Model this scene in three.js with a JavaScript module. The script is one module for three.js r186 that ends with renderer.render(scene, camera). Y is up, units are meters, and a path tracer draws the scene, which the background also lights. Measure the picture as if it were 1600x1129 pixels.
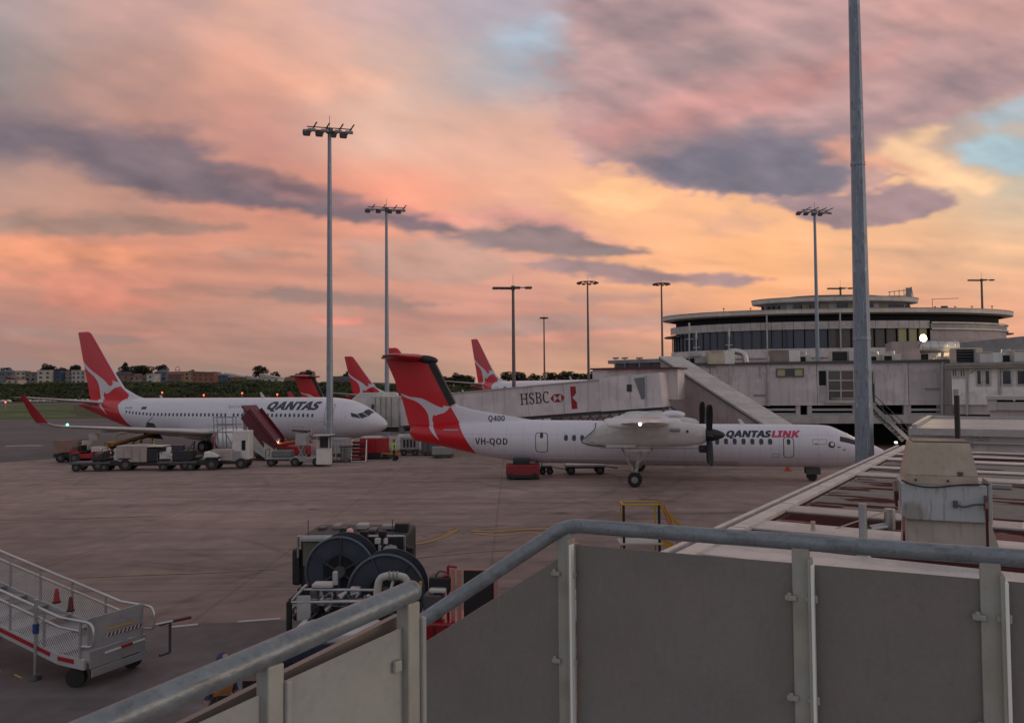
import * as THREE from 'three';
import { mergeGeometries } from 'three/addons/utils/BufferGeometryUtils.js';
import { RoundedBoxGeometry } from 'three/addons/geometries/RoundedBoxGeometry.js';
import { TextGeometry } from 'three/addons/geometries/TextGeometry.js';
import { FontLoader } from 'three/addons/loaders/FontLoader.js';
import { MarchingCubes } from 'three/addons/objects/MarchingCubes.js';

// ------------------------------------------------------------------ camera
const scene = new THREE.Scene();
const FOC = 1220, EYE = 6.0;                                  // lens measured in photo pixels (1600 wide); eye height over the apron
const camera = new THREE.PerspectiveCamera(2 * Math.atan(564.5 / FOC) * 180 / Math.PI, 1600 / 1129, 0.1, 6000);
camera.position.set(0, EYE, 0);
camera.rotation.order = 'YXZ';
camera.rotation.set(Math.atan(40.5 / FOC), 0, -0.0087);
camera.updateMatrixWorld(true);

const serif = await new FontLoader().loadAsync('fonts/droid/droid_serif_regular.typeface.json');
// ------------------------------------------------------------------ noise
let seed = 12345;
const rnd = () => { seed = (seed + 0x6d2b79f5) | 0; let t = Math.imul(seed ^ (seed >>> 15), 1 | seed); t = (t + Math.imul(t ^ (t >>> 7), 61 | t)) ^ t; return ((t ^ (t >>> 14)) >>> 0) / 4294967296; };
const rr = (a, b) => a + (b - a) * rnd();
const hash = (x, y) => { let h = Math.imul(x, 374761393) + Math.imul(y, 668265263) | 0; h = Math.imul(h ^ (h >>> 13), 1274126177); return ((h ^ (h >>> 16)) >>> 0) / 4294967296; };
const vnoise = (x, y, p = 0) => {                              // value noise, tiling with period p when p > 0
  const ix = Math.floor(x), iy = Math.floor(y), fx = x - ix, fy = y - iy, u = fx * fx * (3 - 2 * fx), v = fy * fy * (3 - 2 * fy);
  const w = (a) => p ? ((a % p) + p) % p : a;
  const a = hash(w(ix), w(iy)), b = hash(w(ix + 1), w(iy)), c = hash(w(ix), w(iy + 1)), d = hash(w(ix + 1), w(iy + 1));
  return a + (b - a) * u + (c - a) * v + (a - b - c + d) * u * v;
};
const fbm = (x, y, o = 4, p = 0) => { let s = 0, a = 0.5, n = 0; for (let i = 0; i < o; i++) { s += a * vnoise(x, y, p); n += a; a *= 0.5; x *= 2; y *= 2; p *= 2; } return s / n; };
const clamp = (x, a = 0, b = 1) => Math.min(b, Math.max(a, x));
const sstep = (a, b, x) => { const t = clamp((x - a) / (b - a)); return t * t * (3 - 2 * t); };
const lin = (c) => { c /= 255; return c <= 0.04045 ? c / 12.92 : Math.pow((c + 0.055) / 1.055, 2.4); };
const mixc = (a, b, t) => [a[0] + (b[0] - a[0]) * t, a[1] + (b[1] - a[1]) * t, a[2] + (b[2] - a[2]) * t];

// ------------------------------------------------------------------ sky: dusk clouds computed for every direction
// East-west coordinate X and height coordinate Y of the cloud sheet as read on a gnomonic chart centred on the northern horizon.
const SKY = [
  [[168,152,152],[202,162,154],[228,176,158],[204,174,174],[178,170,180],[172,152,156],[172,154,158],[192,158,154],[204,160,150]],
  [[152,140,138],[188,148,138],[228,168,146],[214,178,164],[178,178,184],[166,148,152],[178,142,138],[178,146,140],[188,150,146]],
  [[150,128,128],[188,142,130],[208,150,138],[218,178,160],[228,178,158],[182,144,142],[165,140,140],[172,146,145],[198,186,176]],
  [[188,150,136],[192,146,130],[218,148,126],[238,160,134],[230,174,148],[250,190,145],[240,184,142],[246,194,148],[206,190,168]],
  [[216,150,124],[216,146,122],[212,150,128],[216,155,134],[214,160,140],[248,182,138],[252,186,134],[240,184,144],[242,192,152]],
  [[176,132,122],[184,136,122],[182,138,125],[192,142,128],[202,146,131],[216,157,134],[242,172,130],[242,172,136],[236,172,140]],
  [[142,119,112],[148,124,114],[154,128,116],[166,138,122],[190,151,128],[210,160,130],[222,165,130],[226,165,130],[226,162,130]],
].map((r) => r.map((c) => c.map(lin)));
const CLOUDS = [
  { c: [120,108,117], soft: [50, 12], p: [[-400,110],[-100,136],[0,154],[60,172],[170,182],[290,192],[345,240],[430,268],[560,302],[690,338],[730,362],[640,358],[500,334],[400,324],[290,306],[160,286],[110,256],[60,236],[0,234],[-400,200]] },
  { c: [196,140,132], soft: [14, 20], p: [[330,256],[420,270],[520,290],[600,318],[520,314],[420,292]] , a: 0.5 },
  { c: [222,158,148], soft: [18, 16], p: [[660,340],[780,318],[880,330],[915,345],[918,362],[980,382],[900,372],[800,356]], a: 0.75 },
  { c: [144,126,128], soft: [12, 8], p: [[690,368],[750,352],[810,344],[880,352],[930,376],[1010,393],[930,399],[850,396],[760,386]] },
  { c: [160,134,136], soft: [9, 8], p: [[815,411],[870,404],[930,404],[1010,416],[1100,428],[1210,440],[1150,448],[1050,444],[950,434],[860,420]] },
  { c: [188,152,151], soft: [34, 10], left: 1, p: [[930,-300],[905,-40],[885,20],[915,60],[880,100],[896,130],[872,152],[900,180],[900,215],[920,242],[960,254],[1010,266],[1060,286],[1110,300],[1200,312],[1290,314],[1345,292],[1420,276],[1380,245],[1370,225],[1440,192],[1600,158],[2000,100],[2000,-300]], a: 0.85, rag: 26 },
  { c: [196,142,138], soft: [50, 36], p: [[900,190],[1000,165],[1150,120],[1300,90],[1420,60],[1380,110],[1250,170],[1100,215],[950,235]], a: 0.7 },
  { c: [198,152,144], soft: [40, 40], p: [[1380,-40],[1500,-20],[1650,10],[1650,50],[1500,50],[1380,40]], a: 0.6 },
  { c: [146,128,134], soft: [36, 36], p: [[1280,200],[1400,170],[1500,110],[1620,90],[1620,130],[1480,170],[1400,190],[1330,215]], a: 0.65 },
  { c: [116,114,128], soft: [64, 9], p: [[930,250],[1040,226],[1120,204],[1200,190],[1300,196],[1350,236],[1335,285],[1290,314],[1200,312],[1110,300],[1050,284],[1000,264]], a: 0.95 },
  { c: [158,134,140], soft: [12, 7], p: [[1215,320],[1280,306],[1340,296],[1420,290],[1475,304],[1510,318],[1480,338],[1410,354],[1310,358],[1258,346]] , a: 0.95 },
  { c: [150,130,122], soft: [14, 10], p: [[-300,330],[0,326],[150,326],[260,330],[370,350],[300,362],[160,360],[0,354],[-300,358]], a: 0.7 },
  { c: [244,162,126], soft: [16, 22], p: [[-200,366],[0,362],[140,368],[260,392],[180,410],[0,404],[-200,410]], a: 0.8 },
  { c: [222,140,118], soft: [18, 18], p: [[60,446],[180,444],[260,470],[160,486],[60,476]], a: 0.6 },
  { c: [158,134,128], soft: [10, 8], p: [[330,454],[430,446],[560,458],[720,474],[640,482],[480,474]], a: 0.7 },
  { c: [148,128,122], soft: [12, 12], p: [[-200,506],[0,504],[150,512],[270,524],[180,534],[0,520],[-200,524]], a: 0.6 },
  { c: [228,148,128], soft: [10, 10], p: [[205,514],[240,508],[262,516],[240,524]], a: 0.5 },
  { c: [232,142,130], soft: [7, 7], p: [[485,492],[560,494],[570,505],[520,506]], a: 0.6 },
  { c: [172,146,138], soft: [12, 10], p: [[680,512],[800,498],[920,488],[1060,496],[1150,512],[1000,520],[860,526],[740,524]], a: 0.6 },
  { c: [236,160,136], soft: [8, 10], p: [[800,528],[900,516],[1000,510],[1060,512],[960,522],[840,536]], a: 0.5 },
  { c: [166,186,204], soft: [34, 34], p: [[790,40],[840,16],[880,24],[866,70],[810,84],[770,70]], a: 0.7 },
  { c: [168,196,208], soft: [20, 16], p: [[1500,230],[1560,212],[1660,220],[1660,270],[1580,276],[1520,262]], a: 0.85 },
  { c: [172,192,204], soft: [16, 12], p: [[1510,188],[1560,176],[1660,120],[1660,176],[1560,200]], a: 0.7 },
  { c: [250,205,160], soft: [20, 16], p: [[1370,250],[1400,216],[1470,190],[1500,200],[1460,230],[1490,266],[1580,290],[1540,310],[1440,282]], a: 0.75 },
  { c: [138,114,118], soft: [12, 12], p: [[322,264],[350,248],[420,256],[445,274],[510,288],[566,302],[520,308],[420,292],[350,284]], a: 0.8 },
  { c: [228,152,134], soft: [16, 14], p: [[452,250],[560,282],[660,316],[740,344],[700,346],[600,318],[500,288]], a: 0.55 },
  { c: [178,142,128], soft: [8, 8], p: [[300,392],[350,380],[420,384],[500,398],[440,404],[360,400]], a: 0.55 },
  { c: [178,150,140], soft: [16, 14], p: [[540,376],[660,368],[790,394],[815,418],[740,440],[620,436],[540,412]], a: 0.6 },
  { c: [214,156,136], soft: [18, 16], p: [[1288,226],[1330,206],[1358,234],[1420,256],[1440,274],[1380,270],[1330,258],[1300,252]], a: 0.75 },
  { c: [150,132,136], soft: [30, 30], p: [[880,10],[1000,-10],[1120,10],[1060,44],[930,60]], a: 0.6 },
  { c: [158,140,142], soft: [30, 26], p: [[990,80],[1100,60],[1250,40],[1290,70],[1180,100],[1060,124],[990,116]], a: 0.5 },
  { c: [240,176,146], soft: [22, 22], p: [[440,110],[540,96],[620,110],[600,140],[500,150],[430,140]], a: 0.35 },
  { c: [255,196,146], soft: [12, 12], p: [[890,300],[960,272],[1010,280],[1060,300],[1010,330],[940,338]], a: 0.6 },
  { c: [200,160,144], soft: [14, 14], p: [[1080,340],[1160,330],[1215,345],[1180,366],[1100,366]], a: 0.45 },
  { c: [214,168,140], soft: [14, 12], p: [[1360,400],[1450,384],[1540,392],[1500,420],[1420,430]], a: 0.5 },
  { c: [186,148,140], soft: [8, 7], p: [[860,462],[960,454],[1050,462],[1000,472],[900,474]], a: 0.6 },
  { c: [176,140,134], soft: [8, 8], p: [[420,504],[560,510],[640,520],[560,530],[440,520]], a: 0.5 },
  { c: [232,150,128], soft: [8, 8], p: [[0,424],[160,420],[320,432],[200,444],[40,440]], a: 0.45 },
].map((k) => ({ ...k, c: k.c.map(lin), y0: Math.min(...k.p.map((q) => q[1])), y1: Math.max(...k.p.map((q) => q[1])), x0: Math.min(...k.p.map((q) => q[0])), x1: Math.max(...k.p.map((q) => q[0])) }));
function polyDist(p, x, y) {
  let d = 1e9, inside = false;
  for (let i = 0, j = p.length - 1; i < p.length; j = i++) {
    const ax = p[j][0], ay = p[j][1], bx = p[i][0], by = p[i][1], ex = bx - ax, ey = by - ay, wx = x - ax, wy = y - ay;
    const t = clamp((wx * ex + wy * ey) / (ex * ex + ey * ey)), dx = (wx - ex * t) * 0.45, dy = wy - ey * t;
    d = Math.min(d, dx * dx + dy * dy);
    if ((ay > y) !== (by > y) && x < ax + (y - ay) / (by - ay) * (bx - ax)) inside = !inside;
  }
  return inside ? Math.sqrt(d) : -Math.sqrt(d);
}
function gridSky(X, Y) {
  const gx = clamp(X / 200, 0, 7.999), gy = clamp(Y / 100, 0, 5.999), i = Math.floor(gx), j = Math.floor(gy);
  const u = sstep(0, 1, gx - i) * 0.6 + (gx - i) * 0.4, v = sstep(0, 1, gy - j) * 0.6 + (gy - j) * 0.4;
  return mixc(mixc(SKY[j][i], SKY[j][i + 1], u), mixc(SKY[j + 1][i], SKY[j + 1][i + 1], u), v);
}
const ZENITH = [0.33, 0.34, 0.385], BACK = [0.455, 0.45, 0.495];
function skyColour(az, el, dx, dy, dz) {
  const back = mixc(BACK, ZENITH, sstep(0, 0.9, el)), ca = Math.cos(az);
  const n0 = fbm(dx * 3 / (dy + 0.35) + 40, dz * 3 / (dy + 0.35) + 17, 4);
  let out = back.map((c, k) => c * (0.78 + 0.44 * n0) + [0.05, 0.012, 0.0][k] * sstep(0.45, 0.75, n0));
  const w = Math.abs(az) < 1.25 && el < 0.75 ? sstep(1.2, 0.72, Math.abs(az)) * sstep(0.72, 0.5, el) : 0;
  if (w > 0) {
    const X = Math.tan(az) * 1220 + 800, Y = 605 - Math.tan(Math.max(el, -0.02)) / ca * 1220;
    const wx = (fbm(X / 130, Y / 60 + 9, 4) - 0.5), wy = (fbm(X / 150 + 31, Y / 46, 4) - 0.5);
    let c = gridSky(X + wx * 90, Y + wy * 40);
    const lowk = sstep(230, 420, Y), hz = sstep(640, 560, Y);
    const st = fbm(X / 240 + Y / 500, (Y - X * 0.08) / 19 + 55, 5) - 0.5, fi = fbm(X / 64 + 8, (Y - X * 0.06) / 13, 4) - 0.5;
    const bl = fbm((X - Y * 0.4) / 170 + 5, (Y - X * 0.22) / 82 + 71, 6) - 0.5, fs = fbm((X - Y * 0.6) / 58 + 90, (Y - X * 0.16) / 27, 5) - 0.5, rag = 0.5 - Math.abs(fbm(X / 30 + 400, Y / 15 + 33, 5) - 0.5) * 2.6;
    const s = clamp(st * (0.1 + 1.25 * lowk * hz) + fi * 0.35 * lowk * hz + bl * (1.15 - 0.6 * lowk) + fs * 0.6, -1, 1);
    c = c.map((q, k) => q * (1 + s * (s > 0 ? [0.36, 0.28, 0.24] : [0.40, 0.28, 0.17])[k]));
    for (const k of CLOUDS) {
      if (X < k.x0 - 90 || X > k.x1 + 90 || Y < k.y0 - 60 || Y > k.y1 + 60) continue;
      const e1 = fbm(X / 46 + k.y0, Y / 17, 5) - 0.5, e2 = fbm(X / 16 + 3, Y / 9 + k.x0, 3) - 0.5;
      const t = sstep(k.y0, k.y1, Y), soft = k.left ? 10 + 24 * sstep(250, 120, Y) : k.soft[0] + (k.soft[1] - k.soft[0]) * t;
      const d = polyDist(k.p, X + wx * 18, Y + wy * 8) + e1 * (14 + soft * 0.5) + e2 * 7 + rag * (k.rag ?? 3);
      const m = sstep(-soft * 0.55, soft * 0.75, d) * (k.a ?? 0.95);
      if (m > 0) c = mixc(c, k.c.map((q, n) => q * (1 + (0.30 * e1 + bl * 0.6 + fs * 0.5) * [1.15, 0.95, 0.8][n])), m);
    }
    out = mixc(out, c, w);
  }
  return out;
}
{
  const W = 2048, H = 2048, data = new Float32Array(W * H * 4);
  for (let j = 0; j < H; j++) {
    const el = ((j + 0.5) / H - 0.5) * Math.PI, cy = Math.cos(el), sy = Math.sin(el);
    for (let i = 0; i < W; i++) {
      const o = (j * W + i) * 4; data[o + 3] = 1;
      if (el < -0.05) { data[o] = 0.09; data[o + 1] = 0.075; data[o + 2] = 0.07; continue; }
      const a = ((i + 0.5) / W - 0.5) * 2 * Math.PI, dx = Math.cos(a) * cy, dz = Math.sin(a) * cy;
      const az = Math.atan2(dx, -dz);
      if ((Math.abs(az) > 1.25 || el > 0.75) && (i & 3 || j & 3)) { const q = ((j & ~3) * W + (i & ~3)) * 4; if (data[q]) { data[o] = data[q]; data[o + 1] = data[q + 1]; data[o + 2] = data[q + 2]; continue; } }
      const c = skyColour(az, el, dx, sy, dz);
      data[o] = c[0]; data[o + 1] = c[1]; data[o + 2] = c[2];
    }
  }
  const sky = new THREE.DataTexture(data, W, H, THREE.RGBAFormat, THREE.FloatType);
  sky.mapping = THREE.EquirectangularReflectionMapping; sky.magFilter = THREE.LinearFilter; sky.minFilter = THREE.LinearFilter; sky.wrapS = THREE.RepeatWrapping; sky.needsUpdate = true;
  scene.background = sky; scene.environment = sky;
}
const sun = new THREE.DirectionalLight(new THREE.Color().setRGB(1.0, 0.72, 0.5), 0.5);   // last glow of the west, to the right
sun.position.set(140, 22, -22); sun.castShadow = true; sun.shadow.radius = 40;
Object.assign(sun.shadow.camera, { left: -160, right: 160, top: 160, bottom: -160, near: 1, far: 500 });
sun.shadow.mapSize.set(2048, 2048);
sun.target.position.set(0, 0, -60); scene.add(sun, sun.target);

const renderer = new THREE.WebGLRenderer({ antialias: true });
renderer.setSize(1024, 722);
renderer.shadowMap.enabled = true;
renderer.toneMapping = THREE.LinearToneMapping;
renderer.toneMappingExposure = 1.0;

// ------------------------------------------------------------------ measuring: photo pixel -> point of the place
const V = (x, y, z) => new THREE.Vector3(x, y, z);
const ray = (px, py) => V((px - 800) / FOC, (564.5 - py) / FOC, -1).applyQuaternion(camera.quaternion);
const P = (px, py, D) => { const r = ray(px, py); return r.multiplyScalar(D / -r.z).add(camera.position); };
const G = (px, py, y = 0) => { const r = ray(px, py); return r.multiplyScalar((y - EYE) / r.y).add(camera.position); };
const PX = (px, D, y = 0) => { const p = P(px, 605, D); p.y = y; return p; };   // a foot point below a pixel column at a depth

// ------------------------------------------------------------------ naming
const used = new Map();
const numbered = (n) => { const k = used.get(n) ?? 0; used.set(n, k + 1); return k ? n + '_' + String(k).padStart(3, '0') : n; };
function tag(o, label, category, group, kind) { if (label) o.userData.label = label; if (category) o.userData.category = category; if (group) o.userData.group = group; if (kind) o.userData.kind = kind; return o; }
function thing(name, label, category, pos = [0, 0, 0], turn = 0, group) {
  const o = new THREE.Group(); o.name = numbered(name); scene.add(o);
  if (pos.isVector3) o.position.copy(pos); else o.position.set(...pos);
  o.rotation.y = turn; return tag(o, label, category, group);
}
function copy(o, label, pos, turn) { const c = o.clone(); c.name = numbered(o.name.replace(/_\d{3}$/, '')); scene.add(c); if (pos) c.position.copy(pos); if (turn !== undefined) c.rotation.y = turn; c.userData = { ...o.userData, label }; return c; }

// ------------------------------------------------------------------ geometry collecting
function uvBox(g) {                                            // uv in metres from position and dominant normal
  if (g.index) g = g.toNonIndexed();
  for (const k of Object.keys(g.attributes)) if (!['position', 'normal', 'uv'].includes(k)) g.deleteAttribute(k);
  if (!g.attributes.normal) g.computeVertexNormals();
  const p = g.attributes.position, n = g.attributes.normal, uv = new Float32Array(p.count * 2);
  for (let t = 0; t < p.count; t += 3) {
    let nx = 0, ny = 0, nz = 0; for (let k = 0; k < 3; k++) { nx += n.getX(t + k); ny += n.getY(t + k); nz += n.getZ(t + k); }
    nx = Math.abs(nx); ny = Math.abs(ny); nz = Math.abs(nz);
    for (let k = 0; k < 3; k++) {
      const i = t + k, x = p.getX(i), y = p.getY(i), z = p.getZ(i);
      const [a, b] = ny >= nx && ny >= nz ? [x, z] : nx >= nz ? [z, y] : [x, y];
      uv[i * 2] = a; uv[i * 2 + 1] = b;
    }
  }
  g.setAttribute('uv', new THREE.BufferAttribute(uv, 2)); return g;
}
const UP = V(0, 1, 0);
class MB {
  constructor() { this.g = []; }
  add(g, keepUv) { this.g.push(keepUv ? (g.index ? g.toNonIndexed() : g) : uvBox(g)); return this; }
  flat() { for (const g of this.g) { const p = g.attributes.position, u = g.attributes.uv; for (let i = 0; i < p.count; i++) u.setXY(i, p.getX(i), p.getZ(i)); } return this; }   // uv seen from above
  box(x, y, z, w, h, d, ry = 0, rx = 0, rz = 0) { const g = new THREE.BoxGeometry(w, h, d); if (rx) g.rotateX(rx); if (rz) g.rotateZ(rz); if (ry) g.rotateY(ry); g.translate(x, y, z); return this.add(g); }
  rbox(x, y, z, w, h, d, r = 0.03, ry = 0, rx = 0, rz = 0) { const g = new RoundedBoxGeometry(w, h, d, 1, Math.min(r, w / 2.1, h / 2.1, d / 2.1)); if (rx) g.rotateX(rx); if (rz) g.rotateZ(rz); if (ry) g.rotateY(ry); g.translate(x, y, z); return this.add(g); }
  cyl(x, y, z, r0, r1, h, n = 16, rx = 0, rz = 0) { const g = new THREE.CylinderGeometry(r1, r0, h, n); if (rx) g.rotateX(rx); if (rz) g.rotateZ(rz); g.translate(x, y, z); return this.add(g); }
  bar(a, b, r, n = 8, r1 = r) { const A = V(...(a.isVector3 ? a.toArray() : a)), B = V(...(b.isVector3 ? b.toArray() : b)), d = B.clone().sub(A), L = d.length(); const g = new THREE.CylinderGeometry(r1, r, L, n); g.translate(0, L / 2, 0); g.applyQuaternion(new THREE.Quaternion().setFromUnitVectors(UP, d.normalize())); g.translate(A.x, A.y, A.z); return this.add(g); }
  beam(a, b, w, h) { const A = V(...(a.isVector3 ? a.toArray() : a)), B = V(...(b.isVector3 ? b.toArray() : b)), m = new THREE.Matrix4().lookAt(B, A, Math.abs(B.x - A.x) + Math.abs(B.z - A.z) < 1e-4 ? V(1, 0, 0) : UP); const g = new THREE.BoxGeometry(w, h, A.distanceTo(B)); g.applyMatrix4(m); const c = A.add(B).multiplyScalar(0.5); g.translate(c.x, c.y, c.z); return this.add(g); }
  tube(pts, r, seg = 40, n = 8, tension = 0.5) { return this.add(new THREE.TubeGeometry(new THREE.CatmullRomCurve3(pts.map((p) => p.isVector3 ? p : V(...p)), false, 'catmullrom', tension), seg, r, n)); }
  torus(x, y, z, R, r, ry = 0, rx = 0, n = 28) { const g = new THREE.TorusGeometry(R, r, 6, n); if (rx) g.rotateX(rx); if (ry) g.rotateY(ry); g.translate(x, y, z); return this.add(g); }
  prism(pts, depth, z = 0, bevel = 0) {                        // polygon in the xy plane, pushed out along z
    const s = new THREE.Shape(pts.map((p) => new THREE.Vector2(...p)));
    const g = new THREE.ExtrudeGeometry(s, { depth, bevelEnabled: bevel > 0, bevelThickness: bevel, bevelSize: bevel, bevelSegments: 1 }); g.translate(0, 0, z); return this.add(g);
  }
  build(name, mat, parent, at) { const m = new THREE.Mesh(this.g.length === 1 ? this.g[0] : mergeGeometries(this.g), mat); m.name = parent ? name : numbered(name); m.castShadow = m.receiveShadow = true; (parent ?? scene).add(m); if (at) m.position.copy(at); return m; }
}
const mb = () => new MB();
const struct = (o) => { o.userData.kind = 'structure'; return o; };
function sheet(pts, y, name, mat, parent) {                    // a flat polygon (world x, z)
  const g = new THREE.ShapeGeometry(new THREE.Shape(pts.map(([x, z]) => new THREE.Vector2(x, -z)))); g.rotateX(-Math.PI / 2); g.translate(0, y, 0);
  return mb().add(g).build(name, mat, parent);
}

// ------------------------------------------------------------------ textures and materials
function tex(W, H, fn, srgb = true) {
  const d = new Uint8Array(W * H * 4);
  for (let j = 0; j < H; j++) for (let i = 0; i < W; i++) { const c = fn(i / W, j / H, i, j), o = (j * W + i) * 4; d[o] = clamp(c[0]) * 255; d[o + 1] = clamp(c[1] ?? c[0]) * 255; d[o + 2] = clamp(c[2] ?? c[0]) * 255; d[o + 3] = 255; }
  const t = new THREE.DataTexture(d, W, H); t.wrapS = t.wrapT = THREE.RepeatWrapping; t.magFilter = THREE.LinearFilter; t.minFilter = THREE.LinearMipmapLinearFilter; if (srgb) t.colorSpace = THREE.SRGBColorSpace; t.needsUpdate = true; return t;
}
const rep = (t, u, v = u) => { const c = t.clone(); c.repeat.set(u, v); c.needsUpdate = true; return c; };
const grimeT = tex(512, 512, (u, v) => { const a = fbm(u * 5, v * 5, 5, 5), b = fbm(u * 24 + 7, v * 24, 3, 24), s = fbm(u * 60, v * 4 + 3, 3, 4 * 15); const q = 0.92 + 0.07 * sstep(0.3, 0.62, a) - 0.05 * sstep(0.62, 0.8, b) - 0.04 * s; return [q, q * 0.99, q * 0.975]; });
const runT = tex(512, 512, (u, v) => { const a = fbm(u * 40, v * 3, 4, 0), b = fbm(u * 6, v * 6, 4, 6); const q = 0.93 + 0.07 * sstep(0.3, 0.6, b) - 0.08 * sstep(0.55, 0.8, a); return [q, q * 0.985, q * 0.96]; });
const roughT = tex(256, 256, (u, v) => { const q = 0.75 + 0.25 * fbm(u * 8, v * 8, 4, 8); return [q, q, q]; }, false);
const bumpT = tex(256, 256, (u, v) => { const q = fbm(u * 12, v * 12, 4, 12); return [q, q, q]; }, false);
const M = {};
function mat(key, c, rough = 0.6, o = {}) {
  const { metal = 0, map, scale = 3, ...more } = o;
  const Cls = (more.clearcoat || more.transmission || more.sheen) ? THREE.MeshPhysicalMaterial : THREE.MeshStandardMaterial;
  const m = new Cls({ roughness: rough, metalness: metal, ...more }); m.color.setRGB(...c); m.name = key;
  const t = map === undefined ? grimeT : map; if (t) { m.map = rep(t, 1 / scale); m.roughnessMap = rep(roughT, 1 / scale); }
  return (M[key] = m);
}
mat('planeWhite', [0.66, 0.65, 0.67], 0.32, { map: null, clearcoat: 0.5, clearcoatRoughness: 0.15 });
mat('white', [0.70, 0.70, 0.69], 0.45); mat('offwhite', [0.55, 0.54, 0.51], 0.55); mat('cream', [0.52, 0.47, 0.38], 0.6);
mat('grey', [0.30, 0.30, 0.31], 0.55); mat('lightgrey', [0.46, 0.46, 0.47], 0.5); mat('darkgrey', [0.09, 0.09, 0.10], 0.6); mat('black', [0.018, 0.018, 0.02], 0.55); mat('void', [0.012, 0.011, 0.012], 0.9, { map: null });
mat('rubber', [0.022, 0.021, 0.022], 0.85); mat('red', [0.37, 0.012, 0.02], 0.4); mat('maroon', [0.125, 0.012, 0.024], 0.5); mat('orange', [0.60, 0.20, 0.03], 0.55); mat('yellow', [0.60, 0.36, 0.03], 0.5); mat('blue', [0.03, 0.06, 0.22], 0.5); mat('navy', [0.025, 0.035, 0.075], 0.5);
mat('steel', [0.50, 0.51, 0.52], 0.38, { metal: 0.75 }); mat('galv', [0.42, 0.45, 0.47], 0.45, { metal: 0.45, scale: 1.2 }); mat('alu', [0.60, 0.61, 0.63], 0.35, { metal: 0.7 }); mat('darksteel', [0.10, 0.10, 0.11], 0.5, { metal: 0.4 });
mat('glass', [0.035, 0.037, 0.045], 0.08, { map: null }); mat('blueglass', [0.035, 0.05, 0.075], 0.08, { map: null }); mat('hivis', [0.50, 0.66, 0.05], 0.75, { map: null }); mat('hiorange', [0.80, 0.22, 0.03], 0.75, { map: null });
mat('skin', [0.42, 0.24, 0.17], 0.6, { map: null }); mat('trouser', [0.018, 0.02, 0.032], 0.85, { map: null }); mat('hair', [0.02, 0.014, 0.01], 0.7, { map: null });
mat('lamp', [0.8, 0.8, 0.78], 0.3, { map: null });
mat('concreteWall', [0.52, 0.49, 0.495], 0.8, { map: runT, scale: 6 }); mat('wallGrey', [0.66, 0.62, 0.645], 0.7, { map: runT, scale: 7 }); mat('wallWhite', [0.84, 0.84, 0.85], 0.6, { map: runT, scale: 5 }); mat('fasciaPale', [0.66, 0.62, 0.58], 0.55, { map: runT, scale: 9 }); mat('purpleGrey', [0.38, 0.335, 0.36], 0.65, { map: runT, scale: 6 }); mat('roofPale', [0.50, 0.48, 0.47], 0.6, { map: grimeT, scale: 4 });
const glow = (key, c, k) => { const m = new THREE.MeshStandardMaterial({ roughness: 0.4 }); m.color.setRGB(0.1, 0.1, 0.1); m.emissive.setRGB(...c); m.emissiveIntensity = k; m.name = key; return (M[key] = m); };
glow('glowWarm', [1, 0.72, 0.36], 9); glow('glowGreen', [0.15, 1, 0.75], 4); glow('glowRed', [1, 0.10, 0.05], 3); glow('glowWhite', [1, 0.95, 0.85], 4); glow('glowRoom', [0.07, 0.06, 0.02], 1);
// ------------------------------------------------------------------ ground
const arcs = [[-20, -30, 26, 0.22, .10], [-34, -8, 33, 0.2, .12], [-12, -52, 19, 0.25, .09], [6, -20, 14, 0.2, .12], [6, -20, 15.6, 0.2, .12], [-44, -40, 30, 0.22, .08], [-46, -70, 60, 0.3, .09], [-44.3, -70, 60, 0.3, .08], [0, -92, 58, 0.3, .08], [20, -70, 52, 0.25, .07], [-70, -10, 52, 0.3, .08], [-30, 20, 50, 0.25, .10], [-28.4, 20, 50, 0.25, .08], [-6, 4, 28, 0.2, .1], [-7.6, 4, 28, 0.2, .1]];
const spots = Array.from({ length: 150 }, () => [rr(-70, 40), rr(-85, -6), rr(0.08, 0.55) * (rnd() < 0.15 ? 2.4 : 1), rr(0.06, 0.22)]);
const apronT = tex(2048, 2048, (u, v, i, j) => {
  const x = -90 + u * 150, z = -v * 110;
  let q = 0.64 + 0.14 * (fbm(x / 14 + 50, z / 9 + 80, 4) - 0.5) + 0.13 * (fbm(x / 3.2 + 20, z / 1.4 + 30, 4) - 0.5) + 0.14 * (fbm(x * 1.6 + 20, z * 1.6 + 90, 3) - 0.5);
  const streak = fbm(x / 22 + 9, z / 0.8 + 300, 4); q -= 0.06 * sstep(0.5, 0.72, streak); q += 0.035 * sstep(0.58, 0.8, fbm(x / 10 + 60, z / 1.3 + 12, 3));
  for (const [cx, cz, R, w, a] of arcs) { const d = Math.abs(Math.hypot(x - cx, z - cz) - R); if (d < w) q -= 0.7 * a * (1 - d / w) * sstep(0.3, 0.6, fbm(x / 3, z / 3 + 5, 2)); }
  for (const s of spots) { const dx = x - s[0], dz = z - s[1]; if (Math.abs(dx) < 2 && Math.abs(dz) < 2) { const d = Math.hypot(dx, dz) / s[2] + (fbm(x * 3, z * 3, 2) - 0.5) * 0.8; if (d < 1) q -= s[3] * (1 - d); } }
  const jx = Math.abs(((x + 700) % 7.6) - 3.8), jz = Math.abs(((z + 700) % 7.6) - 3.8); if (jx > 3.76 || jz > 3.76) q -= 0.09;
  q *= 1 - 0.15 * sstep(-42, -27, z + 5 * (fbm(x / 12 + 2, z / 9, 3) - 0.5));  // shade painted into the colour: apron darkens towards the viewer
  const wm = 0.012 * (fbm(x / 8 + 3, z / 8, 3) - 0.5);
  return [q * (1.0 + wm), q * (0.90 - wm), q * (0.855 - wm)];
});
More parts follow.
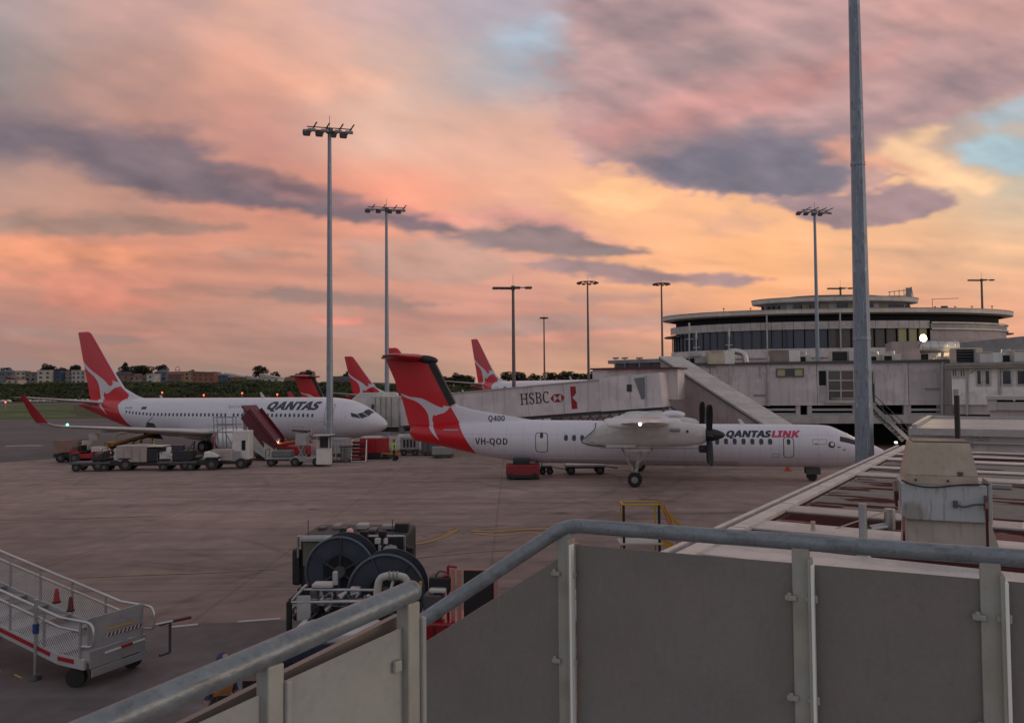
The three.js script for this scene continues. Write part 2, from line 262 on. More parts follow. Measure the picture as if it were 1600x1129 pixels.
apronT.wrapS = apronT.wrapT = THREE.MirroredRepeatWrapping;
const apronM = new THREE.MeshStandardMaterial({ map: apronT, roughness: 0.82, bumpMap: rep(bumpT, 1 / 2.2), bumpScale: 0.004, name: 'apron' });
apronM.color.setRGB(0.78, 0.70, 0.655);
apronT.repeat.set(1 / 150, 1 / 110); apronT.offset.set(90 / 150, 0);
const asphaltT = tex(1024, 1024, (u, v) => { const a = fbm(u * 6, v * 6, 5, 6), b = fbm(u * 90, v * 90, 2, 90), c = fbm(u * 3 + 4, v * 40, 3, 0); const q = 0.42 + 0.14 * (a - 0.5) + 0.07 * (b - 0.5) - 0.04 * sstep(0.55, 0.75, c); return [q, q * 0.96, q * 0.95]; });
const asphaltM = new THREE.MeshStandardMaterial({ map: rep(asphaltT, 1 / 30), roughness: 0.85, bumpMap: rep(bumpT, 1 / 1.5), bumpScale: 0.004, name: 'asphalt' }); asphaltM.color.setRGB(0.72, 0.68, 0.67);
const roadM = asphaltM.clone(); roadM.name = 'service_asphalt'; roadM.color.setRGB(0.95, 0.86, 0.84);
const grassT = tex(1024, 1024, (u, v) => { const a = fbm(u * 7, v * 7, 5, 7), b = fbm(u * 120, v * 120, 2, 120); const q = 0.75 + 0.5 * (b - 0.5) + 0.4 * (a - 0.5); return mixc([0.20 * q, 0.27 * q, 0.07 * q], [0.30 * q, 0.30 * q, 0.14 * q], sstep(0.45, 0.7, a)).map((c) => Math.pow(c, 0.8)); });
const grassM = new THREE.MeshStandardMaterial({ map: rep(grassT, 1 / 40), roughness: 0.95, name: 'grass' }); grassM.color.setRGB(1.15, 1.5, 0.9);
const earthM = new THREE.MeshStandardMaterial({ map: rep(grassT, 1 / 65), roughness: 0.95, name: 'dry_grass' }); earthM.color.setRGB(0.75, 0.60, 0.55);
struct(sheet([[-4000, 1500], [4000, 1500], [4000, -5000], [-4000, -5000]], -0.02, 'ground', earthM));
struct(sheet([[-500, 20], [-260, 20], [-40, 40], [60, -150], [-60, -172], [-500, -168]], -0.014, 'taxiway', asphaltM));
struct(sheet([[-420, -178], [-98, -178], [-128, -225], [-420, -222]], -0.016, 'near_grass', grassM));
struct(sheet([[-520, -240], [-136, -242], [-190, -338], [-560, -330]], -0.016, 'far_grass', grassM));
struct(sheet([[-900, -350], [300, -350], [300, -400], [-900, -396]], -0.015, 'runway', asphaltM));
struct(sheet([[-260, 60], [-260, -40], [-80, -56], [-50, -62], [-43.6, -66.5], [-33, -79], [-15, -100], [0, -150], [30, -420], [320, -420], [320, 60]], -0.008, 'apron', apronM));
{ const a = G(0, 986), b = G(455, 968), dx = b.x - a.x, dz = b.z - a.z, L = Math.hypot(dx, dz), ux = dx / L, uz = dz / L;   // service road with broken white edge line
  struct(sheet([[a.x - ux * 60, a.z - uz * 60], [b.x + ux * 3, b.z + uz * 3], [b.x + ux * 3 + uz * -9, b.z + uz * 3 + ux * 9], [a.x - ux * 60 - uz * 9, a.z - uz * 60 + ux * 9]], -0.004, 'service_road', roadM));
}
const paintW = mat('paintW', [0.50, 0.47, 0.45], 0.7, { scale: 1.4 }), paintY = mat('paintY', [0.34, 0.20, 0.055], 0.7, { scale: 0.9 }), paintOld = mat('paintOld', [0.26, 0.19, 0.11], 0.8, { scale: 0.9 });
function stripe(pts, w, name, material, y = 0.004) {           // painted line following ground points
  const pos = [], idx = []; const c = new THREE.CatmullRomCurve3(pts), n = Math.max(2, pts.length * 10);
  for (let i = 0; i <= n; i++) { const p = c.getPoint(i / n), t = c.getTangent(i / n); pos.push(p.x - t.z * w / 2, y, p.z + t.x * w / 2, p.x + t.z * w / 2, y, p.z - t.x * w / 2); if (i < n) { const k = i * 2; idx.push(k, k + 2, k + 1, k + 1, k + 2, k + 3); } }
  const g = new THREE.BufferGeometry(); g.setAttribute('position', new THREE.Float32BufferAttribute(pos, 3)); g.setIndex(idx); g.computeVertexNormals();
  return struct(mb().add(g).build(name, material));
}
for (const [x0, y0, x1, y1] of [[268, 979, 309, 975], [371, 971, 438, 966], [168, 987, 210, 983]]) stripe([G(x0, y0), G((x0 + x1) / 2, (y0 + y1) / 2), G(x1, y1)], 0.16, 'road_marking', paintW);
stripe([[640, 851], [668, 846], [690, 839], [706, 831], [714, 824]].map((q) => G(...q)), 0.30, 'apron_marking', paintY);
stripe([[640, 848], [672, 841], [696, 832], [716, 823]].map((q) => G(...q)), 0.10, 'apron_marking', paintOld);
stripe([[735, 829], [770, 830], [810, 827], [858, 826], [905, 830]].map((q) => G(...q)), 0.34, 'apron_marking', paintY);
stripe([[738, 833], [780, 836], [820, 832], [850, 834], [880, 842], [905, 850]].map((q) => G(...q)), 0.28, 'apron_marking', paintY);
stripe([[730, 828], [790, 826], [850, 822], [880, 826]].map((q) => G(...q)), 0.16, 'apron_marking', paintOld);
stripe([[640, 872], [720, 864], [800, 858]].map((q) => G(...q)), 0.2, 'apron_marking', paintOld);
stripe([[120, 902], [220, 898], [330, 894], [430, 888]].map((q) => G(...q)), 0.14, 'apron_marking', paintOld);
stripe([[0, 812], [120, 810], [240, 806]].map((q) => G(...q)), 0.16, 'apron_marking', paintOld);
stripe([[1090, 801], [1140, 800], [1200, 798]].map((q) => G(...q)), 0.2, 'apron_marking', paintOld);
stripe([[250, 757], [268, 755], [286, 757], [300, 755]].map((q) => G(...q)), 0.35, 'apron_marking', paintOld);
stripe([[330, 742], [520, 738], [700, 733]].map((q) => G(...q)), 0.18, 'apron_marking', paintOld, 0.003);
stripe([[8, 697], [40, 696], [66, 696]].map((q) => G(...q)), 1.1, 'taxiway_marking', paintW);

// ------------------------------------------------------------------ far embankment, bushes, houses, trees
const bankH = (x) => 6.5 + 4 * sstep(-60, -200, x) * (0.7 + 0.5 * vnoise(x / 60, 3)) - 2.5 * sstep(-120, 0, x);
{ const pos = [], idx = [], N = 120;
  for (let i = 0; i <= N; i++) { const x = -620 + i * 9; [[470, 0], [505, 0.55], [545, 0.92], [600, 1], [900, 1.35], [1500, 1.2], [1560, -0.2]].forEach(([d, k]) => pos.push(x, k * bankH(x) - 0.1, -d)); }
  for (let i = 0; i < N; i++) for (let j = 0; j < 6; j++) { const a = i * 7 + j, b = a + 7; idx.push(a, b, a + 1, b, b + 1, a + 1); }
  const g = new THREE.BufferGeometry(); g.setAttribute('position', new THREE.Float32BufferAttribute(pos, 3)); g.setIndex(idx); g.computeVertexNormals();
  struct(mb().add(g).build('embankment_hill', mat('bank', [0.04, 0.045, 0.02], 0.95, { scale: 14 })));
}
function clumpGeo(n, s, flat = 1) {                            // a tuft of leaf-sized faces
  const pos = [];
  for (let i = 0; i < n; i++) { const a = rr(0, 6.28), e = Math.acos(rr(-0.8, 1)), r = Math.cbrt(rr(0.15, 1)); const c = V(Math.cos(a) * Math.sin(e) * r, Math.cos(e) * r * flat, Math.sin(a) * Math.sin(e) * r); for (let k = 0; k < 3; k++) pos.push(c.x + rr(-s, s), c.y + rr(-s, s), c.z + rr(-s, s)); }
  const g = new THREE.BufferGeometry(); g.setAttribute('position', new THREE.Float32BufferAttribute(pos, 3)); g.computeVertexNormals(); return uvBox(g);
}
const leafM = new THREE.MeshStandardMaterial({ roughness: 0.9, side: THREE.DoubleSide, name: 'leaf' }); leafM.color.setRGB(0.055, 0.068, 0.026);
const leafDark = new THREE.MeshStandardMaterial({ roughness: 0.9, side: THREE.DoubleSide, name: 'leaf_dark' }); leafDark.color.setRGB(0.03, 0.034, 0.02);
{ const im = new THREE.InstancedMesh(clumpGeo(80, 0.34, 0.8), leafM, 6500), m = new THREE.Matrix4(), q = new THREE.Quaternion(), c = new THREE.Color();
  for (let i = 0; i < 6500; i++) { const x = rr(-560, 60), d = rr(464, 580), k = d < 505 ? (d - 470) / 35 * 0.55 : d < 545 ? 0.55 + (d - 505) / 40 * 0.37 : 0.92, s = rr(1.6, 3.6) * (0.6 + 0.7 * vnoise(x / 22, d / 14)); q.setFromAxisAngle(UP, rr(0, 6.28)); m.compose(V(x, Math.max(0, k) * bankH(x) + s * 0.3 - 0.3, -d), q, V(s * 1.2, s, s * 1.2)); im.setMatrixAt(i, m); const b = 0.55 + 0.85 * vnoise(x / 14 + 3, d / 11); c.setRGB(b * rr(0.85, 1.15), b, b * rr(0.8, 1.1)); im.setColorAt(i, c); }
  im.name = 'bush_thicket'; tag(im, 'dark green scrub covering the embankment beyond the runway', 'bushes', null, 'stuff'); im.castShadow = im.receiveShadow = true; scene.add(im);
}
const houseMats = {};
const hm = (c) => houseMats[c.join()] ??= mat('house' + Object.keys(houseMats).length, c, 0.75, { map: runT, scale: 11 });
const roofTone = { dark: [0.05, 0.045, 0.05], red: [0.16, 0.06, 0.045], pale: [0.46, 0.44, 0.42], blue: [0.06, 0.09, 0.14], sand: [0.50, 0.36, 0.22] };
function house(x0, x1, yt, yb, D, c, roof, kind, label, cat = 'house') {  // kind g gable to the side, h hipped, f flat, s mono-pitch
  const a = P(x0, yb, D), b = P(x1, yt, D), w = b.x - a.x, yTop = b.y, y0 = Math.min(a.y, yTop - 3) - 3, t = thing(cat === 'shed' ? 'industrial_shed' : cat === 'flats' ? 'apartment_block' : 'house', label, cat, [(a.x + b.x) / 2, y0, -D], rr(-0.2, 0.2), 'buildings beyond the runway'), H = yTop - y0, dep = Math.max(8, w * 0.7);
  const wallH = kind === 'f' ? H : H - Math.min(3, w * 0.22);
  mb().box(0, wallH / 2, 0, w, wallH, dep).build('wall', hm(c), t);
  const r = mb(), o = 0.5;
  if (kind === 'f') r.box(0, wallH + 0.25, 0, w + 0.6, 0.5, dep + 0.6);
  else if (kind === 'h') r.add(new THREE.ConeGeometry(0.72, H - wallH + 0.4, 4).rotateY(Math.PI / 4).scale(w + o * 2, 1, dep + o * 2).translate(0, (H + wallH) / 2 + 0.15, 0));
  else if (kind === 's') r.prism([[-w / 2 - o, wallH + 0.02], [w / 2 + o, wallH + 0.02], [-w / 2 - o, H + 0.4]], dep + 1, -dep / 2 - 0.5);
  else r.add(new THREE.ExtrudeGeometry(new THREE.Shape([[-dep / 2 - o, 0], [dep / 2 + o, 0], [0, H - wallH + 0.3]].map((q) => new THREE.Vector2(...q))), { depth: w + 1, bevelEnabled: false }).translate(0, 0, -w / 2 - 0.5).rotateY(Math.PI / 2).translate(0, wallH + 0.02, 0));
  r.build('roof', hm(roofTone[roof]), t);
  const n = Math.max(1, Math.round(w / 4.5)), rows = Math.max(1, Math.round((wallH - 3) / 3.6));
  for (let j = 0; j < rows; j++) for (let i = 0; i < n; i++) { const x = -w / 2 + (i + 0.5) * w / n, y = wallH - 1.8 - j * 3.2; mb().box(x, y, dep / 2 + 0.06, Math.min(1.8, w / n * 0.55), 1.5, 0.16).build('window', M.glass, t); }
  return t;
}
const HS = [
  [-34, -6, 579, 600, 610, [0.20, 0.17, 0.16], 'dark', 'g', 'brown house with dark gable roof at the far left edge'], [4, 25, 577, 592, 640, [0.16, 0.20, 0.24], 'blue', 'h', 'blue grey house with hipped roof behind the red based shed'],
  [15, 36, 588, 600, 585, [0.55, 0.50, 0.46], 'red', 's', 'low white and red shed in front of the blue grey house', 'shed'], [28, 43, 580, 596, 620, [0.50, 0.46, 0.40], 'pale', 'f', 'narrow cream flat roofed block beside the blue grey house', 'flats'],
  [43, 60, 582, 600, 600, [0.26, 0.24, 0.22], 'dark', 'f', 'grey tan flat block left of the cream block', 'flats'], [62, 82, 579, 600, 590, [0.52, 0.49, 0.42], 'pale', 'f', 'large cream block under the spreading tree', 'flats'],
  [83, 100, 579, 599, 595, [0.07, 0.11, 0.22], 'dark', 'f', 'blue clad block between two cream blocks', 'flats'], [100, 116, 580, 599, 600, [0.36, 0.30, 0.27], 'dark', 'f', 'tan block right of the blue block', 'flats'], [116, 140, 579, 601, 590, [0.52, 0.48, 0.43], 'pale', 'f', 'cream block partly behind the big red tail', 'flats'],
  [184, 204, 581, 600, 600, [0.24, 0.14, 0.12], 'dark', 'g', 'red brown house below the pointed dark tree', 'house'], [204, 220, 584, 600, 605, [0.34, 0.30, 0.27], 'red', 'g', 'tan house with red roof beside the pointed tree', 'house'], [220, 234, 586, 600, 590, [0.28, 0.18, 0.15], 'dark', 'h', 'small brown house with hipped roof', 'house'],
  [233, 246, 585, 599, 588, [0.56, 0.55, 0.52], 'pale', 'f', 'small white block left of the blue house', 'flats'], [244, 264, 577, 599, 610, [0.14, 0.19, 0.25], 'blue', 'h', 'blue house with hipped roof and chimney shape', 'house'], [264, 284, 581, 600, 595, [0.20, 0.12, 0.10], 'red', 'g', 'dark red house beside the frame tower', 'house'],
  [276, 314, 581, 592, 640, [0.42, 0.28, 0.18], 'sand', 'f', 'long sandy building with yellowish roof line', 'shed'], [305, 340, 582, 600, 585, [0.30, 0.13, 0.09], 'red', 'f', 'terracotta shed left of the blue shed', 'shed'],
  [336, 358, 581, 599, 590, [0.06, 0.10, 0.22], 'pale', 's', 'blue shed with pale sloping roof', 'shed'], [356, 388, 583, 600, 592, [0.28, 0.12, 0.09], 'pale', 's', 'brick red shed with pale sloping roof', 'shed'], [386, 412, 587, 600, 594, [0.06, 0.10, 0.20], 'pale', 's', 'low blue shed at the end of the sloping roof row', 'shed'],
  [410, 440, 584, 600, 588, [0.60, 0.58, 0.54], 'pale', 's', 'white warehouse with sloping roof right of the blue sheds', 'shed'], [446, 470, 589, 600, 600, [0.22, 0.15, 0.14], 'red', 'g', 'low brown house behind the small red tail', 'house'], [520, 548, 588, 600, 610, [0.18, 0.15, 0.14], 'dark', 'g', 'low dark house right of the near light mast', 'house'],
];
for (const h of HS) house(h[0], h[1], h[2], h[3], h[4], h[5], h[6], h[7], h[8], h[9]);
{ const p = P(277, 600, 600), q = P(277, 565, 600), t = thing('frame_tower', 'thin arched frame tower rising above the far houses', 'tower', [p.x, p.y, p.z], 0); const h = q.y - p.y;
  for (const s of [-1, 1]) mb().bar([s * 2, 0, 0], [s * 1.6, h * 0.7, 0], 0.3).build('leg', M.offwhite, t);
  mb().torus(0, h * 0.7, 0, 1.6, 0.3).build('arch', M.offwhite, t); mb().box(0, h * 0.45, 0, 3.2, 0.4, 0.4).build('cross_bar', M.offwhite, t); }
const tuft = [clumpGeo(260, 0.24), clumpGeo(260, 0.22), clumpGeo(280, 0.23)];
function tree(px, yt, yb, w, D, label, shape = 'round', material = leafDark) {
  const b = P(px, yb, D), tp = P(px, yt, D), h = tp.y - b.y, W = w * D / FOC, t = thing('distant_tree', label, 'tree', [b.x, b.y - 6, b.z], rr(0, 6), 'trees on the far skyline');
  const tr = mb().bar([0, 0, 0], [0.2, 6 + h * 0.5, 0], W * 0.05, 6, W * 0.025); for (let i = 0; i < 4; i++) tr.bar([0.1, 6 + h * (0.15 + i * 0.08), 0], [Math.cos(i * 2) * W * 0.3, 6 + h * (0.5 + i * 0.08), Math.sin(i * 2) * W * 0.3], W * 0.02, 5, W * 0.01);
  tr.build('trunk', mat('bark', [0.05, 0.04, 0.035], 0.9), t);
  const cr = mb(), n = 26;
  for (let i = 0; i < n; i++) { const f = i / (n - 1), a = i * 2.4, k = shape === 'cone' ? (1 - f) * 0.45 : Math.sqrt(Math.max(0.05, 1 - (f * 1.7 - 0.8) ** 2)) * 0.36; const g = tuft[i % 3].clone(); const s = W * (shape === 'cone' ? 0.12 + 0.16 * (1 - f) : rr(0.08, 0.23)); g.scale(s * rr(0.8, 1.5), s * rr(0.6, 1.0), s); g.rotateY(a); g.translate(Math.cos(a) * k * W * rr(0.4, 1.35), 6 + h * (0.10 + 0.84 * f) + rr(-0.08, 0.08) * h, Math.sin(a) * k * W * rr(0.4, 1.35)); cr.add(g); }
  cr.build('crown', material, t);
}
tree(195, 565, 592, 22, 605, 'pointed dark conifer above the red brown house', 'cone'); tree(220, 573, 590, 34, 620, 'broad dark tree right of the pointed conifer'); tree(75, 571, 584, 24, 640, 'spreading brown tree above the cream block', 'round', leafDark); tree(96, 576, 584, 14, 630, 'small tree over the blue clad block'); tree(117, 572, 584, 20, 630, 'dark tree left of the big red tail'); tree(252, 571, 584, 18, 640, 'bushy tree behind the blue house');
tree(405, 573, 590, 22, 640, 'dark round tree above the white warehouse'); tree(478, 580, 600, 30, 640, 'dark tree behind the small red tail'); tree(548, 586, 602, 34, 640, 'low tree between the light mast and the red tail'); tree(300, 578, 590, 12, 650, 'small tree above the sandy building'); tree(10, 575, 588, 18, 650, 'tree behind the blue grey house'); tree(430, 581, 592, 14, 650, 'small tree right of the warehouse roof');
for (let i = 0; i < 14; i++) { const px = [655, 676, 697, 716, 732, 792, 812, 834, 862, 884, 893, 905, 922, 932][i]; tree(px, [592, 588, 589, 586, 587, 583, 585, 586, 584, 583, 582, 585, 583, 585][i], 604, 26, 560 + (i % 3) * 30, ['low dark tree left of the far red tail', 'dark tree second along the low ridge', 'dark tree third along the low ridge', 'rounded tree near the far red tail', 'tree touching the far red tail', 'tree just right of the far red tail', 'tree behind the centre mast', 'low tree right of the centre mast', 'tree beneath the smallest mast', 'taller tree left of the right hand mast', 'rounded tree left of the right hand mast', 'dark tree beside the right hand mast', 'tree beyond the right hand mast foot', 'last tree before the far terminal'][i]); }
// cars parked at the foot of the embankment
function carProto() {
  const t = thing('parked_car', 'x', 'car');
  mb().prism([[-2.1, 0.3], [2.1, 0.3], [2.15, 0.75], [1.3, 0.95], [0.7, 1.42], [-1.2, 1.45], [-1.9, 1.0], [-2.15, 0.85]], 1.7, -0.85, 0.04).build('body', M.white, t);
  mb().prism([[0.95, 0.98], [0.6, 1.34], [-1.1, 1.36], [-1.6, 1.02]], 1.8, -0.9).build('window_band', M.glass, t);
  for (const [x, z] of [[1.35, 0.8], [1.35, -0.8], [-1.3, 0.8], [-1.3, -0.8]]) mb().cyl(x, 0.32, z, 0.32, 0.32, 0.22, 12, Math.PI / 2).build('wheel', M.rubber, t);
  return t;
}
{ const c0 = carProto(), spots2 = [[2, 626], [12, 626], [44, 624], [58, 625], [66, 625], [75, 626], [86, 624], [96, 624], [110, 627], [116, 627], [128, 626], [135, 625]];
  spots2.forEach(([px, py], i) => { const p = P(px, 620, 448).setY(0), l = ['pale car farthest left at the foot of the embankment', 'car second from the left below the bushes', 'white car left of the red winglet', 'car just right of the red winglet tip', 'car third right of the winglet', 'pale car in the middle of the parked row', 'car left of the white van gap', 'white car in the middle of the row', 'car left of the big red tail', 'car next to the one by the red tail', 'car beside the big red tail', 'car half behind the big red tail'][i]; const c = i ? copy(c0, l, p, rr(-0.5, 0.5)) : c0; c.position.copy(p); c.userData = { label: l, category: 'car', group: 'cars parked below the far embankment' }; }); }
// red obstruction lights along the runway edge
for (const [i, [px, py]] of [[253, 613], [318, 617], [378, 614], [433, 616], [8, 628]].entries()) { const D = 250, p = P(px, py, D), t = thing('runway_light', ['red light above the rear of the near jet fuselage', 'red light second along the fuselage top', 'red light above the maroon canopy', 'red light left of the small red tail', 'red light at the far left grass edge'][i], 'light', [p.x, 0, p.z], 0, 'red runway lights'); mb().cyl(0, p.y / 2 - 0.2, 0, 0.06, 0.05, p.y - 0.3, 8).build('post', M.grey, t); const gb = new THREE.SphereGeometry(0.27, 12, 8); gb.translate(0, p.y, 0); mb().add(gb).build('lamp_globe', M.glowRed, t); const l = new THREE.PointLight(new THREE.Color().setRGB(1, 0.1, 0.05), 6, 40); l.position.set(0, p.y, 0.6); t.add(l); }

// ------------------------------------------------------------------ facades
class Facade {                                                 // a building whose front runs from pixel column a at depth Da to column b at depth Db
  constructor(a, Da, b, Db, name, label, cat) { const A = PX(a, Da), B = PX(b, Db); this.th = Math.atan2(-(B.z - A.z), B.x - A.x); this.A = A; this.L = A.distanceTo(B); this.n = V(Math.sin(this.th), 0, Math.cos(this.th)); this.t = thing(name, label, cat, A, this.th); }
  at(px, py, out = 0) { const r = ray(px, py), o = this.A.clone().addScaledVector(this.n, out), k = o.clone().sub(camera.position).dot(this.n) / r.dot(this.n), p = r.multiplyScalar(k).add(camera.position).sub(this.A); return [p.x * Math.cos(this.th) - p.z * Math.sin(this.th), p.y]; }
  rect(x0, y0, x1, y1, z, d, b = mb()) { const p = this.at(x0, (y0 + y1) / 2, z), q = this.at(x1, (y0 + y1) / 2, z), yt = this.at((x0 + x1) / 2, y0, z)[1], yb = this.at((x0 + x1) / 2, y1, z)[1]; return b.box((p[0] + q[0]) / 2, (yt + yb) / 2, z - d / 2, q[0] - p[0], yt - yb, d); }
  part(name, m, x0, y0, x1, y1, z, d) { return this.rect(x0, y0, x1, y1, z, d).build(name, m, this.t); }
  window(x0, y0, x1, y1, glass, frame, cols = 1, rows = 1, fw = 0.1) {
    const p = this.at(x0, y1), q = this.at(x1, y0), w = q[0] - p[0], h = q[1] - p[1], cx = (p[0] + q[0]) / 2, cy = (p[1] + q[1]) / 2, f = mb();
    f.box(cx, cy + h / 2, 0.05, w + fw, fw, 0.16).box(cx, cy - h / 2, 0.06, w + fw, fw, 0.2).box(cx - w / 2, cy, 0.05, fw, h - fw, 0.16).box(cx + w / 2, cy, 0.05, fw, h - fw, 0.16);
    for (let i = 1; i < cols; i++) f.box(cx - w / 2 + w * i / cols, cy, 0.045, fw * 0.8, h - fw, 0.12); for (let j = 1; j < rows; j++) f.box(cx, cy - h / 2 + h * j / rows, 0.04, w - fw, fw * 0.8, 0.11);
    const fr = f.build('window', frame, this.t);
    for (let i = 0; i < cols; i++) for (let j = 0; j < rows; j++) mb().box(cx - w / 2 + w * (i + 0.5) / cols, cy - h / 2 + h * (j + 0.5) / rows, 0.012, w / cols - 0.01, h / rows - 0.01, 0.04).build('pane', typeof glass === 'function' ? glass(i, j) : glass, fr);
  }
}
// the grey pier behind the turboprop
{ const F = new Facade(1060, 77, 1492, 72, 'pier_building', 'long grey pier building with openings below, behind the turboprop', 'building'), L = F.L, yR = F.at(1280, 568)[1], yW = F.at(1280, 633)[1], yS0 = F.at(1280, 648)[1], yS1 = F.at(1280, 661)[1];
  const dv = F.at(1350, 600)[0];
  const cuts = [0, F.at(1110, 600)[0], F.at(1200, 600)[0], F.at(1277, 600)[0], F.at(1350, 600)[0], F.at(1420, 600)[0], L];
  for (let i = 0; i + 1 < cuts.length; i++) { const w = cuts[i + 1] - cuts[i]; mb().box(cuts[i] + w / 2, (yR + yW) / 2, -6, w - 0.05, yR - yW, 12).build('wall_panel', i === 5 ? mat('wallShade', [0.56, 0.525, 0.55], 0.7, { map: runT, scale: 7 }) : M.wallGrey, F.t); }
  mb().box(L / 2, yR + 0.12, -5.9, L + 0.3, 0.22, 12.5).build('roof_edge', M.darkgrey, F.t);
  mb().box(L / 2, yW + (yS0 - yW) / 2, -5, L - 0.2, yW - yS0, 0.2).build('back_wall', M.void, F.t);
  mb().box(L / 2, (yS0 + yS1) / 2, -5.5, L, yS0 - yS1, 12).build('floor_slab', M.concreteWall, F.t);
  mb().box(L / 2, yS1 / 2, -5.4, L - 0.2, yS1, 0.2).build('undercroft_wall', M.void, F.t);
  for (const [a, b] of [[1128, 1139], [1244, 1251], [1262, 1269], [1333, 1341], [1413, 1424], [1476, 1490]]) F.part('column', M.concreteWall, a, 632.5, b, 648.5, -0.1, 0.5);
  for (const [a, b] of [[1139, 1244], [1269, 1333], [1424, 1476]]) { F.part('rail_beam', M.lightgrey, a, 638, b, 641.5, -0.2, 0.25); F.part('rail_beam', M.lightgrey, a, 645, b, 648.4, -0.22, 0.25); }
  for (const x of [1180, 1275, 1420]) F.part('undercroft_column', M.concreteWall, x, 661, x + 7, 704, -0.8, 0.5);
  F.window(1214, 576, 1255, 588, (i) => i === 1 ? M.glass : M.glowRoom, M.darkgrey, 3, 1);
  F.window(1294, 578, 1334, 626, (i, j) => mat('bay' + i + j, [0.10 + 0.02 * i, 0.085, 0.075], 0.12, { map: null }), M.offwhite, 2, 3, 0.14);
  F.part('bay_sill', M.offwhite, 1290, 627, 1337, 629.5, 0.35, 0.5); F.part('door', M.void, 1280, 579, 1291, 602, 0.03, 0.1); F.part('door_panel', M.lightgrey, 1280, 603, 1291, 628, 0.05, 0.1);
  F.part('side_glazing', M.glass, 1358, 584, 1367, 628, 0.05, 0.1); F.part('awning', M.offwhite, 1340, 577, 1368, 580, 0.5, 0.6);
  const pipe = (x, y0, y1, r) => { const a = F.at(x, y0), b = F.at(x, y1); mb().bar([a[0], a[1], 0.14], [b[0], b[1], 0.14], r).build('drain_pipe', M.lightgrey, F.t); };
  pipe(1200, 556, 634, 0.13); pipe(1472, 549, 650, 0.14); pipe(1188, 572, 590, 0.07);
  for (const [a, b, y] of [[1178, 1196, 616], [1446, 1470, 606], [1102, 1118, 572]]) F.part('conduit', M.grey, a, y, b, y + 2, 0.12, 0.12);
  for (const [x, y0, y1] of [[1077, 514, 572], [1088, 527, 552], [1139, 523, 600]]) { const a = F.at(x, y0), b = F.at(x, y1); mb().bar([a[0], a[1], 0.3], [b[0], b[1], 0.3], 0.05).build('antenna_pole', M.lightgrey, F.t); mb().cyl(a[0], a[1] + 0.2, 0.3, 0.09, 0.09, 0.8, 8).box(a[0], a[1] - 1.0, 0.3, 0.7, 0.06, 0.06).build('antenna', M.offwhite, F.t); }
}
// steel stairs up to the pier
{ const t = thing('steel_stairs', 'grey steel stairs climbing to the pier right of the tall mast', 'stairs', [0, 0, 0]);
  const a = P(1352, 622, 68), b = P(1424, 690, 66.5), n = 14, w = 1.3;
  for (const k of [0, 1]) { const o = V(0, 0, -k * w); mb().beam(a.clone().add(o), b.clone().add(o), 0.08, 0.32).build('stringer', M.grey, t); mb().bar(a.clone().add(o).add(V(0, 1.05, 0)), b.clone().add(o).add(V(0, 1.05, 0)), 0.035).build('handrail', M.darksteel, t); mb().bar(a.clone().add(o).add(V(0, 0.55, 0)), b.clone().add(o).add(V(0, 0.55, 0)), 0.025).build('mid_rail', M.darksteel, t); for (let i = 0; i <= 5; i++) { const p = a.clone().lerp(b, i / 5).add(o); mb().bar(p, p.clone().add(V(0, 1.05, 0)), 0.03).build('baluster', M.darksteel, t); } }
  for (let i = 0; i < n; i++) { const p = a.clone().lerp(b, (i + 0.5) / n); mb().box(p.x, p.y + 0.1, p.z - w / 2, 0.3, 0.04, w - 0.1).build('tread', M.darksteel, t); }
  mb().box(a.x - 1.2, a.y, a.z - w / 2, 2.4, 0.12, w).build('landing', M.grey, t); mb().bar([b.x, 0, b.z - w / 2], b.clone().add(V(0, 0, -w / 2)), 0.09).build('post', M.grey, t);
}
{ const p = P(1401, 691, 66), t = thing('wall_lamp', 'small bright lamp under the pier beside the stairs', 'lamp', p); mb().box(0, 0, -0.12, 0.3, 0.2, 0.16).build('housing', M.darkgrey, t); const g = new THREE.SphereGeometry(0.07, 10, 8); mb().add(g).build('bulb', M.glowWhite, t); const l = new THREE.PointLight(new THREE.Color().setRGB(1, 0.9, 0.7), 3, 30); l.position.set(0, 0, 0.25); t.add(l); }
// white gate building at the right
{ const F = new Facade(1488, 70, 1700, 64, 'gate_building', 'white two storey building with tall dark windows at the right edge', 'building'), L = F.L, yT = F.at(1500, 572)[1], yB = F.at(1500, 632)[1], yC = F.at(1500, 647)[1];
  mb().box(L / 2, (yT + yB) / 2, -4, L, yT - yB, 8).build('wall', M.wallWhite, F.t); mb().box(L / 2, (yB + yC) / 2, -4.2, L - 0.2, yB - yC, 8).build('lower_wall', M.concreteWall, F.t); mb().box(L / 2, yC / 2, -5, L - 0.4, yC, 6).build('base_wall', M.darkgrey, F.t);
  mb().box(L / 2, yT + 0.14, -3.7, L + 0.8, 0.26, 9).build('roof', M.grey, F.t); const gy = yT - 0.08; mb().bar([-0.4, gy, 0.5], [L + 0.4, gy, 0.5], 0.14).build('gutter', M.cream, F.t);
  for (const x of [1525, 1574, 1620]) { const u = F.at(x, 572)[0]; mb().bar([u, gy - 0.05, 0.5], [u - 0.35, gy - 0.5, 0.1], 0.07).build('gutter_elbow', M.cream, F.t); }
  for (const x of [1512, 1562, 1610]) { const a = F.at(x, 576), b = F.at(x, 648); mb().bar([a[0], a[1], 0.12], [b[0], b[1], 0.12], 0.09).build('drain_pipe', M.lightgrey, F.t); }
  for (const [a, b, c, d, n] of [[1488.5, 576, 1496, 588.5, 2], [1501, 576, 1509, 588.5, 2], [1527, 578, 1534, 601, 1], [1540, 578, 1547.5, 601, 1], [1567, 578, 1581, 601, 1], [1590, 578, 1604, 601, 1], [1616, 578, 1630, 601, 1]]) F.window(a, c - (c - b), c, d, M.glass, M.offwhite, n, 1, 0.12);
}
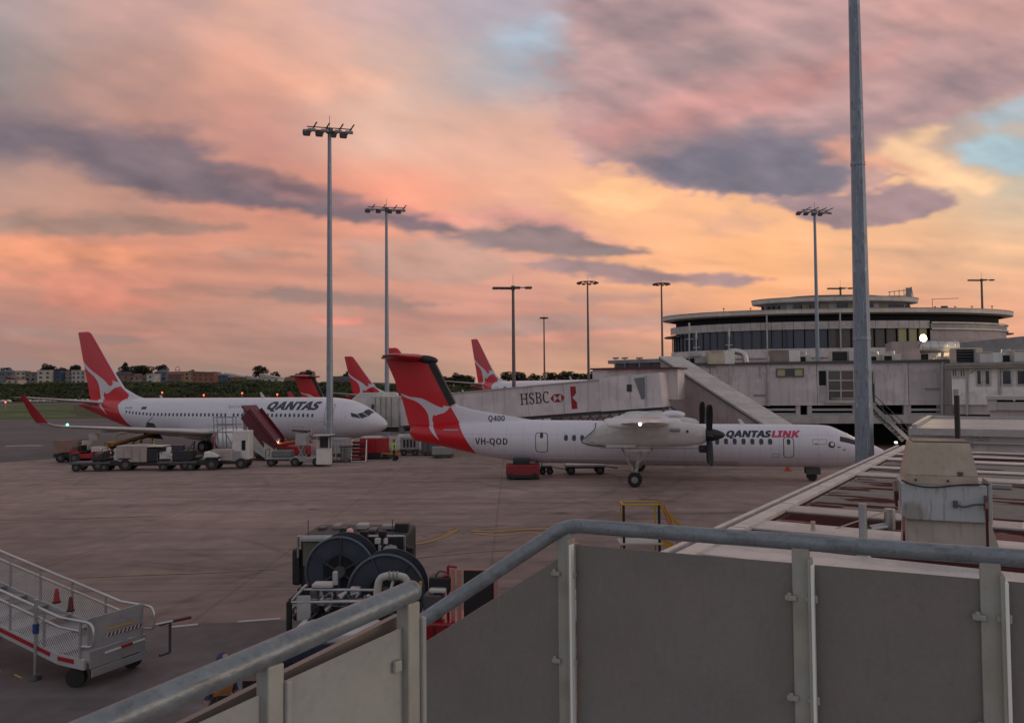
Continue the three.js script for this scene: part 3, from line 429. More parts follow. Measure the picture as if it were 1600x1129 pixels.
{ const F = new Facade(1541, 50, 1680, 47, 'parapet_block', 'pale concrete parapet block in front of the white building', 'parapet'); const L = F.L; F.part('coping', M.roofPale, 1541, 618.5, 1680, 624.5, 0.1, 4); F.part('wall', M.concreteWall, 1543, 624.5, 1558, 641, 0, 3.8); F.part('wall', M.concreteWall, 1558, 628, 1680, 641, -0.05, 3.6); F.part('dark_slot', M.void, 1559, 624.6, 1583, 628, -0.3, 0.2); F.part('dark_slot', M.void, 1587, 624.6, 1680, 628, -0.3, 0.2); const y1 = F.at(1600, 641)[1]; mb().box(L / 2, y1 / 2, -2, L - 0.3, y1, 3.4).build('base', M.concreteWall, F.t); }
// flat grey roof block between the near roof and the pier
{ const F = new Facade(1423, 34.5, 1720, 31, 'flat_roof_block', 'low grey block with dusty flat roof beyond the rusty roof', 'building'), L = F.L, y1 = F.at(1500, 673)[1];
  mb().box(L / 2, y1 / 2 - 0.1, -5.5, L, y1 - 0.2, 11).build('wall', M.concreteWall, F.t); mb().box(L / 2, y1 - 0.05, -5.4, L + 0.2, 0.3, 11.3).build('roof', M.roofPale, F.t); mb().box(0.12, y1 + 0.18, -5.4, 0.2, 0.16, 11).box(L / 2, y1 + 0.17, -10.6, L - 0.4, 0.14, 0.2).build('kerb', M.roofPale, F.t);
  F.part('ledge', M.roofPale, 1424, 691, 1720, 694, 0.18, 0.3);
  for (const [x, y] of [[1478, 678], [1533, 680], [1516, 690]]) { const p = F.at(x, y); mb().cyl(p[0], p[1], 0.12, 0.09, 0.09, 0.2, 10, Math.PI / 2).box(p[0], p[1] - 0.14, 0.1, 0.3, 0.06, 0.12).build('wall_fitting', M.grey, F.t); }
}
// round terminal: elliptical drums
function ring(cx, cz, a0, b0, a1, b1, y0, y1, t0, t1, n = 72) {  // wall between an outer ellipse (bottom radii 0, top radii 1)
  const pos = [], idx = []; for (let i = 0; i <= n; i++) { const t = t0 + (t1 - t0) * i / n, c = Math.cos(t), s = Math.sin(t); pos.push(cx + a0 * c, y0, cz + b0 * s, cx + a1 * c, y1, cz + b1 * s); if (i < n) { const k = i * 2; idx.push(k, k + 1, k + 2, k + 1, k + 3, k + 2); } }
  const g = new THREE.BufferGeometry(); g.setAttribute('position', new THREE.Float32BufferAttribute(pos, 3)); g.setIndex(idx); g.computeVertexNormals(); return g;
}
function drum(cx, cz, a, b, y0, y1, n = 96) { const g = new THREE.CylinderGeometry(1, 1, y1 - y0, n); g.scale(a, 1, b); g.translate(cx, (y0 + y1) / 2, cz); return g; }
{ const D = 122, c = PX(1307, D), t = thing('round_terminal', 'round grey terminal with dark window band and overhanging disc roof', 'building', c), B = 12, TAU = Math.PI * 2;
  mb().add(drum(0, 0, 25.2, B - 0.8, 0, 9.9)).build('base_wall', M.wallGrey, t);
  mb().add(drum(0, 0, 25.6, B - 0.4, 9.9, 11.2)).build('lower_band', M.wallGrey, t);
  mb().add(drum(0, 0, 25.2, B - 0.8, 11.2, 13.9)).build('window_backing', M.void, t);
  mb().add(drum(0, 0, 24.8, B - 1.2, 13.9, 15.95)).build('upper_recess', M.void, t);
  const N = 22, t0 = Math.PI, dt = -1; // panes and panels over the front half, left to right
  const splitA = Math.acos(clamp((1394 - 1307) / 250, -1, 1));   // where the glazing stops
  for (let i = 0; i < 30; i++) { const a = Math.PI - (Math.PI - splitA) * i / 30, b2 = Math.PI - (Math.PI - splitA) * (i + 1) / 30; mb().add(ring(0, 0, 25.75, B - 0.25, 25.75, B - 0.25, 13.9, 15.0, a - 0.001, b2 + 0.001, 4)).build('parapet_panel', M.concreteWall, t);
    mb().add(ring(0, 0, 25.35, B - 0.65, 25.35, B - 0.65, 11.25, 13.85, a - 0.006, b2 + 0.006, 4)).build('window_pane', i > 26 ? M.glowRoom : i > 20 ? mat('paneWarm', [0.10, 0.085, 0.07], 0.2, { map: null }) : M.blueglass, t);
    const am = a - 0.003; mb().box(25.5 * Math.cos(am), 12.55, (B - 0.5) * Math.sin(am), 0.12, 2.6, 0.16).build('mullion', M.darkgrey, t); }
  mb().add(ring(0, 0, 25.8, B - 0.2, 25.8, B - 0.2, 10.6, 13.7, 0.0, splitA, 24)).build('blank_wall', M.purpleGrey, t);
  mb().add(ring(0, 0, 25.9, B - 0.1, 25.9, B - 0.1, 13.75, 14.6, 0.0, splitA, 24)).build('grey_band', M.grey, t);
  for (const y of [13.72, 14.62]) mb().add(ring(0, 0, 26.1, B + 0.1, 26.1, B + 0.1, y, y + 0.2, -0.1, splitA, 24)).add(ring(0, 0, 25.5, B - 0.5, 26.1, B + 0.1, y + 0.2, y + 0.203, -0.1, splitA, 24)).build('trim_line', M.fasciaPale, t);
  for (const s of [-1, 1]) mb().add(drum(s * 25.2, 0.4, 1.5, 3.2, 13.45, 13.62, 32)).build('ledge', M.darkgrey, t);
  mb().add(ring(0, 0, 25.6, B - 0.4, 26.9, B + 0.3, 15.95, 16.15, 0, TAU)).build('soffit', M.offwhite, t);
  mb().add(ring(0, 0, 26.9, B + 0.3, 26.9, B + 0.3, 16.15, 16.72, 0, TAU)).build('fascia', M.fasciaPale, t);
  mb().add(drum(0, 0, 26.95, B + 0.35, 16.72, 16.8)).build('roof', M.grey, t);
  mb().add(drum(0, 0, 11.2, 4.4, 16.8, 18.5)).build('upper_wall', M.concreteWall, t);
  for (let i = 0; i < 26; i++) { const a = Math.PI * (i + 0.5) / 26 * 1.0; if (i % 5 === 4) continue; mb().box(11.35 * Math.cos(a), 17.75, 4.5 * Math.sin(a), 1.15 * Math.abs(Math.sin(a)) + 0.35, 0.85, 0.2, 0).build('upper_window', rnd() < 0.25 ? mat('paneTan', [0.2, 0.17, 0.1], 0.3, { map: null }) : M.glass, t); }
  mb().add(ring(0, 0, 11.6, 4.8, 12.8, 5.6, 18.35, 18.55, 0, TAU)).build('upper_soffit', M.offwhite, t);
  mb().add(ring(0, 0, 12.8, 5.6, 12.9, 5.7, 18.55, 19.15, 0, TAU)).build('upper_fascia', M.fasciaPale, t);
  mb().add(drum(0, 0, 12.95, 5.75, 19.15, 19.25)).build('upper_roof', M.grey, t); mb().add(drum(0, 0, 7.2, 3.2, 19.25, 19.7)).build('roof_crown', M.darkgrey, t);
  const g = mb(); for (let i = 0; i < 4; i++) g.bar([8.2 + i * 0.75, 19.25, 1], [8.2 + i * 0.75, 20.4 + i * 0.12, 1], 0.05, 5); g.bar([8.0, 20.3, 1], [11.0, 20.6, 1], 0.05, 5).bar([8.0, 19.7, 1], [11.0, 19.7, 1], 0.05, 5).bar([10.2, 19.3, 1], [11.6, 21.1, 1], 0.05, 5).bar([11.6, 21.1, 1], [11.9, 19.3, 1], 0.06, 5).box(11.2, 20.2, 1, 0.9, 1.5, 0.08); g.build('roof_gantry', M.grey, t);
  for (const x of [-19, -15, 12.5, 15.5, 18, 21]) mb().bar([x, 16.8, 6], [x, 17.5, 6], 0.05, 5).box(x, 17.45, 6, 0.3, 0.12, 0.12).build('roof_fitting', M.darkgrey, t);
  mb().bar([13.2, 16.8, 4], [13.2, 18.9, 4], 0.04, 5).bar([13.2, 18.8, 4], [17.2, 18.9, 4], 0.04, 5).box(15, 17.3, 4, 0.8, 0.9, 0.5).build('weather_station', M.darkgrey, t);
  for (const k of [-4.2, -14]) mb().bar([k, 9.5, B * Math.sqrt(1 - (k / 26) ** 2) + 0.1], [k, 16.2, B * Math.sqrt(1 - (k / 26) ** 2) + 0.1], 0.12).build('drain_pipe', M.lightgrey, t);
}
// dark glazed concourse on the far right, low roof
{ const F = new Facade(1395, 96, 1700, 84, 'concourse_building', 'long dark glazed concourse with low pitched grey roof at the right', 'building'), L = F.L; const a = F.at(1400, 546), b = F.at(1690, 516);
  mb().add(new THREE.ExtrudeGeometry(new THREE.Shape([[0, a[1] - 0.6], [L, b[1] - 2.4], [L, b[1]], [0, a[1]]].map((q) => new THREE.Vector2(...q))), { depth: 8, bevelEnabled: false }).translate(0, 0, -7.5)).build('roof', M.grey, F.t);
  mb().box(L / 2, 4.4, -4, L - 1, 8.8, 6).build('wall', M.darkgrey, F.t);
  for (let i = 0; i < 12; i++) mb().box(L * (0.24 + i * 0.064), 9.2, -0.8, L * 0.06, 2.6, 0.15).build('window_pane', i % 3 === 0 ? M.glass : M.blueglass, F.t); }
// small terminal far behind the boarding bridge
{ const F = new Facade(926, 112, 1040, 104, 'satellite_terminal', 'small flat roofed terminal beyond the boarding bridge', 'building'); F.part('wall', M.wallGrey, 926, 576, 1040, 606, 0, 10); F.part('roof_edge', M.maroon, 922, 573.5, 1042, 576, 0.4, 11); F.part('upper_storey', M.blueglass, 960, 567, 1030, 573.5, -3, 6); F.part('upper_roof', M.grey, 950, 561.5, 1032, 567, -2, 9); for (const x of [953, 967, 990]) { const p = F.at(x, 573), q = F.at(x, 559); mb().bar([p[0], p[1], -1.5], [q[0], q[1], -1.5], 0.08, 5).box(q[0], q[1], -1.5, 0.9, 0.25, 0.25).build('roof_lamp', M.grey, F.t); } }

// plant on the pier roof
function plant(x0, y0, x1, y1, D, kind, label, m1 = M.offwhite) {
  const a = P(x0, y1, D), b = P(x1, y0, D), w = b.x - a.x, h = b.y - a.y, t = thing({ duct: 'roof_duct', tank: 'roof_tank' }[kind] ?? 'air_handling_unit', label, kind === 'duct' ? 'duct' : 'roof plant', [(a.x + b.x) / 2, a.y, -D], 0);
  if (kind === 'grille') { mb().rbox(w * 0.06, h / 2, -w * 0.3, w * 0.88, h, w * 0.6, 0.05).build('casing', m1, t); mb().box(-w * 0.13, h * 0.48, 0.03, w * 0.62, h * 0.84, 0.1).build('grille', M.void, t); for (let i = 0; i < 4; i++) mb().box(-w * 0.13, h * (0.18 + i * 0.2), 0.08, w * 0.6, 0.05, 0.06).build('louvre', M.darkgrey, t); mb().rbox(w * 0.36, h * 0.5, 0.1, w * 0.26, h * 0.94, 0.3, 0.03).build('side_panel', m1, t); }
  else if (kind === 'duct') { mb().tube([[-w * 0.5, 0.1, -0.6], [-w * 0.3, h * 0.75, -0.6], [0.05, h * 0.86, -0.6], [w * 0.33, h * 0.66, -0.3], [w * 0.4, 0, -0.2]], h * 0.2, 24, 14).build('bend', M.alu, t); for (const k of [-0.2, 0.3]) mb().torus(w * k, h * 0.72, -0.5, h * 0.22, 0.04, Math.PI / 2).build('joint_ring', M.steel, t); }
  else if (kind === 'fan') { mb().rbox(0, h * 0.36, -0.5, w, h * 0.72, 1, 0.04).build('casing', m1, t); mb().cyl(0, h * 0.85, -0.5, w * 0.3, w * 0.26, h * 0.3, 14).build('cowl', M.lightgrey, t); mb().box(-w * 0.22, h * 0.3, 0.03, w * 0.4, h * 0.5, 0.08).build('grille', M.void, t); }
  else { mb().rbox(-w * 0.2, h / 2, -0.7, w * 0.6, h, 1.4, 0.05).build('casing', m1, t); mb().rbox(w * 0.3, h * 0.46, -0.6, w * 0.4, h * 0.92, 1.2, 0.04).build('end_casing', M.white, t); mb().box(-w * 0.2, h * 0.94, 0.02, w * 0.5, 0.06, 0.06).build('flange', M.grey, t); }
}
plant(1108, 547, 1148, 569, 75.5, 'box', 'brown and cream plant box above the sloped walkway', M.cream); plant(1064, 550, 1108, 571, 77, 'fan', 'cluster of pale units at the left end of the pier roof'); plant(1134, 545, 1170, 569, 76.5, 'duct', 'shiny curved metal duct on the pier roof', M.alu);
plant(1208, 546, 1250, 568, 75, 'box', 'grey and white box plant left of the far mast', mat('taupe', [0.24, 0.21, 0.19], 0.6)); plant(1250, 549, 1268, 567, 75.6, 'fan', 'small white fan unit beside the far mast'); plant(1299, 547, 1335, 566, 74, 'grille', 'cream unit with large black intake left of the tall mast'); plant(1357, 549, 1382, 566, 74, 'fan', 'pale fan unit right of the tall mast'); plant(1380, 548, 1408, 565, 73.6, 'fan', 'second pale fan unit right of the tall mast');
plant(1462, 556, 1496, 567, 73, 'fan', 'low pale unit before the brown plant room', M.cream); plant(1493, 543, 1534, 567, 70, 'grille', 'large unit with square black intake above the white building', M.cream); plant(1532, 549, 1566, 569, 69, 'box', 'pale chiller above the white building windows'); plant(1566, 545, 1590, 567, 69, 'fan', 'pale fan unit near the right edge'); plant(1586, 546, 1622, 568, 68.5, 'box', 'pale chiller cut by the right edge');
{ const F = new Facade(1394, 80, 1502, 78, 'plant_room', 'brown plant room with a bright floodlight on its corner', 'plant room'); const k = F.at(1400, 568)[1]; F.part('wall', M.purpleGrey, 1394, 533, 1438, 568, 0, 5); F.part('side_wall', M.concreteWall, 1438, 551, 1500, 568, -0.4, 4); F.part('door', M.void, 1440, 552.5, 1451, 567, -0.36, 0.1); mb().box(F.L / 2, k / 2, -3, F.L, k, 5).build('base', M.grey, F.t);
  const a = F.at(1438, 541), b = F.at(1503, 542); mb().bar([a[0], a[1], -1.4], [b[0], b[1], -1.4], 0.62, 18).build('round_duct', M.alu, F.t); for (let i = 0; i < 5; i++) { const x = a[0] + (b[0] - a[0]) * (i + 0.5) / 5; mb().torus(x, a[1], -1.4, 0.63, 0.03, Math.PI / 2).build('duct_ring', M.steel, F.t); }
  const f = P(1443, 528, 77.6), t = thing('floodlight', 'bright warm floodlight lit on the plant room corner', 'lamp', f); mb().box(0, 0, -0.16, 0.62, 0.42, 0.2).build('housing', M.darkgrey, t); mb().bar([0, -0.2, -0.2], [-0.2, -0.9, -0.6], 0.05).build('bracket', M.darkgrey, t); mb().cyl(0, 0, 0.0, 0.36, 0.36, 0.08, 24, Math.PI / 2).build('lens', glow('glowFlood', [1, 0.76, 0.42], 1.7), t); const l = new THREE.PointLight(new THREE.Color().setRGB(1, 0.70, 0.36), 90, 60); l.position.set(0, 0, 0.25); t.add(l); }

// sloped enclosed walkway descending from the pier
{ const a = P(1047, 557, 75), b = P(1216, 663, 60), d = b.clone().sub(a), n = V(d.z, 0, -d.x).normalize();  // n points left of the run, towards the camera side
  if (n.x > 0) n.negate();
  const t = thing('sloped_walkway', 'enclosed sloping walkway with pale roof and purple grey side', 'walkway', a), W = 2.3, H = 4.2, e = d.clone().multiplyScalar(1.12), hn = n.clone().multiplyScalar(W / 2);
  const quad = (p) => { const g = new THREE.BufferGeometry(); g.setAttribute('position', new THREE.Float32BufferAttribute([0, 1, 2, 0, 2, 3].flatMap((i) => p[i].toArray()), 3)); g.computeVertexNormals(); return g; };
  const dn = V(0, -H, 0), Lf = V(0, 0, 0).add(hn), Rt = V(0, 0, 0).sub(hn);
  const box = (p0, p1, hw0, hw1, yA, yB) => { const c = []; for (const p of [p0, p1]) for (const h of [hw0, hw1]) for (const y of [yA, yB]) c.push(p.clone().addScaledVector(n, h).add(V(0, y, 0))); const [a0, a1, b0, b1, c0, c1, d0, d1] = c; const m = mb(); for (const q of [[a0, c0, c1, a1], [b0, b1, d1, d0], [a1, c1, d1, b1], [a0, b0, d0, c0], [a0, a1, b1, b0], [c0, d0, d1, c1]]) m.add(quad(q)); return m; };
  const O = V(0, 0, 0);
  box(O, e, W / 2 - 0.1, -W / 2 + 0.1, -H, -0.12).build('side_wall', M.purpleGrey, t);
  for (let i = 0; i < 6; i++) box(e.clone().multiplyScalar(i / 6 + 0.002), e.clone().multiplyScalar((i + 1) / 6 - 0.002), W / 2 + 0.08, -W / 2 - 0.08, -0.12, 0.05).build('roof_panel', M.roofPale, t);
  box(O, e, W / 2 - 0.06, W / 2 - 0.1, -H, -H + 0.2).build('bottom_trim', M.darkgrey, t); box(O, e, W / 2 + 0.06, W / 2 - 0.1, -0.3, -0.13).build('top_trim', M.darkgrey, t);
  const hgt = a.y - H; for (const k of [0.05, 0.5]) { const p = e.clone().multiplyScalar(k); mb().box(p.x, p.y - H - (a.y + p.y - H) / 2, p.z, 0.5, a.y + p.y - H, 0.5).build('support', M.darkgrey, t); }
}
// boarding bridge with bank poster
function adTex(w, h, draw) { const c = document.createElement('canvas'); c.width = w; c.height = h; draw(c.getContext('2d'), w, h); const t = new THREE.CanvasTexture(c); t.colorSpace = THREE.SRGBColorSpace; return t; }
{ const R = PX(1040, 66), Lp = PX(628, 77), th = Math.atan2(-(R.z - Lp.z), R.x - Lp.x), L = R.distanceTo(Lp), t = thing('boarding_bridge', 'long grey boarding bridge with bank advertisement behind the turboprop tail', 'boarding bridge', Lp, th);
  const slope = Math.atan2(2.0, L), yb = (u) => 2.32 + 2.0 * u / L, H = 2.62;
  const tun = (u0, u1, w, h, dy) => { const g = new THREE.BoxGeometry((u1 - u0) / Math.cos(slope), h, w); g.rotateZ(slope); g.translate((u0 + u1) / 2, yb((u0 + u1) / 2) + dy + h / 2, 0); return mb().add(g); };
  const uOf = (px) => { const n = V(Math.sin(th), 0, Math.cos(th)), r = ray(px, 620), k = Lp.clone().addScaledVector(n, 1.5).sub(camera.position).dot(n) / r.dot(n), p = r.multiplyScalar(k).add(camera.position).sub(Lp); return p.x * Math.cos(th) - p.z * Math.sin(th); };
  const u1 = uOf(938); const bw = mat('bridgeGrey', [0.72, 0.665, 0.69], 0.55, { map: runT, scale: 8 });
  for (let i = 0; i < 6; i++) tun(0.6 + i * (u1 - 0.6) / 6 + 0.015, 0.6 + (i + 1) * (u1 - 0.6) / 6 - 0.015, 2.8, H, 0).build('tunnel_panel', bw, t);
  for (let i = 0; i < 2; i++) tun(u1 + i * (L - u1) / 2 + 0.01, u1 + (i + 1) * (L - u1) / 2 - 0.01, 3.1, H + 0.25, -0.05).build('tunnel_panel', bw, t);
  tun(0.6, L, 2.2, 0.3, -0.32).build('underframe', M.darkgrey, t); tun(0.6, u1, 3.0, 0.1, H + 0.01).build('roof', M.roofPale, t);
  const ru = mb(); for (let i = 0; i < 16; i++) { const u = L * 0.45 + i * L * 0.034; ru.bar([u, yb(u) - 0.3, 1], [u + L * 0.017, yb(u) - 0.95, 1], 0.05, 5).bar([u + L * 0.017, yb(u) - 0.95, 1], [u + L * 0.034, yb(u) - 0.3, 1], 0.05, 5); } ru.bar([L * 0.45, yb(L * 0.45) - 0.95, 1], [L, yb(L) - 0.95, 1], 0.08, 6); ru.build('truss', M.darksteel, t);
  for (const k of [0.62, 0.97]) mb().cyl(L * k, yb(L * k) / 2 - 0.2, 0, 0.35, 0.35, yb(L * k) - 0.4, 14).build('column', M.lightgrey, t);
  const ua = uOf(925), ub = uOf(1038), rb = mb().box((ua + ub) / 2 + 0.6, 6.15, -2.2, ub - ua, 2.6, 2.6).build('rotunda_wall', bw, t); mb().box((ua + ub) / 2 + 0.6, 7.52, -2.0, ub - ua + 0.5, 0.14, 3.4).build('rotunda_roof', M.maroon, t);
  const win = mb().box(uOf(984), yb(uOf(984)) + 1.75, 1.58, 0.42, 0.6, 0.06).build('window', M.glass, t);
  mb().prism([[uOf(992), yb(u1) + 2.75], [uOf(1009), yb(u1) + 2.85], [uOf(1009), yb(u1) + 1.1], [uOf(1003), yb(u1) + 1.0]], 0.06, 1.57).build('glazing', mat('bridgeGlass', [0.16, 0.16, 0.17], 0.15, { map: null }), t); mb().box(uOf(1010), yb(uOf(1010)) + 1.4, 1.62, 0.12, 2.6, 0.12).build('post', M.lightgrey, t);
  const onWall = (g, u, dy) => { g.rotateZ(slope); g.translate(u, yb(u) + dy, 1.415); return g; };
  { const u0 = uOf(812), uw = uOf(857) - u0, tg = new TextGeometry('HSBC', { font: serif, size: 1.0, depth: 0.012, curveSegments: 6 }); tg.computeBoundingBox(); const w = tg.boundingBox.max.x - tg.boundingBox.min.x; tg.scale(uw / w, 1, 1); mb().add(onWall(tg, u0, 1.08)).build('advertisement_lettering', M.black, t);
    const cu = uOf(870.5), hw = (uOf(882) - uOf(859)) / 2, hh = 0.36, cy = 1.42, poly2 = (pts, m, nm, z) => mb().add(onWall(new THREE.ExtrudeGeometry(new THREE.Shape(pts.map((q) => new THREE.Vector2(...q))), { depth: 0.01, bevelEnabled: false }).translate(0, 0, z), cu, cy)).build(nm, m, t);
    poly2([[-hw, 0], [-hw / 2, hh], [hw / 2, hh], [hw, 0], [hw / 2, -hh], [-hw / 2, -hh]], M.red, 'advertisement_hexagon', 0); for (const k of [-1, 1]) poly2([[k * hw / 2, hh], [0, 0], [k * hw / 2, -hh]], M.white, 'advertisement_triangle', 0.004);
    const ru2 = uOf(893), rw = uOf(901.5) - ru2; mb().add(onWall(new THREE.ExtrudeGeometry(new THREE.Shape([[0, 0.0], [rw, 0.0], [rw, 0.55], [0.1, 1.0], [rw, 1.35], [rw, 1.95], [0, 1.95]].map((q) => new THREE.Vector2(...q))), { depth: 0.012, bevelEnabled: false }), ru2, 0.35)).build('advertisement_strip', M.red, t); }
  // cab at the jet's far door
  const cb = mb().rbox(-0.9, 3.75, 0.2, 3.0, 3.0, 3.2, 0.06).build('cab', M.offwhite, t); for (let i = 0; i < 4; i++) mb().box(-1.9 + i * 0.62, 3.75, 1.84, 0.06, 2.8, 0.08).build('cab_rib', M.grey, cb); mb().box(-2.2, 4.25, 1.83, 0.3, 0.4, 0.05).build('cab_window', M.glass, cb);
  mb().prism([[-6.4, 4.75], [-5.2, 5.55], [-2.4, 5.6], [-2.4, 4.4], [-3.4, 3.6]], 2.4, -2.6, 0.04).build('canopy', M.white, t); mb().prism([[-3.5, 3.6], [-2.4, 5.2], [-2.4, 3.2]], 0.2, 0.2).build('canopy_side', M.lightgrey, t);
  mb().rbox(-0.6, 2.05, 0.2, 2.4, 0.5, 2.6, 0.05).build('cab_base', M.darkgrey, t); for (const s of [-1, 1]) { mb().box(0.8, 1.3, 0.2 + s * 1.1, 0.4, 2.0, 0.4).build('lift_column', M.grey, t); mb().cyl(0.8, 0.5, 0.2 + s * 1.1, 0.5, 0.5, 0.45, 18, Math.PI / 2).build('wheel', M.rubber, t); } mb().box(0.8, 0.62, 0.2, 0.6, 0.3, 2.6).build('bogie', M.darkgrey, t);
  mb().box(1.0, 5.4, 0.5, 1.9, 0.5, 0.2).build('cab_sign', M.maroon, t);
}
// ------------------------------------------------------------------ aircraft (x forward, z starboard, d = metres behind the nose)
function makeHull(st) {                                        // st: [d, centre height, half height, half width]
  const f = (d) => { let i = 0; while (i < st.length - 2 && d > st[i + 1][0]) i++; const a = st[Math.max(0, i - 1)], b = st[i], c = st[i + 1], e = st[Math.min(st.length - 1, i + 2)], h = c[0] - b[0], t = clamp((d - b[0]) / h);
    return [1, 2, 3].map((k) => { const s0 = (c[k] - b[k]) / h, sa = i ? (b[k] - a[k]) / (b[0] - a[0]) : s0, se = i < st.length - 2 ? (e[k] - c[k]) / (e[0] - c[0]) : s0; const lim = (m, q) => m * q <= 0 ? 0 : Math.sign(m) * Math.min(Math.abs(m), 3 * Math.abs(q)); let m0 = i ? 2 * sa * s0 / ((sa + s0) || 1) : s0 * 1.6, m1 = 2 * s0 * se / ((s0 + se) || 1); if (i && sa * s0 <= 0) m0 = 0; if (s0 * se <= 0) m1 = 0; m0 = lim(m0, s0); m1 = lim(m1, s0);
      const t2 = t * t, t3 = t2 * t; return (2 * t3 - 3 * t2 + 1) * b[k] + (t3 - 2 * t2 + t) * h * m0 + (3 * t2 - 2 * t3) * c[k] + (t3 - t2) * h * m1; }); };
  const S = (d, ang, off = 0) => { const [cy, hh, hw] = f(d); return V(-d, cy + (hh + off) * Math.cos(ang), (hw + off) * Math.sin(ang)); };
  return { f, S, L: st[st.length - 1][0] };
}
function sideUV(g, L, H0, HT) {                                // side view projection: starboard on the upper half of the livery sheet, port on the lower
  const p = g.attributes.position, n = g.attributes.normal, uv = new Float32Array(p.count * 2);
  for (let t = 0; t < p.count; t += 3) { let zc = 0; for (let k = 0; k < 3; k++) zc += p.getZ(t + k) + n.getZ(t + k) * 0.01; const sb = zc >= 0;
    for (let k = 0; k < 3; k++) { const i = t + k, d = -p.getX(i), y = (HT - p.getY(i)) / (HT - H0); uv[i * 2] = sb ? (L - d) / L : d / L; uv[i * 2 + 1] = 1 - (sb ? y : 1 + y) / 2; } }
  g.setAttribute('uv', new THREE.BufferAttribute(uv, 2)); return g;
}
function hullGeo(h, nd = 150, na = 24) {
  const ds = []; for (let i = 0; i <= nd; i++) { const u = i / nd; ds.push(u < 0.3 ? h.L * 0.14 * Math.pow(u / 0.3, 1.8) : h.L * (0.14 + 0.86 * (u - 0.3) / 0.7)); }
  const geos = [];
  for (const s of [0, 1]) { const pos = [], idx = []; for (const d of ds) for (let j = 0; j <= na; j++) { const a = s ? Math.PI + Math.PI * j / na : Math.PI * j / na, q = h.S(d, a); pos.push(q.x, q.y, q.z); }
    for (let i = 0; i < nd; i++) for (let j = 0; j < na; j++) { const a = i * (na + 1) + j, b = a + na + 1; idx.push(a, b, a + 1, b, b + 1, a + 1); }
    const g = new THREE.BufferGeometry(); g.setAttribute('position', new THREE.Float32BufferAttribute(pos, 3)); g.setIndex(idx); g.computeVertexNormals(); geos.push(g); }
  // even out the normals along the two seams (top and keel)
  const [A, B] = geos.map((g) => g.attributes.normal); for (let i = 0; i <= nd; i++) for (const [ja, jb] of [[0, na], [na, 0]]) { const ia = i * (na + 1) + ja, ib = i * (na + 1) + jb; const n = V(A.getX(ia) + B.getX(ib), A.getY(ia) + B.getY(ib), 0).normalize(); A.setXYZ(ia, n.x, n.y, n.z); B.setXYZ(ib, n.x, n.y, n.z); }
  return mergeGeometries(geos.map((g) => g.toNonIndexed()).map((g) => { g.setAttribute('uv', new THREE.BufferAttribute(new Float32Array(g.attributes.position.count * 2), 2)); return g; }));
}
function patch(h, d0, d1, a0, a1, off, n = 6, m = 6, round = 0) {   // a piece of skin lying on the hull (angles from the crown, radians)
  const pos = [], idx = []; for (let i = 0; i <= n; i++) for (let j = 0; j <= m; j++) { let u = i / n, v = j / m; if (round) { const x = u * 2 - 1, y = v * 2 - 1, k = Math.pow(Math.abs(x) ** round + Math.abs(y) ** round, 1 / round), q = Math.max(Math.abs(x), Math.abs(y)); const s = k > 0 ? q / k : 1; u = x * s / 2 + 0.5; v = y * s / 2 + 0.5; } const q = h.S(d0 + (d1 - d0) * u, a0 + (a1 - a0) * v, off); pos.push(q.x, q.y, q.z); }
  for (let i = 0; i < n; i++) for (let j = 0; j < m; j++) { const a = i * (m + 1) + j, b = a + m + 1; idx.push(a, b, a + 1, b, b + 1, a + 1); }
  const g = new THREE.BufferGeometry(); g.setAttribute('position', new THREE.Float32BufferAttribute(pos, 3)); g.setIndex(idx); g.computeVertexNormals(); return g;
}
function quadPatch(h, c, off, n = 5) {                          // c: four [d, angle] corners
  const pos = [], idx = []; for (let i = 0; i <= n; i++) for (let j = 0; j <= n; j++) { const u = i / n, v = j / n, k = [(1 - u) * (1 - v), u * (1 - v), u * v, (1 - u) * v]; const d = c.reduce((s, q, w) => s + q[0] * k[w], 0), a = c.reduce((s, q, w) => s + q[1] * k[w], 0), q = h.S(d, a, off); pos.push(q.x, q.y, q.z); }
  for (let i = 0; i < n; i++) for (let j = 0; j < n; j++) { const a = i * (n + 1) + j, b = a + n + 1; idx.push(a, b, a + 1, b, b + 1, a + 1); }
  const g = new THREE.BufferGeometry(); g.setAttribute('position', new THREE.Float32BufferAttribute(pos, 3)); g.setIndex(idx); g.computeVertexNormals(); return g;
}
const foil = (f) => 5 * (0.2969 * Math.sqrt(f) - 0.126 * f - 0.3516 * f * f + 0.2843 * f ** 3 - 0.1036 * f ** 4);
function wing(secs, axis, m = 12) {                            // secs: {le:[x,y,z], te:[x,y,z], t}; thickness along axis
  const pos = [], idx = [], R = 2 * m; const ax = V(...axis);
  for (const s of secs) { const a = V(...s.le), b = V(...s.te), c = a.distanceTo(b); for (let k = 0; k < R; k++) { const up = k < m, f0 = up ? k / m : 2 - k / m, f = (1 - Math.cos(Math.PI * f0)) / 2, y = foil(f) * s.t * c * (up ? 1 : -1); const q = a.clone().lerp(b, f).addScaledVector(s.ax ? V(...s.ax) : ax, y); pos.push(q.x, q.y, q.z); } }
  for (let i = 0; i + 1 < secs.length; i++) for (let k = 0; k < R; k++) { const a = i * R + k, b = i * R + (k + 1) % R; idx.push(a, b, a + R, b, b + R, a + R); }
  const n = secs.length; for (const base of [0, (n - 1) * R]) for (let k = 1; k < R / 2; k++) { const a = base + k, b = base + k + 1, c = base + R - k, d = base + (R - k - 1); if (k < R / 2) idx.push(a, b, c, b, d, c); }
  const g = new THREE.BufferGeometry(); g.setAttribute('position', new THREE.Float32BufferAttribute(pos, 3)); g.setIndex(idx); g.computeVertexNormals(); return g;
}
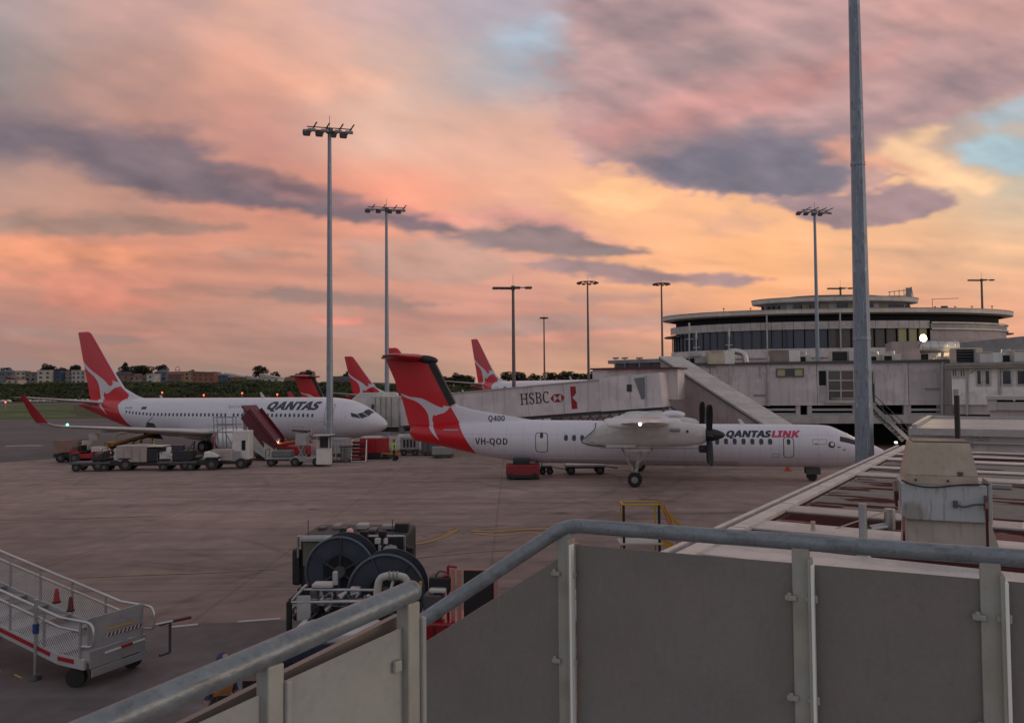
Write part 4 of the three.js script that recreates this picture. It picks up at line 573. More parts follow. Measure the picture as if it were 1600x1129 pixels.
function livery(W, Hs, L, H0, HT, draw, mirrorText) {
  const c = document.createElement('canvas'); c.width = W; c.height = Hs * 2; const x = c.getContext('2d'), k = W / L, ky = Hs / (HT - H0);
  for (const s of [0, 1]) { const X = (d) => s ? d * k : (L - d) * k, Y = (y) => s * Hs + (HT - y) * ky; x.save(); x.beginPath(); x.rect(0, s * Hs, W, Hs); x.clip(); draw(x, X, Y, k, ky, s); x.restore(); }
  const t = new THREE.CanvasTexture(c); t.colorSpace = THREE.SRGBColorSpace; t.anisotropy = 8; return t;
}
const poly = (x, X, Y, pts, fill) => { x.fillStyle = fill; x.beginPath(); pts.forEach(([d, y], i) => i ? x.lineTo(X(d), Y(y)) : x.moveTo(X(d), Y(y))); x.closePath(); x.fill(); };
const smoothPoly = (x, X, Y, pts, fill) => { x.fillStyle = fill; x.beginPath(); const n = pts.length, mid = (a, b) => [(a[0] + b[0]) / 2, (a[1] + b[1]) / 2]; const m0 = mid(pts[n - 1], pts[0]); x.moveTo(X(m0[0]), Y(m0[1])); for (let i = 0; i < n; i++) { const p = pts[i], q = mid(p, pts[(i + 1) % n]); if (p[2]) { x.lineTo(X(p[0]), Y(p[1])); x.lineTo(X(q[0]), Y(q[1])); } else x.quadraticCurveTo(X(p[0]), Y(p[1]), X(q[0]), Y(q[1])); } x.closePath(); x.fill(); };
function slanted(x, px, py, h, txt, fill, skew = -0.22, stretch = 1, font = 'bold') { x.save(); x.translate(px, py); x.transform(stretch, 0, skew, 1, 0, 0); x.font = font + ' ' + Math.round(h * 1.38) + 'px sans-serif'; x.fillStyle = fill; x.strokeStyle = fill; x.lineWidth = h * 0.11; x.fillText(txt, 0, 0); if (font === 'bold') x.strokeText(txt, 0, 0); const w = x.measureText(txt).width * stretch; x.restore(); return w; }
const RED = '#d20a1e', WHT = '#e0dee2', NAVY = '#1b1a30', KANG = '#d8d4d6';
function grimeHull(x, X, Y, L, y0, y1, sd, n) { let q = sd; const R = () => { q = (q * 1103515245 + 12345) & 0x7fffffff; return q / 0x7fffffff; }; x.lineWidth = 1;
  for (let i = 0; i < n; i++) { const d = R() * L, y = y0 + R() * (y1 - y0), len = 0.1 + R() * 0.7; x.strokeStyle = 'rgba(70,62,60,' + (0.03 + R() * 0.06) + ')'; x.beginPath(); x.moveTo(X(d), Y(y)); x.lineTo(X(d + (R() - 0.5) * 0.1), Y(y - len)); x.stroke(); }
  for (let i = 0; i < n / 6; i++) { const d = R() * L, y = y0 + R() * (y1 - y0); x.fillStyle = 'rgba(60,52,50,' + (0.03 + R() * 0.05) + ')'; x.fillRect(X(d), Y(y), (R() - 0.3) * 26, 3 + R() * 9); } }
function panelLines(x, X, Y, L, y0, y1, step, rows) { x.strokeStyle = 'rgba(80,78,84,0.26)'; x.lineWidth = 1; for (let d = 2; d < L - 1; d += step) { x.beginPath(); x.moveTo(X(d), Y(y0)); x.lineTo(X(d), Y(y1)); x.stroke(); } for (const r of rows) { x.beginPath(); x.moveTo(X(1.5), Y(r)); x.lineTo(X(L - 3), Y(r)); x.stroke(); } }
function gearLeg(t, x, z, y1, r, wr, dual, name = 'landing_gear') { const g = mb().bar([x, wr, z], [x + 0.05, y1, z], r, 10, r * 1.3).bar([x - 0.5, y1 - 0.1, z], [x, wr + 0.35, z], r * 0.6).build(name, M.lightgrey, t); for (const s of dual ? [-1, 1] : [0]) { const w = mb().cyl(x, wr, z + s * wr * 0.52, wr, wr, wr * 0.55, 22, Math.PI / 2).build('wheel', M.rubber, g); } mb().cyl(x, wr, z, wr * 0.5, wr * 0.5, dual ? wr * 1.75 : wr * 0.62, 14, Math.PI / 2).build('hub', M.grey, g); return g; }

// ---- twin engined jet
const J = makeHull([[0, 2.66, 0.03, 0.03], [0.22, 2.7, 0.36, 0.38], [0.75, 2.76, 0.72, 0.74], [1.5, 2.86, 1.08, 1.08], [2.4, 2.99, 1.42, 1.37], [3.5, 3.12, 1.72, 1.62], [4.8, 3.2, 1.90, 1.80], [6.5, 3.22, 2.0, 1.88], [25.5, 3.22, 2.0, 1.88], [28.5, 3.36, 1.86, 1.78], [31.5, 3.68, 1.52, 1.46], [34.3, 4.06, 1.12, 1.06], [36.6, 4.38, 0.74, 0.68], [38.0, 4.54, 0.46, 0.4], [38.9, 4.62, 0.2, 0.18]]);
const jd = (px) => 39 - (px - 126) * 0.0986, jy = (py) => 6 + (611 - py) * 0.0705;
const KJ = [[122.5, 562, 1], [128, 559], [138, 572], [147, 580], [158, 588], [167, 595], [174, 604], [177.5, 603], [179.5, 599], [177, 594.5, 1], [182, 597], [187, 597.6], [191.5, 602, 1], [190, 604.6], [182, 606], [176, 612], [171, 615.5], [167.5, 615], [166.6, 612, 1], [168.4, 611.2], [164.5, 615], [165, 622], [171, 627, 1], [170, 631], [176, 638], [182, 647.5, 1], [174, 640], [166, 632], [160, 626.5], [159.5, 616], [158.5, 603], [154, 593], [147, 586], [137, 577], [130, 568]];
const jetLivery = livery(2048, 668, 40, 0.6, 13.2, (x, X, Y, k, ky, s) => {
  x.fillStyle = WHT; x.fillRect(0, 0, 2048, 1400); grimeHull(x, X, Y, 38, 1.2, 4.4, 77, 500); panelLines(x, X, Y, 38, 1.2, 5.3, 1.9, [1.9, 4.6]);
  poly(x, X, Y, [[40, 13.2], [37.7, 13.2], [37.55, 12.7], [32.55, 6.35], [31.5, 5.6], [31.9, 4.5], [31.2, 3.5], [30.4, 2.6], [29.4, 1.8], [28.6, 1.0], [40, 1.0]], RED);
  smoothPoly(x, X, Y, KJ.map(([a, b, c]) => [jd(a), jy(b), c]), KANG);
  x.strokeStyle = 'rgba(90,0,14,0.5)'; x.lineWidth = 1.5; x.beginPath(); x.moveTo(X(38.2), Y(12.4)); x.lineTo(X(35.9), Y(5.4)); x.stroke();
  const h = 0.72 * ky;
  slanted(x, s ? X(6.2) : X(12.4), Y(4.08), h, 'QANTAS', NAVY, -0.34, 1.46);
  x.font = 'italic 20px serif'; x.fillStyle = '#5a5866'; x.fillText('Spirit of Australia', s ? X(12.8) : X(17.0), Y(4.25));
  x.font = 'bold 15px sans-serif'; x.fillStyle = '#44425a'; x.fillText('VH-VZN', s ? X(28.2) : X(30.6), Y(4.12)); x.fillStyle = '#23264e'; x.fillRect(s ? X(27.5) : X(28.2), Y(4.35), 36, 15); x.fillStyle = '#b8343c'; x.fillRect(s ? X(27.5) : X(28.2), Y(4.35), 9, 6);
  x.strokeStyle = 'rgba(40,38,46,0.85)'; x.lineWidth = 2; x.strokeRect(Math.min(X(5.6), X(4.72)), Y(4.55), 0.88 * k, 1.85 * ky); x.fillStyle = 'rgba(40,38,46,0.9)'; x.fillRect(X(5.16) - 5, Y(3.95), 9, 9);
  x.fillStyle = 'rgba(60,58,66,0.5)'; x.fillRect(Math.min(X(18.2), X(15)), Y(2.7), 3.1 * k, 5); x.strokeStyle = 'rgba(80,78,84,0.5)'; for (const d of [9.2, 27.4]) x.strokeRect(Math.min(X(d), X(d - 1.2)), Y(2.5), 1.2 * k, 0.9 * ky);
});
const jetPaint = new THREE.MeshPhysicalMaterial({ map: jetLivery, roughness: 0.36, clearcoat: 0.35, clearcoatRoughness: 0.2, name: 'jet_paint' }); jetPaint.color.setRGB(0.90, 0.89, 0.92);
function makeJet(t) {
  const L = 40, H0 = 0.6, HT = 13.2;
  const hull = mb().add(sideUV(hullGeo(J), L, H0, HT), true).build('fuselage', jetPaint, t);
  const wpar = (d) => -d;
  // fin with dorsal fillet
  const fin = wing([{ le: [-28.8, 5.0, 0], te: [-37.2, 4.4, 0], t: 0.04 }, { le: [-30.4, 5.45, 0], te: [-37.3, 5.2, 0], t: 0.05 }, { le: [-32.2, 6.25, 0], te: [-37.55, 6.1, 0], t: 0.085 }, { le: [-34.8, 9.3, 0], te: [-38.4, 9.2, 0], t: 0.09 }, { le: [-37.3, 12.35, 0], te: [-39.2, 12.3, 0], t: 0.085 }, { le: [-37.75, 12.52, 0], te: [-39.2, 12.5, 0], t: 0.03 }], [0, 0, 1]).toNonIndexed();
  fin.computeVertexNormals(); const finM = mb().add(sideUV(fin, L, H0, HT), true).build('tail_fin', jetPaint, t);
  for (const s of [1, -1]) {
    const st = wing([{ le: [-34.4, 4.75, s * 0.5], te: [-38.1, 4.7, s * 0.4], t: 0.09 }, { le: [-38.2, 5.45, s * 7.0], te: [-39.6, 5.42, s * 7.0], t: 0.08 }, { le: [-38.5, 5.47, s * 7.2], te: [-39.6, 5.44, s * 7.2], t: 0.03 }], [0, 1, 0]); mb().add(st).build('tailplane', M.white, t);
    const wg = wing([{ le: [-13.6, 1.75, s * 1.2], te: [-23.0, 1.75, s * 1.2], t: 0.11 }, { le: [-16.2, 2.1, s * 5.6], te: [-22.4, 2.02, s * 5.6], t: 0.105 }, { le: [-21.4, 3.1, s * 15.9], te: [-23.2, 3.08, s * 15.9], t: 0.10 }, { le: [-21.75, 3.22, s * 16.5], te: [-23.3, 3.2, s * 16.5], t: 0.10, ax: [0, 0.9, -s * 0.44] }, { le: [-22.05, 3.45, s * 16.85], te: [-23.4, 3.45, s * 16.85], t: 0.10, ax: [0, 0.5, -s * 0.87] }], [0, 1, 0], 14); const wm = mb().add(wg).build('wing', mat('wingGrey', [0.56, 0.56, 0.57], 0.4), t);
    mb().add(wing([{ le: [-22.0, 3.40, s * 16.83], te: [-23.4, 3.40, s * 16.83], t: 0.10 }, { le: [-22.5, 4.1, s * 17.08], te: [-23.8, 4.1, s * 17.08], t: 0.09 }, { le: [-24.0, 5.75, s * 17.45], te: [-24.6, 5.75, s * 17.45], t: 0.08 }], [0, 0, 1], 10)).build('winglet', M.red, wm);
    for (const z of [4.2, 7.6, 10.6]) { const fx = -21.4 - z * 0.06; mb().add(new THREE.SphereGeometry(1, 14, 8).scale(1.7, 0.24, 0.2).rotateZ(0.05).translate(fx, 1.62 + z * 0.085, s * z)).build('flap_fairing', M.lightgrey, wm); }
    if (s === 1) { const gsz = new THREE.SphereGeometry(0.11, 10, 8); gsz.translate(-21.6, 3.2, 15.4); mb().add(gsz).build('navigation_light', M.glowGreen, wm); }
    // engine
    const prof = [[0.80, 0.02], [0.93, -0.10], [1.02, 0.15], [1.08, 0.9], [1.08, 1.9], [0.98, 2.9], [0.80, 3.5], [0.76, 3.5], [0.78, 2.6], [0.8, 0.6], [0.80, 0.02]].map(([r, d]) => new THREE.Vector2(r, -d)); const ng = new THREE.LatheGeometry(prof, 28); ng.rotateZ(-Math.PI / 2); ng.scale(1, 0.96, 1); ng.translate(-11.7, 1.42, s * 4.9); const en = mb().add(ng).build('engine_nacelle', M.planeWhite, t);
    const core = new THREE.LatheGeometry([[0.62, 2.6], [0.55, 3.6], [0.32, 4.5], [0.02, 4.9]].map(([r, d]) => new THREE.Vector2(r, -d)), 20); core.rotateZ(-Math.PI / 2); core.translate(-11.7, 1.42, s * 4.9); mb().add(core).build('exhaust', M.darksteel, en);
    mb().add(new THREE.CircleGeometry(0.8, 24).rotateY(Math.PI / 2).translate(-12.3, 1.42, s * 4.9)).build('fan_disc', M.darkgrey, en); const lip = new THREE.TorusGeometry(0.88, 0.09, 8, 28); lip.rotateY(Math.PI / 2); lip.translate(-11.68, 1.42, s * 4.9); mb().add(lip).build('inlet_lip', M.steel, en);
    mb().prism([[-14.9, 2.15], [-12.9, 2.42], [-13.6, 2.0], [-16.6, 2.0], [-16.4, 2.3]], 0.28, s * 4.9 - 0.14).build('pylon', M.white, en);
    mb().add(new THREE.LatheGeometry([[1.0, 2.9], [0.83, 3.42]].map(([r, d]) => new THREE.Vector2(r + 0.012, -d)), 28).rotateZ(-Math.PI / 2).scale(1, 0.96, 1).translate(-11.7, 1.42, s * 4.9)).build('nacelle_band', M.red, en);
    // flight deck panes
    const A0 = [[1.25, 0.16], [1.80, 0.16], [2.0, 0.80], [1.42, 0.92]], B0 = [[1.48, 0.97], [2.06, 0.85], [2.42, 1.06], [1.92, 1.27]], C0 = [[2.0, 1.29], [2.48, 1.08], [3.05, 1.10], [2.88, 1.32]];
    for (const q of [A0, B0, C0]) mb().add(quadPatch(J, q.map(([d, a]) => [d, s * a]), 0.018)).build('flight_deck_window', M.glass, t);
    gearLeg(t, -18.6, s * 2.86, 1.6, 0.13, 0.56, true);
  }
  mb().add(new THREE.SphereGeometry(1, 24, 12).scale(5.6, 0.75, 2.0).translate(-19, 1.55, 0)).build('belly_fairing', M.planeWhite, t);
  for (let i = 0, d = 6.9; d < 30.6; i++, d += 0.508) { if (Math.abs(d - 16.6) < 0.25) continue; mb().add(patch(J, d - 0.115, d + 0.115, 1.40 - 0.085, 1.40 + 0.085, 0.012, 4, 4, 3)).build('window', M.glass, t); }
  gearLeg(t, -4.2, 0, 1.6, 0.1, 0.34, true, 'nose_gear');
  mb().prism([[-14.2, 5.2], [-13.8, 5.2], [-14.25, 5.75], [-14.45, 5.75]], 0.06, -0.03).build('blade_antenna', M.white, t); mb().prism([[-27.2, 5.15], [-26.9, 5.15], [-27.2, 5.5], [-27.4, 5.5]], 0.06, -0.03).build('blade_antenna', M.white, t);
  return t;
}
const jetA = thing('jet_airliner', 'white jet airliner with red kangaroo tail, nearest jet at the left', 'airliner', [-11.5, 0, -71.8], -0.376, 'jet airliners with red tails'); makeJet(jetA);
{ const D = 156; copy(jetA, 'red jet tail with white kangaroo just left of the turboprop tail', V(PX(548, D).x + 36.5, -0.1, -D + 13), -0.3); }
{ const D = 124; copy(jetA, 'jet tail tip showing behind the top of the turboprop tail', V(PX(609, D).x + 37.6, -0.1, -D + 10), -0.25); }
{ const D = 194; const c = copy(jetA, 'white wide body jet with red tail behind the boarding bridge at the centre', V(PX(738, D).x + 56.5 * 0.62, -0.1, -D + 56.5 * 0.785), -0.902); c.scale.setScalar(1.45); for (const w of c.children.filter((k) => k.name === 'wing')) for (const q of w.children.filter((k) => k.name === 'winglet')) w.remove(q); }

// ---- turboprop
const T = makeHull([[0, 1.55, 0.03, 0.03], [0.3, 1.57, 0.36, 0.36], [0.94, 1.64, 0.62, 0.66], [1.87, 1.80, 0.87, 0.95], [2.7, 1.98, 1.12, 1.12], [3.6, 2.12, 1.33, 1.26], [4.8, 2.17, 1.345, 1.32], [6.2, 2.18, 1.345, 1.345], [14, 2.20, 1.36, 1.345], [18.5, 2.34, 1.42, 1.345], [22, 2.38, 1.42, 1.33], [24, 2.46, 1.33, 1.26], [26.3, 2.62, 1.09, 1.06], [28.4, 2.78, 0.82, 0.76], [30.1, 2.88, 0.58, 0.42], [30.7, 2.94, 0.44, 0.24], [30.9, 2.98, 0.2, 0.06]]);
const td = (px) => { const r = (px - 800) / FOC; return (23.22 - r * 48.4) / (0.982 + 0.191 * r); }, ty = (px, py) => { const D = 48.4 + 0.191 * td(px), y0 = 605 - (px - 800) * 0.0087; return 6 + (y0 - py) * D / FOC; };
const KT = [[623, 614, 1], [630, 616], [642, 620.5], [652, 620.5], [662, 623], [676, 630.5], [688, 636], [692, 636.5], [693, 633, 1], [697, 634], [704, 634.6, 1], [701, 638], [697, 643], [690, 646], [683, 647.5], [680, 650, 1], [679.5, 647], [676, 649], [675, 656], [677, 662], [681, 670], [690, 687, 1], [682, 680], [675, 671], [670.5, 664], [670, 654], [668, 645], [660, 634], [650, 626.5], [638, 622.5], [630, 619.5]];
const propLivery = livery(2048, 560, 33.6, 0.5, 9.7, (x, X, Y, k, ky, s) => {
  x.fillStyle = WHT; x.fillRect(0, 0, 2048, 1200); grimeHull(x, X, Y, 30, 0.8, 3.2, 311, 700); panelLines(x, X, Y, 31, 0.8, 3.6, 1.15, [1.5, 2.9]);
  const q = (a) => a.map(([px, py]) => [td(px), ty(px, py)]);
  poly(x, X, Y, q([[560, 520], [668, 520], [668, 558], [700, 628], [718, 660], [745, 706], [735, 730], [560, 730]]), RED);
  smoothPoly(x, X, Y, KT.map(([a, b, c]) => [td(a), ty(a, b), c]), KANG);
  x.strokeStyle = 'rgba(120,10,20,0.8)'; x.lineWidth = 1.5; x.beginPath(); x.moveTo(X(td(640)), Y(ty(640, 664))); x.lineTo(X(td(722)), Y(ty(722, 664))); x.stroke();
  x.fillStyle = '#a8a4a8'; const a0 = X(td(696)), a1 = X(td(720)); x.fillRect(Math.min(a0, a1), Y(ty(700, 669)), Math.abs(a1 - a0), 6);
  x.fillStyle = '#2c2a34'; x.font = 'bold 30px sans-serif'; x.fillText('Q400', s ? X(td(785)) : X(td(762)), Y(ty(770, 657)));
  x.font = 'bold 36px sans-serif'; x.fillText('VH-QOD', s ? X(td(783)) : X(td(747)), Y(ty(765, 692)));
  const w0 = X(td(1129)), h = 0.37 * ky, px0 = s ? X(td(1241)) : w0; const w = slanted(x, px0, Y(ty(1180, 680.4)), h, 'QANTAS', '#12112a', -0.36, 1.36); slanted(x, px0 + w + 2, Y(ty(1180, 680.4)), h, 'LINK', '#c02c4e', -0.36, 1.36);
  x.strokeStyle = 'rgba(50,48,54,0.55)'; x.lineWidth = 1.6; for (const [px, py, w2, h2] of [[1262, 684, 1.6, 0.7], [1286, 690, 0.5, 0.5], [1200, 706, 0.8, 0.5]]) x.strokeRect(X(td(px)), Y(ty(px, py)), w2 * k * 0.5, h2 * ky * 0.4);
  x.fillStyle = '#33313a'; x.beginPath(); x.arc(X(td(1291)), Y(ty(1291, 692)), 12, 0, 7); x.fill(); x.fillStyle = WHT; x.beginPath(); x.arc(X(td(1291)) + (s ? -2 : 2), Y(ty(1291, 692)) - 2, 7, 0, 7); x.fill();
  x.fillStyle = 'rgba(60,58,64,0.8)'; for (const [px, py] of [[1302, 695], [1310, 699], [1267, 690]]) x.fillRect(X(td(px)) - 5, Y(ty(px, py)), 11, 4);
  x.fillStyle = 'rgba(50,40,40,0.16)'; x.fillRect(Math.min(X(21), X(9)), Y(1.25), 12 * k, 0.5 * ky);
});
const propPaint = new THREE.MeshPhysicalMaterial({ map: propLivery, roughness: 0.38, clearcoat: 0.3, clearcoatRoughness: 0.25, name: 'turboprop_paint' }); propPaint.color.setRGB(0.90, 0.88, 0.92);
function makeProp(t) {
  const L = 33.6, H0 = 0.5, HT = 9.7;
  mb().add(sideUV(hullGeo(T), L, H0, HT), true).build('fuselage', propPaint, t);
  const fp = (px, py) => [-td(px), ty(px, py), 0];
  const fin = wing([{ le: fp(850, 659), te: fp(646, 689), t: 0.04 }, { le: fp(815, 653), te: fp(642, 674), t: 0.04 }, { le: fp(772, 645.5), te: fp(637, 660), t: 0.045 }, { le: fp(738, 639.5), te: fp(634, 648), t: 0.05 }, { le: fp(714, 633), te: fp(631, 636), t: 0.06 }, { le: fp(700, 613), te: fp(625, 614), t: 0.085 }, { le: fp(677, 566), te: fp(604, 566), t: 0.09 }, { le: fp(672, 559), te: fp(602, 559), t: 0.07 }], [0, 0, 1]).toNonIndexed(); fin.computeVertexNormals();
  mb().add(sideUV(fin, L, H0, HT), true).build('tail_fin', propPaint, t);
  mb().beam(fp(674, 566), fp(707, 632), 0.36, 0.46).build('deice_boot', M.black, t); 
  const bul = new THREE.SphereGeometry(1, 20, 12); bul.scale(0.85, 0.3, 0.32); { const p = fp(668, 562); bul.rotateZ(-0.12); bul.translate(p[0] - 0.1, p[1] + 0.02, 0); } mb().add(bul).build('fin_bullet', M.black, t);
  const ly = ty(640, 561);
  for (const s of [1, -1]) {
    const tp = wing([{ le: [-td(662), ly + 0.1, 0], te: [-td(598), ly + 0.08, 0], t: 0.19 }, { le: [-30.2, ly + 0.12, s * 4.1], te: [-31.4, ly + 0.1, s * 4.1], t: 0.22 }, { le: [-30.5, ly + 0.13, s * 4.55], te: [-31.3, ly + 0.1, s * 4.55], t: 0.06 }], [0, 1, 0]); const tpm = mb().add(tp).build('tailplane', M.red, t); mb().add(wing([{ le: [-td(655), ly + 0.06, s * 0.5], te: [-td(600), ly + 0.03, s * 0.5], t: 0.05 }, { le: [-30.7, ly + 0.02, s * 4.0], te: [-31.55, ly, s * 4.0], t: 0.05 }], [0, 1, 0])).build('elevator', M.lightgrey, tpm);
    mb().add(wing([{ le: [-13.25, 3.72, s * 0.4], te: [-16.5, 3.68, s * 0.4], t: 0.13 }, { le: [-13.25, 3.8, s * 4.4], te: [-16.5, 3.76, s * 4.4], t: 0.13 }, { le: [-13.7, s > 0 ? 4.26 : 3.92, s * 13.6], te: [-15.3, s > 0 ? 4.22 : 3.88, s * 13.6], t: 0.12 }, { le: [-14.1, s > 0 ? 4.28 : 3.94, s * 14.2], te: [-15.2, s > 0 ? 4.26 : 3.92, s * 14.2], t: 0.06 }], [0, 1, 0], 14)).build('wing', M.planeWhite, t);
    for (const z of [3.2, 6.8, 9.6]) mb().add(new THREE.SphereGeometry(1, 14, 8).scale(1.0, 0.17, 0.13).translate(-16.3 + z * 0.07, 3.62 + z * 0.03, s * z)).build('flap_fairing', M.white, t);
    // nacelle: rounded square sections
    const secs = [[12.95, 3.1, 0.42, 0.42], [13.2, 3.12, 0.56, 0.50], [14.0, 3.14, 0.70, 0.58], [15.0, 3.16, 0.76, 0.62], [16.2, 3.16, 0.78, 0.62], [17.8, 3.14, 0.79, 0.60], [18.7, 3.12, 0.78, 0.56], [19.4, 2.95, 0.60, 0.48], [19.9, 2.80, 0.38, 0.36], [20.2, 2.70, 0.12, 0.16]].map(([d, ...q]) => [d - 1.75, ...q]);
    const pos = [], idx = [], R = 24; for (const [d, cy, hh, hw] of secs) for (let j = 0; j < R; j++) { const a = j / R * 6.28319, c = Math.cos(a), n = Math.sin(a), e = 0.62; pos.push(-d, cy + hh * Math.sign(c) * Math.abs(c) ** e, s * 4.4 + hw * Math.sign(n) * Math.abs(n) ** e); } for (let i = 0; i + 1 < secs.length; i++) for (let j = 0; j < R; j++) { const a = i * R + j, b = i * R + (j + 1) % R; idx.push(a, b, a + R, b, b + R, a + R); } for (const base of [0, (secs.length - 1) * R]) for (let j = 1; j + 1 < R; j++) idx.push(base, base + j, base + j + 1);
    const ng = new THREE.BufferGeometry(); ng.setAttribute('position', new THREE.Float32BufferAttribute(pos, 3)); ng.setIndex(idx); ng.computeVertexNormals(); const nac = mb().add(ng).build('engine_nacelle', mat('nacelleWhite', [0.66, 0.64, 0.63], 0.42), t);
    mb().box(-14.35, 2.345, s * 5.0, 6.0, 0.03, 0.05).box(-17.45, 2.52, s * 4.82, 1.0, 0.03, 0.05, 0, 0, -0.35).build('panel_seam', M.darkgrey, nac); { const q = (px, py) => { const r = (px - 800) / FOC, d = (22.38 - 44.1 * r) / (0.982 + 0.191 * r); return [-d, 6 - (py - 604.5) * (44.1 + 0.191 * d) / FOC, s * 4.98]; }; mb().tube([q(931, 660), q(929, 670), q(918, 680), q(909, 687), q(914, 692), q(946, 697)], 0.035, 40, 6).build('cowling_edge', M.darkgrey, nac); mb().beam(q(946, 696), q(992, 697), 0.04, 0.2).build('cowling_strake', M.white, nac); } mb().rbox(-11.35, 2.28, s * 4.4, 0.5, 0.42, 0.7, 0.1).build('oil_inlet', M.black, nac); mb().cyl(-12.25, 3.34, s * 5.04, 0.07, 0.07, 0.05, 10, Math.PI / 2).build('vent_port', M.black, nac); mb().rbox(-12.95, 3.42, s * 5.0, 0.62, 0.2, 0.24, 0.08).build('exhaust_stub', M.grey, nac);
    if (s < 0) mb().add(new THREE.SphereGeometry(1, 18, 10).scale(0.85, 0.3, 0.5).translate(-12.95, 3.98, s * 4.4)).build('nacelle_hump', M.planeWhite, nac);
    mb().rbox(-15.15, 2.26, s * 4.75, 1.5, 0.32, 0.08, 0.02).rbox(-15.15, 2.26, s * 4.05, 1.5, 0.32, 0.08, 0.02).build('gear_door', M.white, nac);
    // propeller, six blades at rest
    const hub = new THREE.LatheGeometry([[0.02, 0.95], [0.16, 0.82], [0.3, 0.5], [0.4, 0.1], [0.42, -0.15], [0.3, -0.2]].map(([r, d]) => new THREE.Vector2(r, d)), 22); hub.rotateZ(-Math.PI / 2); hub.translate(-11.0, 3.1, s * 4.4); const pm = mb().add(hub).build('propeller_spinner', M.black, t);
    for (let k = 0; k < 6; k++) { const b = wing([{ le: [0.16, 0.3, 0.06], te: [-0.16, 0.3, -0.06], t: 0.32 }, { le: [0.17, 0.8, 0.05], te: [-0.17, 0.8, -0.05], t: 0.14 }, { le: [0.18, 1.5, 0.02], te: [-0.17, 1.5, -0.02], t: 0.1 }, { le: [0.15, 1.9, 0], te: [-0.12, 1.9, 0], t: 0.09 }, { le: [0.08, 2.05, 0], te: [-0.04, 2.05, 0], t: 0.08 }], [0, 0, 1], 8); b.rotateX(k * Math.PI / 3 + 0.5); b.translate(-10.97, 3.1, s * 4.4); mb().add(b).build('propeller_blade', M.black, pm); }
    const g = mb().bar([-15.35, 0.44, s * 4.4], [-14.95, 2.5, s * 4.4], 0.1, 10).bar([-15.35, 0.6, s * 4.25], [-16.15, 2.4, s * 4.25], 0.05).bar([-15.35, 1.2, s * 4.55], [-14.25, 2.3, s * 4.55], 0.05).build('landing_gear', M.lightgrey, t); for (const k of [-1, 1]) mb().cyl(-15.35, 0.43, s * 4.4 + k * 0.24, 0.43, 0.43, 0.26, 22, Math.PI / 2).build('wheel', M.rubber, g); mb().cyl(-15.35, 0.43, s * 4.4, 0.2, 0.2, 0.76, 14, Math.PI / 2).build('hub', M.grey, g);
    mb().add(quadPatch(T, [[1.80, s * 0.62], [2.98, s * 0.86], [3.04, s * 1.16], [1.62, s * 1.02]], 0.012)).build('flight_deck_window', mat('cockpitGlass', [0.03, 0.022, 0.03], 0.06, { map: null }), t); mb().add(quadPatch(T, [[1.30, s * 0.10], [1.72, s * 0.08], [1.78, s * 0.55], [1.52, s * 0.7]], 0.012)).build('flight_deck_window', M.cockpitGlass, t);
  }
  const lg = new THREE.SphereGeometry(0.08, 10, 8); { lg.translate(-14.7, 4.2, 14.25); } mb().add(lg).build('navigation_light', M.glowWhite, t);
  mb().rbox(-15.0, 3.66, 0, 5.0, 0.46, 1.9, 0.22).build('wing_box', M.planeWhite, t);
  for (let d = 7.15; d < 20.1; d += 0.53) { mb().add(patch(T, d - 0.125, d + 0.125, 1.33 - 0.14, 1.33 + 0.14, 0.012, 4, 4, 3)).build('window', M.glass, t); }
  const door = (d0, d1, a0, a1, win) => { mb().add(patch(T, d0 - 0.05, d1 + 0.05, a0 - 0.035, a1 + 0.035, 0.006, 4, 10, 6)).build('door_seal', M.darkgrey, t); const dm = mb().add(patch(T, d0, d1, a0, a1, 0.014, 4, 10, 6)).build('door', M.planeWhite, t); mb().add(patch(T, (d0 + d1) / 2 - 0.11, (d0 + d1) / 2 + 0.11, win - 0.13, win + 0.13, 0.022, 4, 4, 3)).build('door_window', M.glass, dm); };
  door(td(1232), td(1218), 1.14, 2.05, 1.33); door(td(858), td(841), 1.12, 2.0, 1.24);
  const ng = mb().bar([-4.53, 0.3, 0], [-4.4, 1.1, 0], 0.08, 10).build('nose_gear', M.lightgrey, t); for (const k of [-1, 1]) mb().cyl(-4.53, 0.28, k * 0.2, 0.28, 0.28, 0.2, 18, Math.PI / 2).build('wheel', M.rubber, ng); mb().box(-4.48, 0.62, 0.36, 0.85, 0.42, 0.04).build('nose_gear_door', M.darkgrey, ng); mb().box(-4.48, 0.62, -0.36, 0.85, 0.42, 0.04).build('nose_gear_door', M.darkgrey, ng);
  mb().prism([[-8.75, 3.46], [-8.45, 3.46], [-8.75, 3.85], [-8.95, 3.85]], 0.06, -0.03).build('blade_antenna', M.white, t); mb().prism([[-7.0, 3.46], [-6.9, 3.46], [-6.95, 3.62]], 0.05, -0.02).build('blade_antenna', M.white, t);
  return t;
}
const prop = thing('turboprop_airliner', 'white turboprop with red tail and black propellers parked in the middle', 'turboprop', [23.22, 0, -48.4], -0.192, 'turboprop airliners with red tails'); makeProp(prop);
{ const D = 124; copy(prop, 'small red turboprop tail showing over the near jet fuselage', V(PX(452, D).x + 32.6, -0.1, -D + 7), -0.22); }
